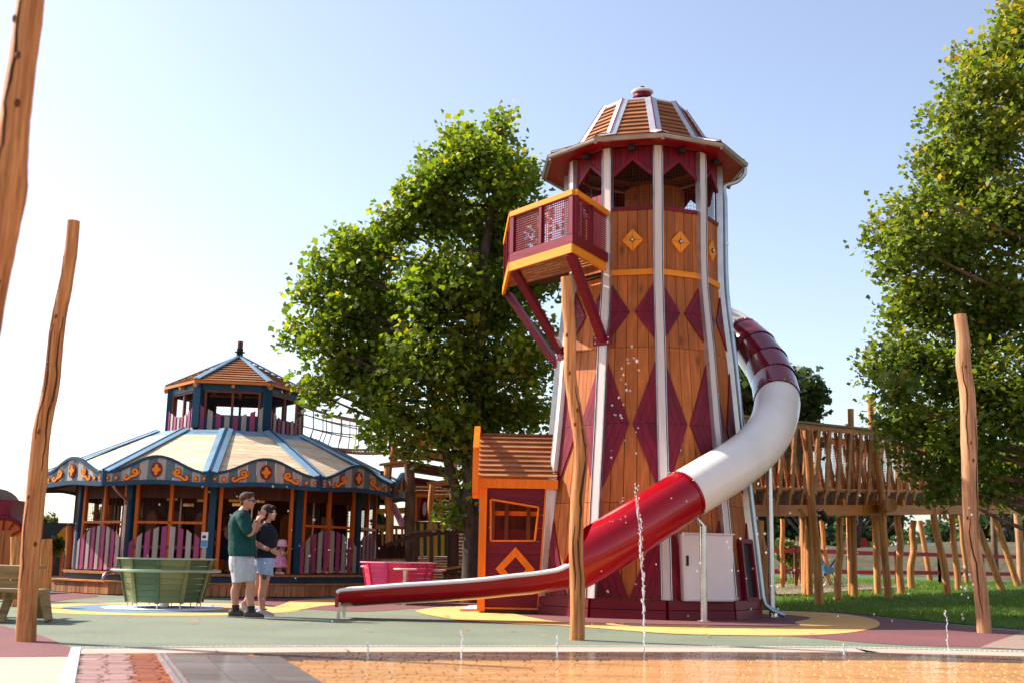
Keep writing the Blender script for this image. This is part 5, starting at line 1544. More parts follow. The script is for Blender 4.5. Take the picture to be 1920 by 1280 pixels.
for x in (x1 - .52, x0 + .3):
    for s, y in ((-1, BY + .4), (1, BY + .85)):
        MB().beam(V(x, y + s * .42, .0), V(x, y - s * .05, zt - .03), .10, .05, V(0, 1, 0)).build('leg', M['bench'], bn)
    MB().beam(V(x + .05, BY - .1, zs - .07), V(x + .05, BY + 1.33, zs - .07), .045, .10).build('cross_beam', M['bench'], bn)
MB().beam(V(x1 - .10, BY + .30, zs - .04), V(x1 + .03, BY + .15, 0.02), .09, .05, V(0, 1, 0)).build('brace', M['bench'], bn)
MB().beam(V(x0 + .35, BY + .62, .12), V(x1 - .35, BY + .62, zt - .1), .05, .09).build('brace', M['bench'], bn)

# ================================================================== FENCES
def slatfence(name, a, b, h, label, grp=None, w=.11, gap=.015, m=None, posts=1.8, cat='fence', jag=.04):
    a, b = Vector(a), Vector(b); d = (b - a).normalized(); L_ = (b - a).length; n = V(d.y, -d.x, 0)
    f = thing(name, a, label, cat, grp); x = 0
    while x < L_:
        p = a + d * (x + w / 2)
        MB().beam(p + V(0, 0, .03), p + V(0, 0, h + random.uniform(-jag, jag)), w, .022, n).build('slat', m or M['fence'], f); x += w + gap
    for z in (h * .25, h * .8): MB().beam(a + V(0, 0, z) - n * .035, b + V(0, 0, z) - n * .035, .035, .08).build('rail', m or M['fence'], f)
    return f
fa, fb = G(-60, 1130), P(134, 1080, 26.5)
slatfence('timber_fence', V(-11.3, 19.5, 0), V(-10.6, 25.6, 0), 1.15, 'red brown slat fence behind the picnic bench at the left edge')
slatfence('timber_fence', V(-14.5, 21.5, 0), V(-9.3, 20.0, 0) if False else V(-8.95, 20.9, 0), 1.25, 'nearer slat fence running to the post behind the left log pole')
for px, pyb, pyt, Y, r in ((28, 1160, 1005, 19.0, .13), (80, 1113, 1010, 21.0, .12), (125, 1090, 985, 27.0, .09)):
    b = G(px, pyb) if False else P(px, pyb, Y)
    t = P(px + 6, pyt, Y)
    logpole('fence_post', [V(b.x, b.y, 0), b.lerp(t, .5) + V(.02, 0, 0), t], [r, r * .95, r * .9], {28: 'thick round fence post by the picnic bench at the left edge', 80: 'round fence post beside the pavilion step behind the left log pole', 125: 'reddish post at the left corner of the pavilion'}[px], 'round fence posts', M['log'] if px != 125 else M['fence'], cat='fence post')
# black boundary fence far behind
bfc = thing('boundary_fence', P(60, 1050, 33), 'tall black panelled boundary fence behind the wagon and the slat fence', 'fence')
x = -24.0; zt = P(100, 979, 33).z
while x < -11.0:
    MB().box((x, 33 + .002 * x, zt / 2), (.98, .05, zt)).build('panel', M['black'], bfc); x += 1.0
# show wagon at the far left
wg = thing('show_wagon', P(0, 1010, 27), 'burgundy show wagon with a curved grey roof and orange scalloped valance at the left edge', 'wagon')
WY = 27.0
def W3(px, py, dy=0): return P(px, py, WY + dy)
xr_ = W3(24, 950).x; zf = W3(10, 1015).z; zc = W3(10, 952).z
MB().box((xr_ - 1.6, WY + 1.0, (zf + zc) / 2 + .2), (3.1, 1.9, zc - zf)).build('body', M['burgundy'], wg)
mb = MB(); rows_ = []
xe = P(35, 945, WY + 2.1).x
arc = [V(0, 1.25 * math.cos(t), .42 * math.sin(t)) for t in np.linspace(0, math.pi, 13)]
mb.prism([V(xe, WY + 1.0, W3(20, 946).z) + p for p in arc], (-3.8, 0, 0)); mb.build('roof', mat('dull_roof_felt', (.17, .13, .12), .5, .1, (3, 3, 3)), wg)
mb = MB()
for j in range(14):
    x = xe - .05 - j * .26
    mb.prism([V(x, WY - .26, W3(20, 947).z), V(x - .25, WY - .26, W3(20, 947).z), V(x - .25, WY - .26, W3(20, 953).z), V(x - .19, WY - .26, W3(20, 957).z), V(x - .06, WY - .26, W3(20, 957).z), V(x, WY - .26, W3(20, 953).z)], (0, .02, 0))
mb.build('valance', M['post_orange'], wg)
MB().box((xe - 1.9, WY - .22, W3(20, 947).z - .02), (3.7, .03, .12)).build('valance_board', M['burgundy'], wg)
for j in range(8):
    y = WY - .2 + j * .3
    MB().prism([V(xe + .03, y, W3(20, 947).z), V(xe + .03, y + .28, W3(20, 947).z), V(xe + .03, y + .28, W3(20, 953).z), V(xe + .03, y + .14, W3(20, 957).z), V(xe + .03, y, W3(20, 953).z)], (.02, 0, 0)).build('valance_flap', M['post_orange'], wg)
MB().tube([P(27, 955, WY + 2.1), P(24, 1005, WY + 2.1)], .03, 8).build('canopy_pole', M['steel'], wg)
wc = W3(4, 1012)
MB().tube([wc + V(.52 * math.cos(a), 0, .52 * math.sin(a)) for a in np.linspace(0, math.tau, 29)], .05, 8, caps=False).build('wheel_rim', M['burgundy'], wg, smooth=True)
MB().prism([wc + V(.48 * math.cos(a), .02, .48 * math.sin(a)) for a in np.linspace(0, math.tau, 25)[:-1]], (0, .03, 0)).build('wheel_disc', M['post_orange'], wg)
for k in range(6):
    a = k * math.pi / 6; MB().beam(wc + V(.5 * math.cos(a), -.02, .5 * math.sin(a)), wc - V(.5 * math.cos(a), .02, .5 * math.sin(a)), .03, .03).build('wheel_spoke', M['burgundy'], wg)
# little yellow diamond sign and shrubs behind the slat fence are set below with the plants
sg = thing('diamond_sign', P(118, 1010, 29), 'tilted orange yellow panel sign behind the fence left of the pavilion', 'sign')
c = P(118, 1010, 29)
MB().prism([c + V(-.25, 0, 0), c + V(0, 0, -.22), c + V(.25, 0, .08), c + V(0, 0, .3)], (0, .03, 0)).build('sign_panel', M['bright_yellow'], sg)
MB().beam(c + V(0, .05, .1), V(c.x, c.y + .05, 0), .06, .06).build('sign_post', M['fence'], sg)

# ================================================================== TIMBER BRIDGE (right)
br = thing('timber_bridge', (6.5, 26.3, 0), 'raised timber walkway with leaning baluster boards and log posts behind the tower slide', 'bridge')
bA, bB = V(3.2, 22.9, 0), V(17.0, 37.2, 0)
bd = (bB - bA).normalized(); bn_ = V(-bd.y, bd.x, 0); BW_ = 2.3
LB_ = (bB - bA).length
def bz(t, z0): return z0 + .044 * t
ZD, ZT_, ZU = 2.40, 3.92, 1.78      # deck, handrail, beam underside at t = 0
def bp3(t, off, z): q = bA + bd * t + bn_ * off; return V(q.x, q.y, bz(t, z))
for off, nm in ((0.0, 'near'), (BW_, 'far')):
    n_pieces = 5
    for i in range(n_pieces):
        t0, t1 = LB_ * i / n_pieces + .01, LB_ * (i + 1) / n_pieces - .01
        MB().beam(bp3(t0, off, ZT_), bp3(t1, off, ZT_), .16, .05).build('handrail', M['bench'] if off == 0 else M['plank'], br)
        MB().beam(bp3(t0, off, ZT_ - .10), bp3(t1, off, ZT_ - .10), .05, .12).build('top_rail', M['plank'], br)
        MB().beam(bp3(t0, off, ZD - .02), bp3(t1, off, ZD - .02), .10, .05).build('edge_board', M['plank'], br)
        MB().beam(bp3(t0, off + .12, ZD - .22), bp3(t1, off + .12, ZD - .22), .08, .26).build('side_beam', M['brown_wood'], br)
        MB().beam(bp3(t0, off + (.02 if off == 0 else 0), ZU + .11), bp3(t1, off + (.02 if off == 0 else 0), ZU + .11), .16, .25).build('bearer_beam', M['orange_h'], br)
    k = 0; t = .3
    while t < LB_ - .4:
        MB().beam(bp3(t, off - .05, ZD - .14), bp3(t + .26, off - .05, ZT_ - .16), .14, .045, bn_).build('baluster_board', M['plank'], br)
        MB().beam(bp3(t + .02, off + .03, ZD - .0), bp3(t - .38, off + .03, ZT_ - .16), .12, .04, bn_).build('baluster_board', M['plank'], br)
        MB().beam(bp3(t - .05, off - .05, ZD - .1), bp3(t - .05, off + .0, ZD - .38), .09, .05, bn_).build('bracket_block', M['plank'], br)
        t += .53; k += 1
    wm = MB()
    for j in range(1, 24): z = ZD + j * .06; wm.beam(bp3(0, off + .01, z), bp3(LB_, off + .01, z), .005, .005)
    for j in range(int(LB_ / .07)): wm.beam(bp3(j * .07, off + .01, ZD), bp3(j * .07, off + .01, ZT_ - .1), .006, .006, bn_)
    wm.build('net_mesh', M['wire'], br, kind='stuff')
j = 0; t = .05
while t < LB_:
    MB().beam(bp3(t, -.02, ZD - .055), bp3(t, BW_ + .02, ZD - .055), .135, .035).build('deck_board', M['plank'], br); t += .15
for t in np.arange(.5, LB_, 1.6):
    MB().beam(bp3(t, -.1, ZU + .30), bp3(t, BW_ + .1, ZU + .30), .10, .16).build('cross_joist', M['orange_h'], br)
# log posts of the bridge: crooked, some rising above the handrail
def bpost(px_top, py_top, px_bot, py_bot, Y, r, mid=0.0, m='log', nm='log_post'):
    t, b = P(px_top, py_top, Y), P(px_bot, py_bot, Y); b = V(b.x, b.y, lawn_z(b.x, b.y) - .02)
    pts = [b, b.lerp(t, .3) + V(mid * .6, 0, 0), b.lerp(t, .6) + V(-mid * .4, 0, 0), b.lerp(t, .8) + V(mid * .4, 0, 0), t]
    q = smoothpath(pts, 4)
    MB().tube(q, [r * .78 * (1.05 - .15 * i / len(q)) * (1 + .03 * math.sin(i * 1.7)) for i in range(len(q))], 12).build(nm, M[m], br, smooth=True)
for a in ((1512, 806, 1537, 1134, 25.6, .125, .03), (1643, 812, 1667, 1123, 28.9, .12, -.04), (1740, 905, 1778, 1115, 31.6, .125, .05), (1800, 900, 1880, 1104, 35, .13, .02),
          (1424, 975, 1437, 1132, 24.6, .135, -.06), (1576, 968, 1571, 1120, 28.2, .12, -.05), (1683, 945, 1691, 1108, 31.5, .125, -.07), (1783, 960, 1797, 1101, 34.5, .12, .03), (1862, 960, 1910, 1100, 38, .13, 0),
          (1516, 972, 1512, 1101, 30, .14, .02), (1713, 975, 1709, 1095, 35, .13, -.08), (1540, 975, 1553, 1088, 36, .10, .02), (1592, 970, 1596, 1094, 33, .12, .0),
          (1467, 972, 1466, 1091, 34, .09, .03), (1504, 972, 1502, 1094, 37, .10, .0), (1725, 975, 1744, 1074, 42, .12, .0), (1800, 965, 1812, 1070, 40, .10, .03),
          (1632, 742, 1646, 1100, 31.0, .12, .0), (1595, 766, 1598, 1010, 29.5, .11, .0), (1588, 794, 1590, 960, 30.5, .08, .0), (1512, 790, 1514, 960, 29.6, .10, .0), (1501, 757, 1505, 960, 31, .11, .0)):
    bpost(*a)
for a in ((1895, 780, 1915, 1090, 40, .16, .05, 'log_pale'), (1855, 700, 1868, 1090, 43, .14, -.05, 'bark_brown')):
    bpost(*a)
# sunlit bearer ends and a thick log joint
c = P(1664, 947, 28.7); MB().tube([c + V(-.0, -.25, 0), c + V(0, .5, 0)], .17, 16).build('log_joint', M['log'], br, smooth=True)
c = P(1532, 966, 25.4)
MB().beam(P(1536, 955, 25.35), P(1550, 975, 25.45), .16, .07).build('beam_notch', M['dark_wood'], br)
for a, b in (((1648, 946), (1662, 968)), ((1754, 944), (1778, 975)), ((1830, 925), (1855, 955)), ((1498, 952), (1510, 968))):
    Y = 25 + (a[0] - 1500) * .028
    MB().beam(P(*a, Y - .3), P(*b, Y - .3), .06, .06).build('knee_brace', M['plank'], br)
# red post-and-rail fence behind the bridge
rf = thing('rail_fence', P(1560, 1090, 36), 'burgundy red two-rail fence crossing behind the bridge posts', 'fence')
pts = [P(1380, 1040, 33), P(1590, 1040, 37), P(1760, 1040, 40), P(1990, 1040, 44)]
for a, b in zip(pts[:-1], pts[1:]):
    for py in (1038, 1075):
        za, zb3 = P(960, py + 8, a.y).z, P(960, py + 8, b.y).z
        za = CAM_H - (py + 10 - 1058) / 2150 * a.y + 0.0; zb3 = CAM_H - (py + 10 - 1062) / 2150 * b.y
        zA = P(1450, py, a.y).z if a is pts[0] else P(1450, py, b.y).z
        MB().beam(V(a.x, a.y, .95 + (.33 if py == 1038 else -.28)), V(b.x, b.y, .95 + (.33 if py == 1038 else -.28) + .02), .05, .13).build('rail', mat('rail_red', (.34, .02, .035), .5, .1, GH, .1), rf)
    n = int((b - a).length / 2.2)
    for j in range(n + 1):
        p = a.lerp(b, j / max(1, n)); MB().beam(V(p.x, p.y, lawn_z(p.x, p.y)), V(p.x, p.y, 1.38), .08, .08, V(0, 1, 0)).build('post', M['brown_wood'], rf)
# row of coloured boards far behind the bank
cols = [M['bright_yellow'], M['bench'], M['bright_red'], M['bright_yellow'], M['sky_blue'], M['step'], M['bright_green'], M['bright_yellow'], M['orange_v'], M['green_paint']]
cf = thing('coloured_board_fence', P(1780, 1040, 52), 'row of red, yellow, green and blue boards on top of the far bank', 'fence')
for i in range(64):
    x = 15 + i * .42 + random.uniform(-.1, .1)
    if random.random() < .22: continue
    y = 60; zb3 = lawn_z(x, y) + .05
    h = random.uniform(.35, .95)
    MB().beam(V(x, y, 1.2), V(x, y, 1.35 + h), random.uniform(.16, .3), .05, V(0, 1, 0)).build('coloured_board', random.choice(cols), cf)
MB().beam(V(14, 60.06, 1.7), V(43, 60.06, 1.7), .05, .12).build('rail', M['fence'], cf)

# ================================================================== TIMBER FORT AND RAMP (between pavilion and playhouse)
ft = thing('timber_fort', P(790, 1060, 28), 'timber play fort with green and yellow striped front and curtained window behind the plane tree', 'play fort')
FY = 28.0
def F3(px, py, dy=0.0): return P(px, py, FY + dy)
def fquad(pts, dy, name, m, th=.05, par=ft):
    return MB().prism([F3(x, y, dy) for x, y in pts], (0, th, 0)).build(name, m, par)
def flog(a, b, r, dy=0.0, m='log', wob=0.0):
    p, q_ = F3(*a, dy), F3(*b, dy)
    MB().tube(smoothpath([p, p.lerp(q_, .35) + V(wob, 0, 0), p.lerp(q_, .7) - V(wob, 0, 0), q_], 4), r, 12).build('log_post', M[m], ft, smooth=True)
# curtained front
for i in range(12): 
    y0 = 905 + i * 6.6
    if i < 4: fquad([(775, y0), (845, y0 + 1), (845, y0 + 7.2), (775, y0 + 6.2)], 0, 'wall_board', M['orange_h'])
    else:
        fquad([(775, y0), (784, y0), (784, y0 + 6.2), (775, y0 + 6.2)], 0, 'wall_board', M['orange_h'])
        fquad([(826, y0), (880, y0), (880, y0 + 6.2), (826, y0 + 6.2)], 0, 'wall_board', M['burgundy_h'])
fquad([(774, 893), (850, 905), (850, 915), (774, 905)], -.06, 'fascia_board', M['burgundy_h'])
fquad([(776, 924), (830, 926), (830, 932), (776, 931)], -.1, 'window_head', M['yellow'])
fquad([(776, 931), (782, 931), (782, 976), (776, 976)], -.1, 'window_side', M['yellow'])
fquad([(823, 931), (829, 931), (829, 976), (823, 976)], -.1, 'window_side', M['yellow'])
fquad([(782, 931), (823, 931), (823, 976), (782, 976)], .5, 'window_dark', M['crest'])
for s, pts in ((0, [(782, 931), (790, 931), (789, 945), (786, 956), (786, 976), (782, 976)]), (1, [(815, 931), (823, 931), (823, 976), (819, 976), (819, 956), (816, 945)])):
    fquad(pts, -.04, 'curtain', M['pink'])
c = F3(796, 953, .1); MB().prism([c + V(.05 * math.cos(a), 0, .17 * math.sin(a)) for a in np.linspace(0, math.tau, 17)[:-1]], (0, .02, 0)).build('oval_mirror', M['white'], ft)
fquad([(774, 976), (850, 978), (850, 981), (774, 979)], -.12, 'counter_shelf', M['pink'])
for j in range(10):
    x0 = 774 + j * 6.6
    fquad([(x0, 979), (x0 + 6.4, 979), (x0 + 6.4, 1042), (x0, 1042)], -.06, 'stripe_board', M['bright_yellow'] if j % 2 == 0 else M['green_paint'])
fquad([(840, 979), (848, 979), (848, 1046), (840, 1046)], -.08, 'corner_board', M['burgundy'])
fquad([(774, 1042), (846, 1043), (846, 1046), (774, 1045)], -.1, 'bottom_rail', M['pink'])
for i in range(12):
    y0 = 1046 + i * 5; fquad([(700, y0), (900, y0), (900, y0 + 4.6), (700, y0 + 4.6)], .1, 'base_board', M['step'])
for i in range(20):
    y0 = 915 + i * 6.6; fquad([(852, y0), (905, y0), (905, y0 + 6.2), (852, y0 + 6.2)], .35, 'wall_board', M['step'])
# little shed roofs
for i in range(14):
    x0 = 733 + i * 9
    fquad([(x0, 858 + i * .3), (x0 + 8.6, 858 + i * .3), (x0 + 8.2, 846), (x0 + .8, 846)], -.5 - .0 * i, 'roof_shake', M['plank'], .4)
fquad([(711, 868), (762, 861), (762, 864), (711, 873)], -1.0, 'eave_board', M['step'])
fquad([(718, 868), (768, 862), (768, 874), (720, 877)], -.95, 'eave_beam', M['plank'])
for i in range(5):
    fquad([(765, 862 + i * 4), (905, 888 + i * 3), (905, 891 + i * 3), (765, 866 + i * 4)], -.7 + i * .2, 'roof_plank', M['brown_wood'], .5)
fquad([(800, 903), (846, 897), (850, 907), (802, 913)], -1.3, 'lintel_beam', M['plank'])
for z in range(3): fquad([(713, 882 + z * 12), (723, 881 + z * 12), (723, 893 + z * 12), (713, 894 + z * 12)], -.3, 'green_wall_board', M['green_paint'])
flog((729, 1018), (728, 874), .095, -.9, 'log', .03)
flog((770, 1060), (767, 870), .12, -1.1, 'bark_brown', -.02)
flog((806, 1060), (811, 908), .07, -1.4, 'log', .03)
flog((848, 1060), (851, 900), .08, -1.5, 'bark_brown', .02)
flog((737, 870), (741, 838), .10, .2, 'fence')
fquad([(706, 982), (770, 986), (770, 992), (706, 990)], -.6, 'deck_rail', M['plank'])
fquad([(706, 953), (765, 950), (765, 962), (706, 962)], .2, 'deck_board', M['bright_yellow'])
for a, b in (((735, 945), (754, 985)), ((738, 945), (757, 985))): MB().beam(F3(*a, -.7), F3(*b, -.7), .09, .12).build('pink_brace', M['tub_pink_rim'], ft)
MB().beam(F3(762, 962, -.6), F3(752, 990, -.6), .07, .08).build('brace', M['bright_red'], ft)
MB().beam(F3(866, 938, -.6), F3(882, 955, -.6), .10, .10).build('orange_brace', M['orange_h'], ft)
for x in (715, 727, 741, 752): fquad([(x, 990), (x + 4, 990), (x + 4, 1022), (x, 1022)], -.55, 'baluster', M['plank'])
fquad([(706, 1000), (775, 1000), (775, 1050), (706, 1050)], .4, 'backing_board', M['dark_wood'])
# upper fort bits glimpsed through the crown
for (x, y, w, h, m) in ((735, 800, 8, 60, 'fence'), (800, 790, 7, 70, 'plank'), (853, 770, 6, 110, 'tub_pink_rim'), (880, 850, 6, 60, 'plank')):
    MB().beam(F3(x, y, .6), F3(x, y + h, .6), .12, .12, V(0, 1, 0)).build('tall_post', M[m], ft)
for (x, y, w, h, m) in ((760, 815, 60, 26, 'orange_h'), (822, 812, 50, 30, 'plank'), (862, 846, 26, 16, 'step'), (742, 828, 22, 10, 'pink')):
    fquad([(x, y), (x + w, y + 3), (x + w, y + h), (x, y + h - 3)], 1.0, 'upper_wall_board', M[m])
MB().beam(F3(865, 872, -.2), F3(880, 860, -.2), .12, .12).build('pink_brace', M['tub_pink_rim'], ft)

rmp = thing('timber_ramp', P(800, 1080, 25.5), 'dark timber ramp with handrail and balusters in front of the fort', 'ramp')
RY = 25.8
def R3(px, py, dy=0.0): return P(px, py, RY + dy)
MB().beam(R3(725, 1021), R3(770, 1005), .12, .09).build('handrail', M['dark_wood'], rmp)
MB().beam(R3(768, 1004), R3(884, 991), .12, .10).build('handrail', M['dark_wood'], rmp)
MB().beam(R3(768, 1001, -.02) + V(0, -.03, .04), R3(884, 988, -.02) + V(0, -.03, .04), .10, .03).build('rail_cap', M['bark_brown'], rmp)
for px in (781, 809, 842, 849, 857):
    top = R3(px, 1000); b = R3(px, 1064 if px > 830 else 1080)
    MB().beam(b, top, .075, .06, V(0, 1, 0)).build('baluster', M['dark_wood'], rmp)
for px in (792, 840, 870): MB().beam(R3(px, 1078), R3(px, 1000), .04, .04, V(0, 1, 0)).build('light_baluster', M['plank'], rmp)
MB().beam(R3(760, 1078), R3(884, 1058), .2, .05).build('ramp_edge_board', M['plank'], rmp)
MB().beam(R3(830, 1072, .0), R3(884, 1062, 0), .16, .09).build('ramp_beam', M['dark_wood'], rmp)
for i in range(9):
    x0 = 832 + i * 6.4
    MB().prism([R3(x0, 1074 - i * .7, .05), R3(x0 + 6, 1073.5 - i * .7, .05), V(R3(x0 + 6, 1073, .05).x, RY + .05, 0), V(R3(x0, 1073, .05).x, RY + .05, 0)], (0, .04, 0)).build('skirt_board', M['brown_wood'], rmp)
# ================================================================== TREES
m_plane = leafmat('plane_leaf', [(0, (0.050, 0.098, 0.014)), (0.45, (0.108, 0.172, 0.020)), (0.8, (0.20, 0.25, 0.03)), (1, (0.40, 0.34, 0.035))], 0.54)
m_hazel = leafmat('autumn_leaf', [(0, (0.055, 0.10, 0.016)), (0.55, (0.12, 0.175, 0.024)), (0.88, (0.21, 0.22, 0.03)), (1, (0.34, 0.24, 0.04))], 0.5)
m_far = leafmat('far_leaf', [(0, (0.03, 0.06, 0.02)), (0.6, (0.05, 0.09, 0.025)), (1, (0.10, 0.12, 0.03))], 0.35)
m_shrub = leafmat('shrub_leaf', [(0, (0.035, 0.075, 0.012)), (0.6, (0.09, 0.14, 0.02)), (1, (0.30, 0.24, 0.06))], 0.35)
LEAF = np.array([(0, -.5), (.30, -.28), (.5, .08), (.22, .18), (0, .55), (-.22, .18), (-.5, .08), (-.30, -.28)])
def leaves(name, clumps, per, spread, size, m, par, droop=.35, stretch=1.0):
    c = np.repeat(np.array([list(p[0]) for p in clumps]), per, 0)
    hue = np.repeat(np.array([p[1] for p in clumps]), per)
    n = len(c)
    c = c + np.clip(rng.normal(0, spread, (n, 3)), -1.7 * spread, 1.7 * spread) * np.array([1, 1, .8])
    nrm = rng.normal(0, 1, (n, 3)); nrm[:, 2] = np.abs(nrm[:, 2]) + .35
    nrm /= np.linalg.norm(nrm, axis=1)[:, None]
    a = np.cross(nrm, rng.normal(0, 1, (n, 3))); a /= np.linalg.norm(a, axis=1)[:, None]
    b = np.cross(nrm, a)
    s = size * rng.uniform(.5, 1.45, n)
    k = len(LEAF)
    v = c[:, None, :] + (a[:, None, :] * LEAF[None, :, 0:1] + b[:, None, :] * LEAF[None, :, 1:2]) * s[:, None, None]
    curl = (np.abs(LEAF[:, 0]) ** 1.0)[None, :, None] * nrm[:, None, :] * s[:, None, None] * -.30
    v = v + curl
    org = np.array(ORG[par.name])
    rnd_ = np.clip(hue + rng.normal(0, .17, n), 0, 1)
    o = leafmesh(name, (v - org).reshape(-1, 3), k, m, rnd_)
    o.parent = par; o.location = (0, 0, 0)
    return settag(o, kind='stuff')
def tree(name, base, trunk, blobs, Y, nclump, per, spread, size, lm, bark, label, group=None, depth=1.6, cat='tree', trunk_r=.22, dens_pow=.45, branches=True, toph=0.0):
    b = Vector(base)
    t = thing(name, b, label, cat, group)
    blobs3 = []
    for bl in blobs:
        px, py, pr = bl[:3]
        yy = Y + (bl[3] if len(bl) > 3 else random.uniform(-depth, depth) * .6)
        c = P(px, py, yy); blobs3.append((c, pr * yy / F_PX))
    vol = np.array([r ** 1.9 * (.4 if bl[0] > 1990 else 1) for (_, r), bl in zip(blobs3, blobs)]); vol /= vol.sum()
    from mathutils import noise as mn
    clumps = []
    idx = rng.choice(len(blobs3), nclump, p=vol)
    for i in idx:
        c, r = blobs3[i]
        d = rng.normal(0, 1, 3); d /= np.linalg.norm(d)
        rr = r * random.random() ** dens_pow * (.82 + .5 * mn.noise(Vector(d) * 2.3 + Vector((i * 3.1, 0, 0))) + .18 * mn.noise(Vector(d) * 6 + Vector((i * 1.7, 5, 0))))
        p = Vector(c) + Vector(d) * rr
        p.y = c.y + (p.y - c.y) * 1.25
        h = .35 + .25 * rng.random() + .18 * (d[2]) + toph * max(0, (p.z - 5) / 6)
        clumps.append((p, h))
    leaves('foliage', clumps, per, spread, size, lm, t)
    # trunk and limbs
    q = smoothpath([Vector(p) for p in trunk], 5); n = len(q)
    MB().tube(q, [trunk_r * (1 - .75 * i / n) * (1 + .05 * math.sin(i * 1.9)) + (.10 if i == 0 else 0) for i in range(n)], 14).build('trunk', bark, t, smooth=True)
    if branches:
        for c, r in blobs3:
            s = q[min(n - 1, int(n * random.uniform(.35, .8)))]
            # leave the trunk below the blob
            cands = [p for p in q if p.z < c.z - .15 * (c - p).length] or [q[n // 3]]
            s = cands[-1]
            m1 = s.lerp(c, .5) + V(random.uniform(-.2, .2), random.uniform(-.2, .2), -.08 * (c - s).length)
            pth = smoothpath([s, m1, c], 5)
            L_ = (c - s).length; r0 = min(trunk_r * .5, .018 + .016 * L_)
            MB().tube(pth, [lerp(r0, .012, i / (len(pth) - 1)) for i in range(len(pth))], 7).build('branch', bark, t, smooth=True)
        tw = MB()
        for _ in range(int(nclump * .28)):
            i = rng.choice(len(blobs3), p=vol); c, r = blobs3[i]
            p = Vector(clumps[rng.integers(len(clumps))][0]); 
            j = min(range(len(blobs3)), key=lambda k: (blobs3[k][0] - p).length)
            c = blobs3[j][0]
            s = c.lerp(p, random.uniform(0, .4)); mm = s.lerp(p, .5) + V(random.uniform(-.1, .1), random.uniform(-.1, .1), -.05)
            tw.tube([s, mm, p], [.014, .009, .004], 4, caps=False)
        tw.build('twigs', bark, t, kind='stuff')
    return t
tb = V(P(884, 1082, 24.2).x, 24.2, 0)
PT = lambda x, y, Y=24.2: P(x, y, Y)
plane_blobs = [(905, 300, 62), (955, 345, 58), (862, 262, 34, 0), (868, 300, 44), (938, 248, 30, 0), (942, 225, 16, 0), (985, 318, 30), (812, 300, 24, 0), (805, 345, 38), (775, 385, 36), (845, 330, 40), (832, 405, 66), (930, 430, 92), (745, 425, 44), (700, 470, 52), (655, 455, 30, 0), (655, 500, 52), (598, 490, 26, 0), (590, 545, 32), (700, 560, 84), (640, 590, 58), (560, 625, 26, .2), (535, 632, 16, 0), (600, 645, 30), (822, 540, 96), (935, 560, 100), (1005, 520, 50), (700, 665, 78), (640, 700, 48), (600, 740, 26, 0), (575, 715, 18, 0), (790, 680, 92), (895, 690, 96), (985, 680, 62), (705, 740, 42), (742, 785, 46), (705, 815, 24, 0), (840, 790, 62), (920, 790, 56), (985, 770, 50), (770, 840, 22, 0), (860, 850, 26, -.3), (845, 965, 17, -.4), (868, 920, 14, -.5), (1000, 400, 26), (1015, 640, 36), (560, 560, 14, 0)]
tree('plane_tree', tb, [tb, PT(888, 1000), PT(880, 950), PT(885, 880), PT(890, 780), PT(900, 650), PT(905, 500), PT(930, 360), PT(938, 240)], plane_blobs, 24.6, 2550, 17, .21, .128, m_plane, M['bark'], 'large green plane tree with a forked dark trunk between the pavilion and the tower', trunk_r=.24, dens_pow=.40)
# second stem leaning left
t_ = bpy.data.objects['plane_tree']
q = smoothpath([PT(886, 985), PT(862, 935), PT(845, 885), PT(832, 830), PT(815, 760), PT(800, 660), PT(770, 540)], 5)
MB().tube(q, [lerp(.13, .05, i / len(q)) for i in range(len(q))], 12).build('trunk', M['bark'], t_, smooth=True)

rb = P(2075, 1100, 21.5); rb = V(rb.x, 21.5, 0)
RT3 = lambda x, y, Y=21.5: P(x, y, Y)
right_blobs = [(1900, 40, 40), (1950, 60, 90), (1868, 110, 52), (1812, 112, 20, 0), (1832, 160, 46), (1785, 165, 20, 0), (1920, 190, 95), (1790, 215, 40), (1738, 214, 14, 0), (1850, 270, 80), (1760, 285, 36), (1725, 305, 20, 0), (1790, 350, 60), (1735, 365, 26), (1672, 385, 15, 0), (1705, 405, 30), (1650, 432, 22, 0), (1632, 452, 13, 0), (1700, 455, 46), (1900, 400, 110), (1790, 460, 80), (1675, 505, 30), (1730, 560, 70), (1690, 590, 34), (1850, 580, 110), (1660, 640, 22, 0), (1700, 670, 58), (1640, 690, 26, 0), (1790, 700, 90), (1900, 740, 110), (1680, 735, 40), (1720, 790, 56), (1655, 785, 24, 0), (1800, 820, 70), (1690, 850, 24, -.2), (1735, 880, 24, -.5), (1765, 915, 24, -.6), (1800, 880, 44), (1880, 880, 60), (1648, 815, 14, -.3), (1850, 925, 24, -.2), (1925, 940, 40),
               (2050, 150, 150), (2080, 380, 180), (2060, 640, 180), (2040, 830, 120), (2200, 300, 150), (2220, 560, 160), (1990, -60, 120), (2120, -80, 120), (2030, -200, 90)]
tree('autumn_tree', rb, [rb, RT3(2070, 900), RT3(2060, 700), RT3(2070, 500), RT3(2060, 300), RT3(2050, 60), RT3(2040, -120)], right_blobs, 21.6, 4200, 17, .20, .105, m_hazel, M['bark_brown'], 'tall leafy tree with yellowing leaves overhanging the timber bridge at the right edge', depth=2.0, trunk_r=.34, dens_pow=.42, toph=.14)

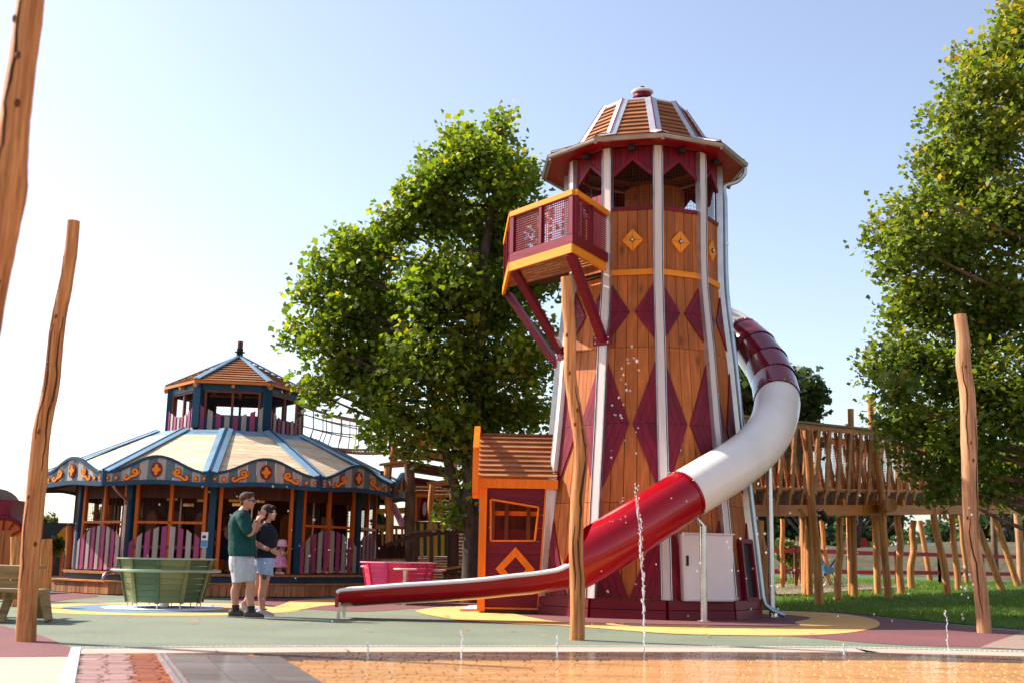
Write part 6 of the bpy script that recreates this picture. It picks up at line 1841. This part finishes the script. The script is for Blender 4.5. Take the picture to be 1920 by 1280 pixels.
bk = P(1425, 1060, 29.5); bk = V(bk.x, 29.5, .1)
tree('distant_tree', bk, [bk, P(1442, 900, 29.5), P(1440, 760, 29.5)], [(1405, 690, 44), (1450, 730, 44), (1495, 715, 24), (1510, 745, 24), (1495, 775, 28), (1420, 780, 60), (1395, 740, 50), (1525, 745, 8), (1505, 810, 18), (1460, 850, 60), (1380, 830, 50)], 29.5, 900, 12, .26, .20, m_far, M['bark'], 'dark green tree showing behind the ivory slide section', depth=2, trunk_r=.3)
for i, (px, Y, top, rr_, lb) in enumerate(((1478, 62, 985, 34, 'dark tree seen under the bridge just right of the slide post'), (1560, 70, 975, 40, 'dark tree under the bridge behind the second front log post'), (1630, 66, 978, 42, 'bushy tree under the bridge left of the round log joint'), (1762, 85, 1012, 40, 'round distant tree against the sky below the bridge'), (1860, 64, 975, 46, 'dark tree under the bridge right of the nearest right-hand pole'), (1925, 60, 970, 40, 'dark tree under the bridge at the right edge'))):
    b = P(px, 1055, Y); b = V(b.x, Y, lawn_z(b.x, 42) + .3)
    if i == 3: bl = [(px, 1005, 26), (px - 25, 1020, 18), (px + 28, 1020, 20), (px, 1030, 26), (px + 55, 1018, 20)]
    else: bl = [(px + dx_, top + dy_, rr_ * s_) for dx_, dy_, s_ in ((-26, -14, .8), (0, -30, 1), (26, -12, .8), (-8, 10, .6), (18, 22, .45), (-30, 22, .4))]
    tree('distant_tree', b, [b, P(px + 3, 1020, Y), P(px, 990, Y), P(px, 960, Y)], bl, Y, 480, 10, .42, .36, m_far, M['bark'], lb, depth=1.5, trunk_r=.32)
# low dark hedge closing the view behind the bank
hd = thing('hedge', P(1700, 1040, 63), 'long dark green hedge behind the far bank under the bridge', 'hedge')
cl = []
for i in range(520):
    x = random.uniform(13, 46); cl.append((V(x, 63 + random.uniform(-.6, .6), random.uniform(.4, 1.9 + .9 * math.sin(x * .8) ** 2)), random.uniform(.1, .6)))
leaves('foliage', cl, 8, .25, .32, m_far, hd)
MB().box((29.5, 63, .7), (33, .35, 1.4)).build('inner_stems', M['bark'], hd)
# more thin dark stems in that wood
for i, px in enumerate((1500, 1524, 1588, 1610, 1655, 1880, 1900)):
    b = P(px, 1055, 58); b = V(b.x, 58, .7)
    q = smoothpath([b, P(px + random.uniform(-6, 6), 1020, 58), P(px + random.uniform(-10, 10), 985, 58), P(px + random.uniform(-12, 12), 950, 58)], 4)
    tt = thing('bare_tree', b, f'thin dark tree stem under the bridge, {["first", "second", "third", "fourth", "fifth", "sixth", "seventh"][i]} from the left', 'tree', 'thin dark stems seen under the bridge')
    MB().tube(q, [lerp(.20, .08, k / len(q)) for k in range(len(q))], 8).build('trunk', M['bark'], tt, smooth=True)
    for s in (-1, 1):
        p = q[len(q) // 2]; MB().tube([p, p + V(s * .8, 0, .9), p + V(s * 1.3, 0, 2.2)], [.09, .06, .03], 6).build('branch', M['bark'], tt)
def shrub(px, py, pr, Y, label, n=120, size=.10, m=m_shrub, grp=None):
    b = P(px, py + pr, Y); b = V(b.x, Y, max(0.0, b.z) if b.z < .5 else lawn_z(b.x, Y))
    t = thing('shrub', b, label, 'shrub', grp)
    cl = []
    c = P(px, py, Y); r = pr * Y / F_PX
    for _ in range(n):
        d = rng.normal(0, 1, 3); d /= np.linalg.norm(d); cl.append((c + Vector(d) * r * random.random() ** .4, random.uniform(.2, .8)))
    leaves('foliage', cl, 9, r * .18, size, m, t)
    MB().tube([b, c], [.05, .02], 6).build('stem', M['bark_brown'], t)
shrub(1472, 1030, 22, 37, 'yellow green bush under the bridge beside the slide post')
shrub(1500, 1055, 26, 38, 'dark bush behind the red rail fence right of the slide post', n=160)
shrub(103, 1022, 17, 28.5, 'leafy shrub behind the slat fence left of the pavilion', n=90, size=.08)
shrub(40, 975, 12, 40, 'small far bush on the horizon above the black fence, by the wagon', n=50)
shrub(92, 975, 14, 42, 'small far bush on the horizon above the black fence, right of the log pole', n=50)
shrub(190, 965, 14, 40, 'small tree top seen through the left bays of the pavilion', n=60)
shrub(716, 978, 16, 31, 'small bush between the pavilion and the fort', n=60)

# ================================================================== PEOPLE
def person(name, px, pybase, Yp, label):
    return thing(name, P(px, pybase, Yp), label, 'person')
def remesh(o, vox=.009, sm=4):
    r = o.modifiers.new('remesh', 'REMESH'); r.mode = 'VOXEL'; r.voxel_size = vox; r.use_smooth_shade = True
    if sm:
        s = o.modifiers.new('smooth', 'SMOOTH'); s.iterations = sm; s.factor = .5
    return o
def limb(mb, pts, rr, n=12):
    q = smoothpath(pts, 4); r = np.interp(np.linspace(0, 1, len(q)), np.linspace(0, 1, len(rr)), rr)
    mb.tube(q, list(r), n)
    mb.ball(q[0], r[0], 10, 7); mb.ball(q[-1], r[-1], 10, 7)
def fingers(mb, wrist, dirv, side, L=.085, curl=.3, thumb_side=None, spreadk=.16, palm=.085):
    """palm plus five separate bent fingers"""
    d = Vector(dirv).normalized(); s = Vector(side).normalized(); n = d.cross(s).normalized()
    c0, c1 = wrist + d * .01, wrist + d * palm
    mb.loft([(c0, s * .026, n * .016), (c0.lerp(c1, .5), s * .038, n * .015), (c1, s * .040, n * .012)], 12)
    for i, (o_, l) in enumerate(((-1.0, .8), (-.36, 1.0), (.32, .95), (.98, .74))):
        a = c1 - d * .006 + s * (.030 * o_); dd = (d + s * (spreadk * o_)).normalized()
        p1 = a + dd * L * l * .45; p2 = p1 + (dd - n * curl).normalized() * L * l * .32; p3 = p2 + (dd - n * curl * 2).normalized() * L * l * .25
        mb.tube([a, p1, p2, p3], [.0098, .0092, .0084, .0068], 8)
    ts = thumb_side or 1
    a = c0 + d * .022 + s * (.022 * ts); dd = (d * .7 + s * ts * .8 - n * .25).normalized()
    mb.tube([a, a + dd * .032, a + dd * .032 + (dd + d * .5).normalized() * .028, a + dd * .032 + (dd + d * .5).normalized() * .046], [.0125, .0112, .010, .0075], 8)
def head(mb, c, f, h=.235, jaw=1.0):
    """c centre of skull, f facing direction"""
    f = Vector(f).normalized(); s = f.cross(V(0, 0, 1)).normalized(); u = s.cross(f).normalized()
    k = h / .235
    rings = []
    for t, fa, ra, sa in ((-.118, .030, .020, .022), (-.108, .036, .040, .036), (-.085, .026, .060, .052), (-.05, .012, .078, .064), (-.01, .002, .090, .072), (.04, -.006, .096, .077), (.08, -.010, .086, .070), (.108, -.012, .058, .048), (.118, -.012, .02, .018)):
        rings.append((c + u * t * k + f * fa * k, f * ra * k, s * sa * k))
    mb.loft(rings, 18)
    # brow, nose, lips, chin, ears
    mb.ball(c + f * .083 * k + u * .022 * k, .020 * k, 10, 6, (1, 1.0, .5))
    mb.loft([(c + f * .088 * k + u * .012 * k, s * .008 * k, f * .007 * k), (c + f * .100 * k - u * .014 * k, s * .011 * k, f * .011 * k), (c + f * .108 * k - u * .030 * k, s * .015 * k, f * .013 * k), (c + f * .092 * k - u * .040 * k, s * .013 * k, f * .009 * k)], 10)
    mb.ball(c + f * .088 * k - u * .060 * k, .013 * k, 10, 6, (1, 1.3, .5)); mb.ball(c + f * .084 * k - u * .072 * k, .014 * k, 10, 6, (1, 1.2, .5))
    mb.ball(c + f * .070 * k - u * .103 * k, .020 * k, 10, 6)
    for e in (-1, 1):
        mb.ball(c + s * e * .078 * k - f * .002 * k - u * .012 * k, .026 * k, 10, 6, (.75, .35, 1.15))
    return s, u
# ---- man in a dark green shirt
MY = 17.0
def Q(px, py, dy=0.0): return P(px, py, MY + dy)
def ground_at(p): return V(p.x, p.y, 0)
man = thing('person', V(Q(462, 1157).x, MY, 0), 'man in dark green t-shirt, pale grey shorts and blue mirrored sunglasses standing with raised hands', 'person')
mb = MB()
hipL, hipR = Q(449, 1036, .09), Q(458, 1036, -.09)          # left leg is the far one
kneeA, ankA = Q(444, 1094, .10), Q(442, 1140, .10)
kneeB, ankB = Q(470, 1094, -.08), Q(471, 1140, -.08)
limb(mb, [hipL, Q(447, 1062, .1), kneeA, Q(440, 1110, .1), ankA], [.080, .084, .064, .062, .043])
limb(mb, [hipR, Q(463, 1062, -.09), kneeB, Q(468, 1112, -.08), ankB], [.080, .086, .066, .066, .044])
for a, tx_ in ((ankA, 0), (ankB, 0)):
    mb.loft([(V(a.x - .05, a.y, .045), V(0, .035, 0), V(0, 0, .04)), (V(a.x + .06, a.y, .045), V(0, .042, 0), V(0, 0, .035)), (V(a.x + .15, a.y, .03), V(0, .036, 0), V(0, 0, .022))], 12)
sh = Q(455, 967)
tor = [(Q(453, 1040), .16, .165), (Q(453, 1020), .165, .165), (Q(453, 1000), .17, .17), (Q(451, 982), .155, .185), (Q(451, 966), .12, .19), (Q(454, 957), .065, .10), (Q(458, 950), .055, .058)]
mb.loft([(c, V(a, 0, 0), V(0, b, 0)) for c, a, b in tor], 18)
limb(mb, [Q(458, 954), Q(461, 946)], [.060, .058])
hc = Q(464, 938)
s_, u_ = head(mb, hc, V(1, .18, -.04), .245)
# near (right) arm, elbow bent, hand up and spread; far arm likewise
shR, elR, wrR = Q(453, 970, -.20), Q(468, 1000, -.24), Q(480, 977, -.20)
shL, elL, wrL = Q(456, 970, .18), Q(476, 996, .20), Q(486, 972, .10)
limb(mb, [shR, Q(460, 985, -.23), elR, Q(475, 988, -.22), wrR], [.062, .052, .046, .042, .027])
limb(mb, [shL, Q(466, 984, .2), elL, Q(482, 984, .16), wrL], [.060, .050, .044, .040, .027])
fingers(mb, wrR, V(.62, .05, .62), V(-.6, .35, .6), thumb_side=1, curl=.35)
fingers(mb, wrL, V(.45, -.1, .75), V(-.6, -.35, .5), thumb_side=1, curl=.30)
b_ = mb.build('body', M['skin'], man); remesh(b_, .0065, 2)
# shirt
mb = MB()
st = [(Q(455, 1042), .195, .215), (Q(454, 1030), .20, .215), (Q(454, 1012), .195, .205), (Q(453, 995), .19, .205), (Q(451, 980), .17, .21), (Q(452, 968), .14, .215), (Q(453, 960), .10, .16), (Q(456, 955), .072, .085)]
mb.loft([(c, V(a, 0, 0), V(0, b, 0)) for c, a, b in st], 22)
limb(mb, [Q(453, 969, -.19), Q(460, 984, -.235), Q(465, 993, -.245)], [.088, .082, .080])
limb(mb, [Q(456, 969, .17), Q(464, 984, .20), Q(470, 990, .2)], [.084, .078, .078])
o = mb.build('t_shirt', M['shirt_green'], man); remesh(o, .011, 5)
# shorts with separate legs
mb = MB()
mb.loft([(Q(454, 1070, 0), V(.175, 0, 0), V(0, .20, 0)), (Q(453, 1058), V(.18, 0, 0), V(0, .205, 0)), (Q(453, 1046), V(.18, 0, 0), V(0, .20, 0)), (Q(454, 1034), V(.165, 0, 0), V(0, .19, 0))], 20)
mb.loft([(Q(452, 1091, .10), V(.128, 0, .02), V(0, .12, 0)), (Q(450, 1070, .09), V(.14, 0, 0), V(0, .12, 0)), (Q(449, 1045, .09), V(.13, 0, 0), V(0, .11, 0))], 16)
mb.loft([(Q(459, 1090, -.08), V(.170, 0, .02), V(0, .125, 0)), (Q(457, 1068, -.09), V(.172, 0, 0), V(0, .125, 0)), (Q(455, 1055, -.09), V(.17, 0, 0), V(0, .12, 0)), (Q(458, 1045, -.09), V(.13, 0, 0), V(0, .11, 0))], 16)
o = mb.build('shorts', M['shorts_grey'], man); remesh(o, .010, 3)
# hair: short, with a quiff
mb = MB(); f = V(1, .18, -.04).normalized()
mb.ball(hc + V(-.018, 0, .045), .104, 14, 10, (1.04, .84, .86)); mb.ball(hc + f * .050 + V(0, 0, .098), .045, 10, 7, (1.1, 1.4, .75)); mb.ball(hc + f * .075 + V(0, 0, .108), .024, 10, 7, (1.1, 1.3, .9)); mb.ball(hc + V(-.055, 0, -.02), .066, 10, 7, (.75, .98, 1.1))
o = mb.build('hair', M['hair_brown'], man); remesh(o, .009, 1)
s = f.cross(V(0, 0, 1)).normalized(); gl = part_empty('sunglasses', man)
for e in (-1, 1):
    c = hc + f * .100 + s * e * .034 + V(0, 0, .004)
    MB().ball(c, .030, 14, 9, (.55, 1.0, .78)).build('lens', M['lens'], gl, smooth='all')
    MB().beam(hc + f * .098 + s * e * .062 + V(0, 0, .010), hc - f * .0 + s * e * .086 + V(0, 0, .006), .006, .010).build('temple_arm', M['black'], gl)
for a in (ankA, ankB):
    MB().tube([V(a.x, a.y, .08), V(a.x - .004, a.y, .175)], [.050, .056], 14).build('sock', M['black'], man, smooth=True)
    mb = MB()
    mb.loft([(V(a.x - .10, a.y, .055), V(0, .030, 0), V(0, 0, .045)), (V(a.x - .06, a.y, .06), V(0, .046, 0), V(0, 0, .055)), (V(a.x + .04, a.y, .058), V(0, .050, 0), V(0, 0, .052)), (V(a.x + .12, a.y, .042), V(0, .050, 0), V(0, 0, .038)), (V(a.x + .19, a.y, .032), V(0, .034, 0), V(0, 0, .024))], 14)
    o = mb.build('trainer', M['shoe'], man); remesh(o, .009, 2)
    MB().prism([V(a.x - .11, a.y - .03, .004), V(a.x - .02, a.y - .042, .004), V(a.x + .12, a.y - .046, .004), V(a.x + .19, a.y - .02, .004), V(a.x + .19, a.y + .02, .004), V(a.x + .12, a.y + .046, .004), V(a.x - .11, a.y + .03, .004)], (0, 0, .016)).build('sole', M['grey'], man)
MB().tube([wrR - V(.01, 0, .012), wrR + V(.006, 0, .010)], [.031, .030], 12).build('watch', M['black'], man)

# ---- woman in navy t-shirt and denim shorts
WYp = 17.45
def Wq(px, py, dy=0.0): return P(px, py, WYp + dy)
wom = thing('person', V(Wq(490, 1154).x, WYp, 0), 'dark-haired woman in navy t-shirt and pale denim shorts walking beside the man', 'person')
mb = MB()
hL, hR = Wq(492, 1048, .08), Wq(496, 1048, -.08)
knF, anF = Wq(494, 1097, -.08), Wq(492, 1139, -.08)
knB, anB = Wq(484, 1096, .10), Wq(459, 1131, .12)
limb(mb, [hR, Wq(497, 1072, -.08), knF, Wq(491, 1116, -.08), anF], [.085, .094, .064, .062, .040])
limb(mb, [hL, Wq(488, 1072, .09), knB, Wq(472, 1112, .12), anB], [.085, .092, .064, .062, .040])
mb.loft([(V(anF.x - .045, anF.y, .05), V(0, .032, 0), V(0, 0, .04)), (V(anF.x + .05, anF.y, .045), V(0, .038, 0), V(0, 0, .034)), (V(anF.x + .13, anF.y, .03), V(0, .034, 0), V(0, 0, .02))], 12)
mb.loft([(Wq(456, 1128, .12), V(.02, 0, .02), V(0, .032, 0)), (Wq(459, 1137, .12), V(.03, 0, .03), V(0, .036, 0)), (Wq(466, 1147, .12), V(.02, 0, .03), V(0, .038, 0)), (V(Wq(470, 1150, .12).x, WYp + .12, .03), V(.02, 0, .02), V(0, .030, 0))], 12)
tw_ = [(Wq(495, 1052), .15, .17), (Wq(495, 1034), .15, .165), (Wq(497, 1018), .14, .15), (Wq(498, 1000), .145, .165), (Wq(498, 988), .11, .17), (Wq(500, 981), .055, .08), (Wq(502, 976), .045, .05)]
mb.loft([(c, V(a, 0, 0), V(0, b, 0)) for c, a, b in tw_], 18)
limb(mb, [Wq(500, 982), Wq(502, 972)], [.050, .050])
wh = Wq(505, 960)
head(mb, wh, V(1, .12, .0), .225)
sR, eR, wR = Wq(492, 992, -.17), Wq(485, 1019, -.20), Wq(507, 1030, -.19)
sL, eL, wL = Wq(500, 992, .16), Wq(505, 1020, .18), Wq(516, 1034, .08)
limb(mb, [sR, Wq(486, 1006, -.2), eR, Wq(496, 1026, -.21), wR], [.056, .050, .043, .038, .026])
limb(mb, [sL, Wq(502, 1008, .18), eL, Wq(512, 1026, .14), wL], [.054, .048, .040, .036, .026])
fingers(mb, wR, V(.9, .1, -.38), V(.3, -.2, .85), thumb_side=1, curl=.5, spreadk=.08)
fingers(mb, wL, V(.6, -.5, -.1), V(.2, .2, .85), thumb_side=1, curl=.4, spreadk=.08)
b_ = mb.build('body', M['skin'], wom); remesh(b_, .0065, 2)
mb = MB()
sw_ = [(Wq(494, 1045), .192, .200), (Wq(495, 1030), .188, .198), (Wq(497, 1016), .178, .185), (Wq(499, 1002), .185, .195), (Wq(498, 991), .150, .20), (Wq(499, 984), .09, .13), (Wq(501, 979), .062, .072)]
mb.loft([(c, V(a, 0, 0), V(0, b, 0)) for c, a, b in sw_], 20)
limb(mb, [Wq(492, 991, -.16), Wq(488, 1003, -.195), Wq(487, 1008, -.20)], [.080, .074, .072])
limb(mb, [Wq(500, 992, .14), Wq(502, 1002, .17)], [.066, .068])
o = mb.build('t_shirt', M['shirt_navy'], wom); remesh(o, .010, 4)
mb = MB()
mb.loft([(Wq(494, 1062), V(.175, 0, 0), V(0, .19, 0)), (Wq(494, 1050), V(.178, 0, 0), V(0, .19, 0)), (Wq(495, 1040), V(.165, 0, 0), V(0, .18, 0))], 20)
mb.loft([(Wq(497, 1076, -.08), V(.125, 0, -.02), V(0, .12, 0)), (Wq(496, 1052, -.08), V(.13, 0, 0), V(0, .115, 0))], 16)
mb.loft([(Wq(488, 1073, .09), V(.125, 0, .02), V(0, .12, 0)), (Wq(492, 1052, .08), V(.13, 0, 0), V(0, .115, 0))], 16)
o = mb.build('shorts', M['denim'], wom); remesh(o, .009, 3)
mb = MB()
mb.ball(wh + V(-.02, 0, .035), .105, 14, 10, (1.05, .90, .90)); mb.ball(wh + V(-.065, -.02, -.03), .075, 12, 8, (.9, 1.0, 1.15)); mb.ball(wh + V(-.05, 0, -.085), .05, 10, 7, (1.1, 1.3, 1.0)); mb.ball(wh + V(.055, -.03, .075), .045, 10, 7, (1.1, 1.3, .7)); mb.ball(wh + V(-.03, -.07, .0), .05, 10, 7, (1.1, .5, 1.2))
o = mb.build('hair', M['hair_dark'], wom); remesh(o, .010, 2)
MB().tube([wR - V(.020, 0, -.005), wR + V(.004, 0, -.004)], [.032, .031], 12).build('watch', M['black'], wom)
MB().tube([eR + V(-.01, 0, .02), eR + V(.012, 0, -.008)], [.050, .050], 12).build('wrist_band', M['black'], wom) if False else None
mb = MB(); a = anF
mb.loft([(V(a.x - .09, a.y, .05), V(0, .028, 0), V(0, 0, .040)), (V(a.x - .05, a.y, .058), V(0, .042, 0), V(0, 0, .05)), (V(a.x + .04, a.y, .052), V(0, .044, 0), V(0, 0, .046)), (V(a.x + .12, a.y, .038), V(0, .044, 0), V(0, 0, .034)), (V(a.x + .175, a.y, .028), V(0, .030, 0), V(0, 0, .02))], 14)
o = mb.build('trainer', M['shoe_pale'], wom); remesh(o, .009, 2)
MB().prism([V(a.x - .10, a.y - .035, .003), V(a.x + .10, a.y - .047, .003), V(a.x + .185, a.y - .02, .003), V(a.x + .185, a.y + .02, .003), V(a.x + .10, a.y + .047, .003), V(a.x - .10, a.y + .035, .003)], (0, 0, .024)).build('sole', M['white'], wom)
mb = MB()
mb.loft([(Wq(455, 1126, .12), V(.03, 0, .025), V(0, .036, 0)), (Wq(457, 1136, .12), V(.042, 0, .03), V(0, .044, 0)), (Wq(464, 1147, .12), V(.035, 0, .035), V(0, .045, 0)), (V(Wq(471, 1150, .12).x, WYp + .12, .035), V(.03, 0, .025), V(0, .034, 0))], 12)
o = mb.build('trainer', M['shoe_pale'], wom); remesh(o, .009, 2)
mb = MB().ball(Wq(496, 1080, -.165), .035, 10, 7, (1.1, .35, 1.3)); mb.build('tattoo', M['tattoo'], wom, smooth='all')

# ---- little girl in a pink dress and sun hat at the deck edge
GYp = 24.75
def Gq(px, py, dy=0.0): return P(px, py, GYp + dy)
kz = DK
girl = thing('person', V(Gq(523, 1073).x, GYp, kz), 'little girl in pink patterned dress and sun hat standing on the pavilion deck', 'person')
mb = MB(); gh = Gq(529, 1022)
limb(mb, [Gq(522, 1055, .05), Gq(521, 1064, .05), V(Gq(521, 1072).x, GYp + .05, kz + .05)], [.06, .048, .034])
limb(mb, [Gq(527, 1055, -.05), Gq(526, 1064, -.05), V(Gq(525, 1072).x, GYp - .05, kz + .05)], [.06, .048, .034])
mb.loft([(Gq(525, 1052), V(.10, 0, 0), V(0, .10, 0)), (Gq(526, 1042), V(.085, 0, 0), V(0, .09, 0)), (Gq(528, 1034), V(.07, 0, 0), V(0, .095, 0)), (Gq(529, 1029), V(.035, 0, 0), V(0, .04, 0))], 14)
head(mb, gh, V(1, -.3, -.05), .19)
limb(mb, [Gq(528, 1035, -.09), Gq(535, 1037, -.15), Gq(542, 1031, -.2)], [.034, .028, .019])
limb(mb, [Gq(526, 1035, .09), Gq(528, 1041, .14), Gq(534, 1044, .1)], [.034, .028, .019])
fingers(mb, Gq(542, 1031, -.2), V(.8, -.1, .45), V(0, .8, .2), L=.05, palm=.045, curl=.2)
fingers(mb, Gq(534, 1044, .1), V(.8, -.1, -.2), V(0, .8, .2), L=.05, palm=.045, curl=.2)
b_ = mb.build('body', M['skin2'], girl); remesh(b_, .007, 2)
mb = MB().loft([(Gq(525, 1063), V(.175, 0, 0), V(0, .17, 0)), (Gq(525, 1052), V(.14, 0, 0), V(0, .14, 0)), (Gq(526, 1042), V(.105, 0, 0), V(0, .11, 0)), (Gq(528, 1034), V(.085, 0, 0), V(0, .11, 0)), (Gq(529, 1031), V(.05, 0, 0), V(0, .07, 0))], 20)
limb(mb, [Gq(528, 1034, -.08), Gq(531, 1036, -.12)], [.045, .045]); limb(mb, [Gq(527, 1034, .08), Gq(528, 1037, .12)], [.045, .045])
o = mb.build('dress', M['dress'], girl); remesh(o, .010, 2)
MB().lathe(gh + V(0, 0, .02), [(.135, -.035), (.10, .005), (.098, .06), (.08, .10), (.02, .115)], 18, caps=False).build('sun_hat', M['hat'], girl, smooth=True)
for px, dy in ((520, .05), (525, -.05)):
    p = Gq(px, 1073, dy); mb = MB().loft([(V(p.x - .04, p.y, kz + .03), V(0, .026, 0), V(0, 0, .03)), (V(p.x + .03, p.y, kz + .03), V(0, .034, 0), V(0, 0, .03)), (V(p.x + .09, p.y, kz + .02), V(0, .026, 0), V(0, 0, .018))], 12)
    mb.build('sandal', M['hat'], girl, smooth=True)

# ---- woman in dark clothes inside the pavilion, behind the man
IYp = 25.6
def Iq(px, py, dy=0.0): return P(px, py, IYp + dy)
inn_ = thing('person', V(Iq(426, 1070).x, IYp, kz), 'woman in dark clothes in the shade of the pavilion behind the man', 'person')
mb = MB()
limb(mb, [Iq(424, 1030, .08), Iq(425, 1050, .08), V(Iq(424, 1070).x, IYp + .08, kz + .09)], [.09, .065, .045])
limb(mb, [Iq(429, 1030, -.08), Iq(431, 1050, -.08), V(Iq(430, 1070).x, IYp - .08, kz + .09)], [.09, .065, .045])
for px, dy in ((424, .08), (430, -.08)):
    p = Iq(px, 1070, dy); mb.loft([(V(p.x - .05, p.y, kz + .04), V(0, .03, 0), V(0, 0, .04)), (V(p.x + .14, p.y, kz + .03), V(0, .035, 0), V(0, 0, .02))], 10)
mb.loft([(Iq(426, 1034), V(.14, 0, 0), V(0, .16, 0)), (Iq(426, 1014), V(.12, 0, 0), V(0, .14, 0)), (Iq(427, 992), V(.13, 0, 0), V(0, .16, 0)), (Iq(429, 984), V(.05, 0, 0), V(0, .06, 0))], 16)
limb(mb, [Iq(430, 985), Iq(431, 978)], [.048, .048])
ih = Iq(433, 968); head(mb, ih, V(1, -.35, -.1), .22)
limb(mb, [Iq(425, 991, -.16), Iq(424, 1003, -.2), Iq(433, 1012, -.2), Iq(440, 1010, -.16)], [.05, .042, .036, .026])
limb(mb, [Iq(430, 991, .15), Iq(432, 1006, .16), Iq(442, 1012, .1)], [.05, .040, .026])
fingers(mb, Iq(440, 1010, -.16), V(.9, .1, .1), V(0, .3, .8), curl=.4); fingers(mb, Iq(442, 1012, .1), V(.9, -.1, .1), V(0, .3, .8), curl=.4)
b_ = mb.build('body', M['skin2'], inn_); remesh(b_, .008, 2)
mb = MB().loft([(Iq(426, 1048), V(.17, 0, 0), V(0, .19, 0)), (Iq(426, 1030), V(.16, 0, 0), V(0, .18, 0)), (Iq(426, 1012), V(.14, 0, 0), V(0, .16, 0)), (Iq(427, 994), V(.15, 0, 0), V(0, .165, 0)), (Iq(428, 988), V(.08, 0, 0), V(0, .11, 0))], 18)
o = mb.build('dark_dress', M['shirt_navy'], inn_); remesh(o, .012, 2)
mb = MB(); mb.ball(ih + V(-.02, .01, .03), .105, 12, 9, (1.05, .9, .9)); mb.ball(ih + V(-.08, .02, -.08), .07, 10, 7, (.9, 1.2, 1.7))
o = mb.build('hair', M['hair_dark'], inn_); remesh(o, .012, 2)

# ---- pushchair seen far behind between the log posts
pu = thing('pushchair', P(1546, 1085, 35), 'small pushchair with white wheel seen between the log posts under the bridge', 'pushchair')
c = P(1546, 1082, 35); gz = lawn_z(0, 35)
for dx in (-.12, .45):
    MB().tube([V(c.x + dx + .17 * math.cos(a), c.y, gz + .2 + .17 * math.sin(a)) for a in np.linspace(0, math.tau, 21)], .03, 8, caps=False).build('wheel', M['white'], pu)
MB().beam(V(c.x - .12, c.y, gz + .2), V(c.x + .35, c.y, gz + .85), .04, .04).build('frame_tube', M['black'], pu)
MB().beam(V(c.x + .45, c.y, gz + .2), V(c.x - .35, c.y, gz + 1.05), .04, .04).build('frame_tube', M['black'], pu)
MB().prism([V(c.x, c.y - .2, gz + .42), V(c.x + .45, c.y - .2, gz + .45), V(c.x + .35, c.y - .2, gz + .62), V(c.x + .05, c.y - .2, gz + .60), V(c.x - .15, c.y - .2, gz + .95), V(c.x - .25, c.y - .2, gz + .88)], (0, .4, 0)).build('seat_cloth', M['sky_blue'], pu)

# ================================================================== WATER JETS AND DROPS
mw = bpy.data.materials.new('water_drop'); mw.use_nodes = True
wb = mw.node_tree.nodes['Principled BSDF']
wb.inputs['Base Color'].default_value = (.95, .97, 1, 1); wb.inputs['Roughness'].default_value = .02; wb.inputs['IOR'].default_value = 1.33
wb.inputs['Transmission Weight'].default_value = .55; wb.inputs['Specular IOR Level'].default_value = 1.0
def jet(base, h, label, lean=0.0, r=.010, n=60, spray=.02):
    t = thing('water_jet', base, label, 'water jet', 'water jets of the splash pool')
    mb = MB()
    for i in range(n):
        f = i / n; z = h * f
        wob = .012 * math.sin(f * 19) * f
        p = V(base.x + lean * f * f + wob + random.gauss(0, spray * .3 * (.2 + f)), base.y + random.gauss(0, .02), base.z + z)
        mb.ball(p, r * random.uniform(.35, 1.1) * (1 - .15 * f), 6, 4, (1, 1, 1 + 1.8 * random.random()))
    core = [V(base.x + lean * f * f + .012 * math.sin(f * 19) * f, base.y, base.z + h * f * .93) for f in np.linspace(0, 1, 36)]
    mb.tube(core, [r * (.55 + .25 * math.sin(i * 2.1)) * (1 - .4 * i / 36) for i in range(36)], 7)
    mb.build('water_column', mw, t, smooth='all')
    return t
def jb(px, py): q = G(px, py); return V(q.x, q.y, 0)
j1 = jb(1208, 1222); top1 = P(1193, 905, j1.y)
jet(j1, top1.z - 0, 'tallest water jet, in front of the red slide section', lean=top1.x - j1.x, r=.009, n=130, spray=.05)
for px, py, pt, lb in ((865, 1236, 1180, 'low water jet left of the middle log pole'), (1045, 1232, 1190, 'short water jet just left of the middle log pole'), (690, 1234, 1203, 'lowest water jet under the slide mouth, left part of the pool'), (1583, 1226, 1205, 'small water jet at the right of the pool'), (1778, 1224, 1138, 'thin broken water jet at the foot of the right log pole')):
    b = jb(px, py); jet(b, P(px, pt, b.y).z, lb, r=.008, n=30 if px != 1778 else 14, spray=.01)
dr = MB()
def drops(n, cx, cy, sx, sy, Y0, Y1, r0, r1):
    for _ in range(n):
        px, py = random.gauss(cx, sx), random.gauss(cy, sy); Y = random.uniform(Y0, Y1)
        p = P(px, py, Y)
        if p.z < .03: continue
        dr.ball(p, random.uniform(r0, r1), 6, 4, (1, 1, random.uniform(1, 1.5)))
drops(11, 1180, 690, 11, 24, 7.5, 9, .004, .008)
drops(14, 1175, 790, 16, 60, 8, 10, .003, .006)
drops(20, 1180, 960, 60, 90, 8, 11, .0025, .005)
drops(30, 600, 1010, 90, 70, 8, 11, .0025, .0055)
drops(26, 1440, 1090, 60, 60, 8, 11, .003, .008)
drops(14, 1810, 1100, 8, 80, 8, 10, .004, .007)
drops(6, 380, 930, 60, 70, 7, 10, .003, .005)
drops(14, 1550, 1080, 80, 60, 8, 10, .003, .006)
dro = dr.build('water_drops', mw, None, smooth='all', origin=(0, 9, 0))
settag(dro, 'loose water drops flying in the air above the splash pool', 'water drops', kind='stuff')
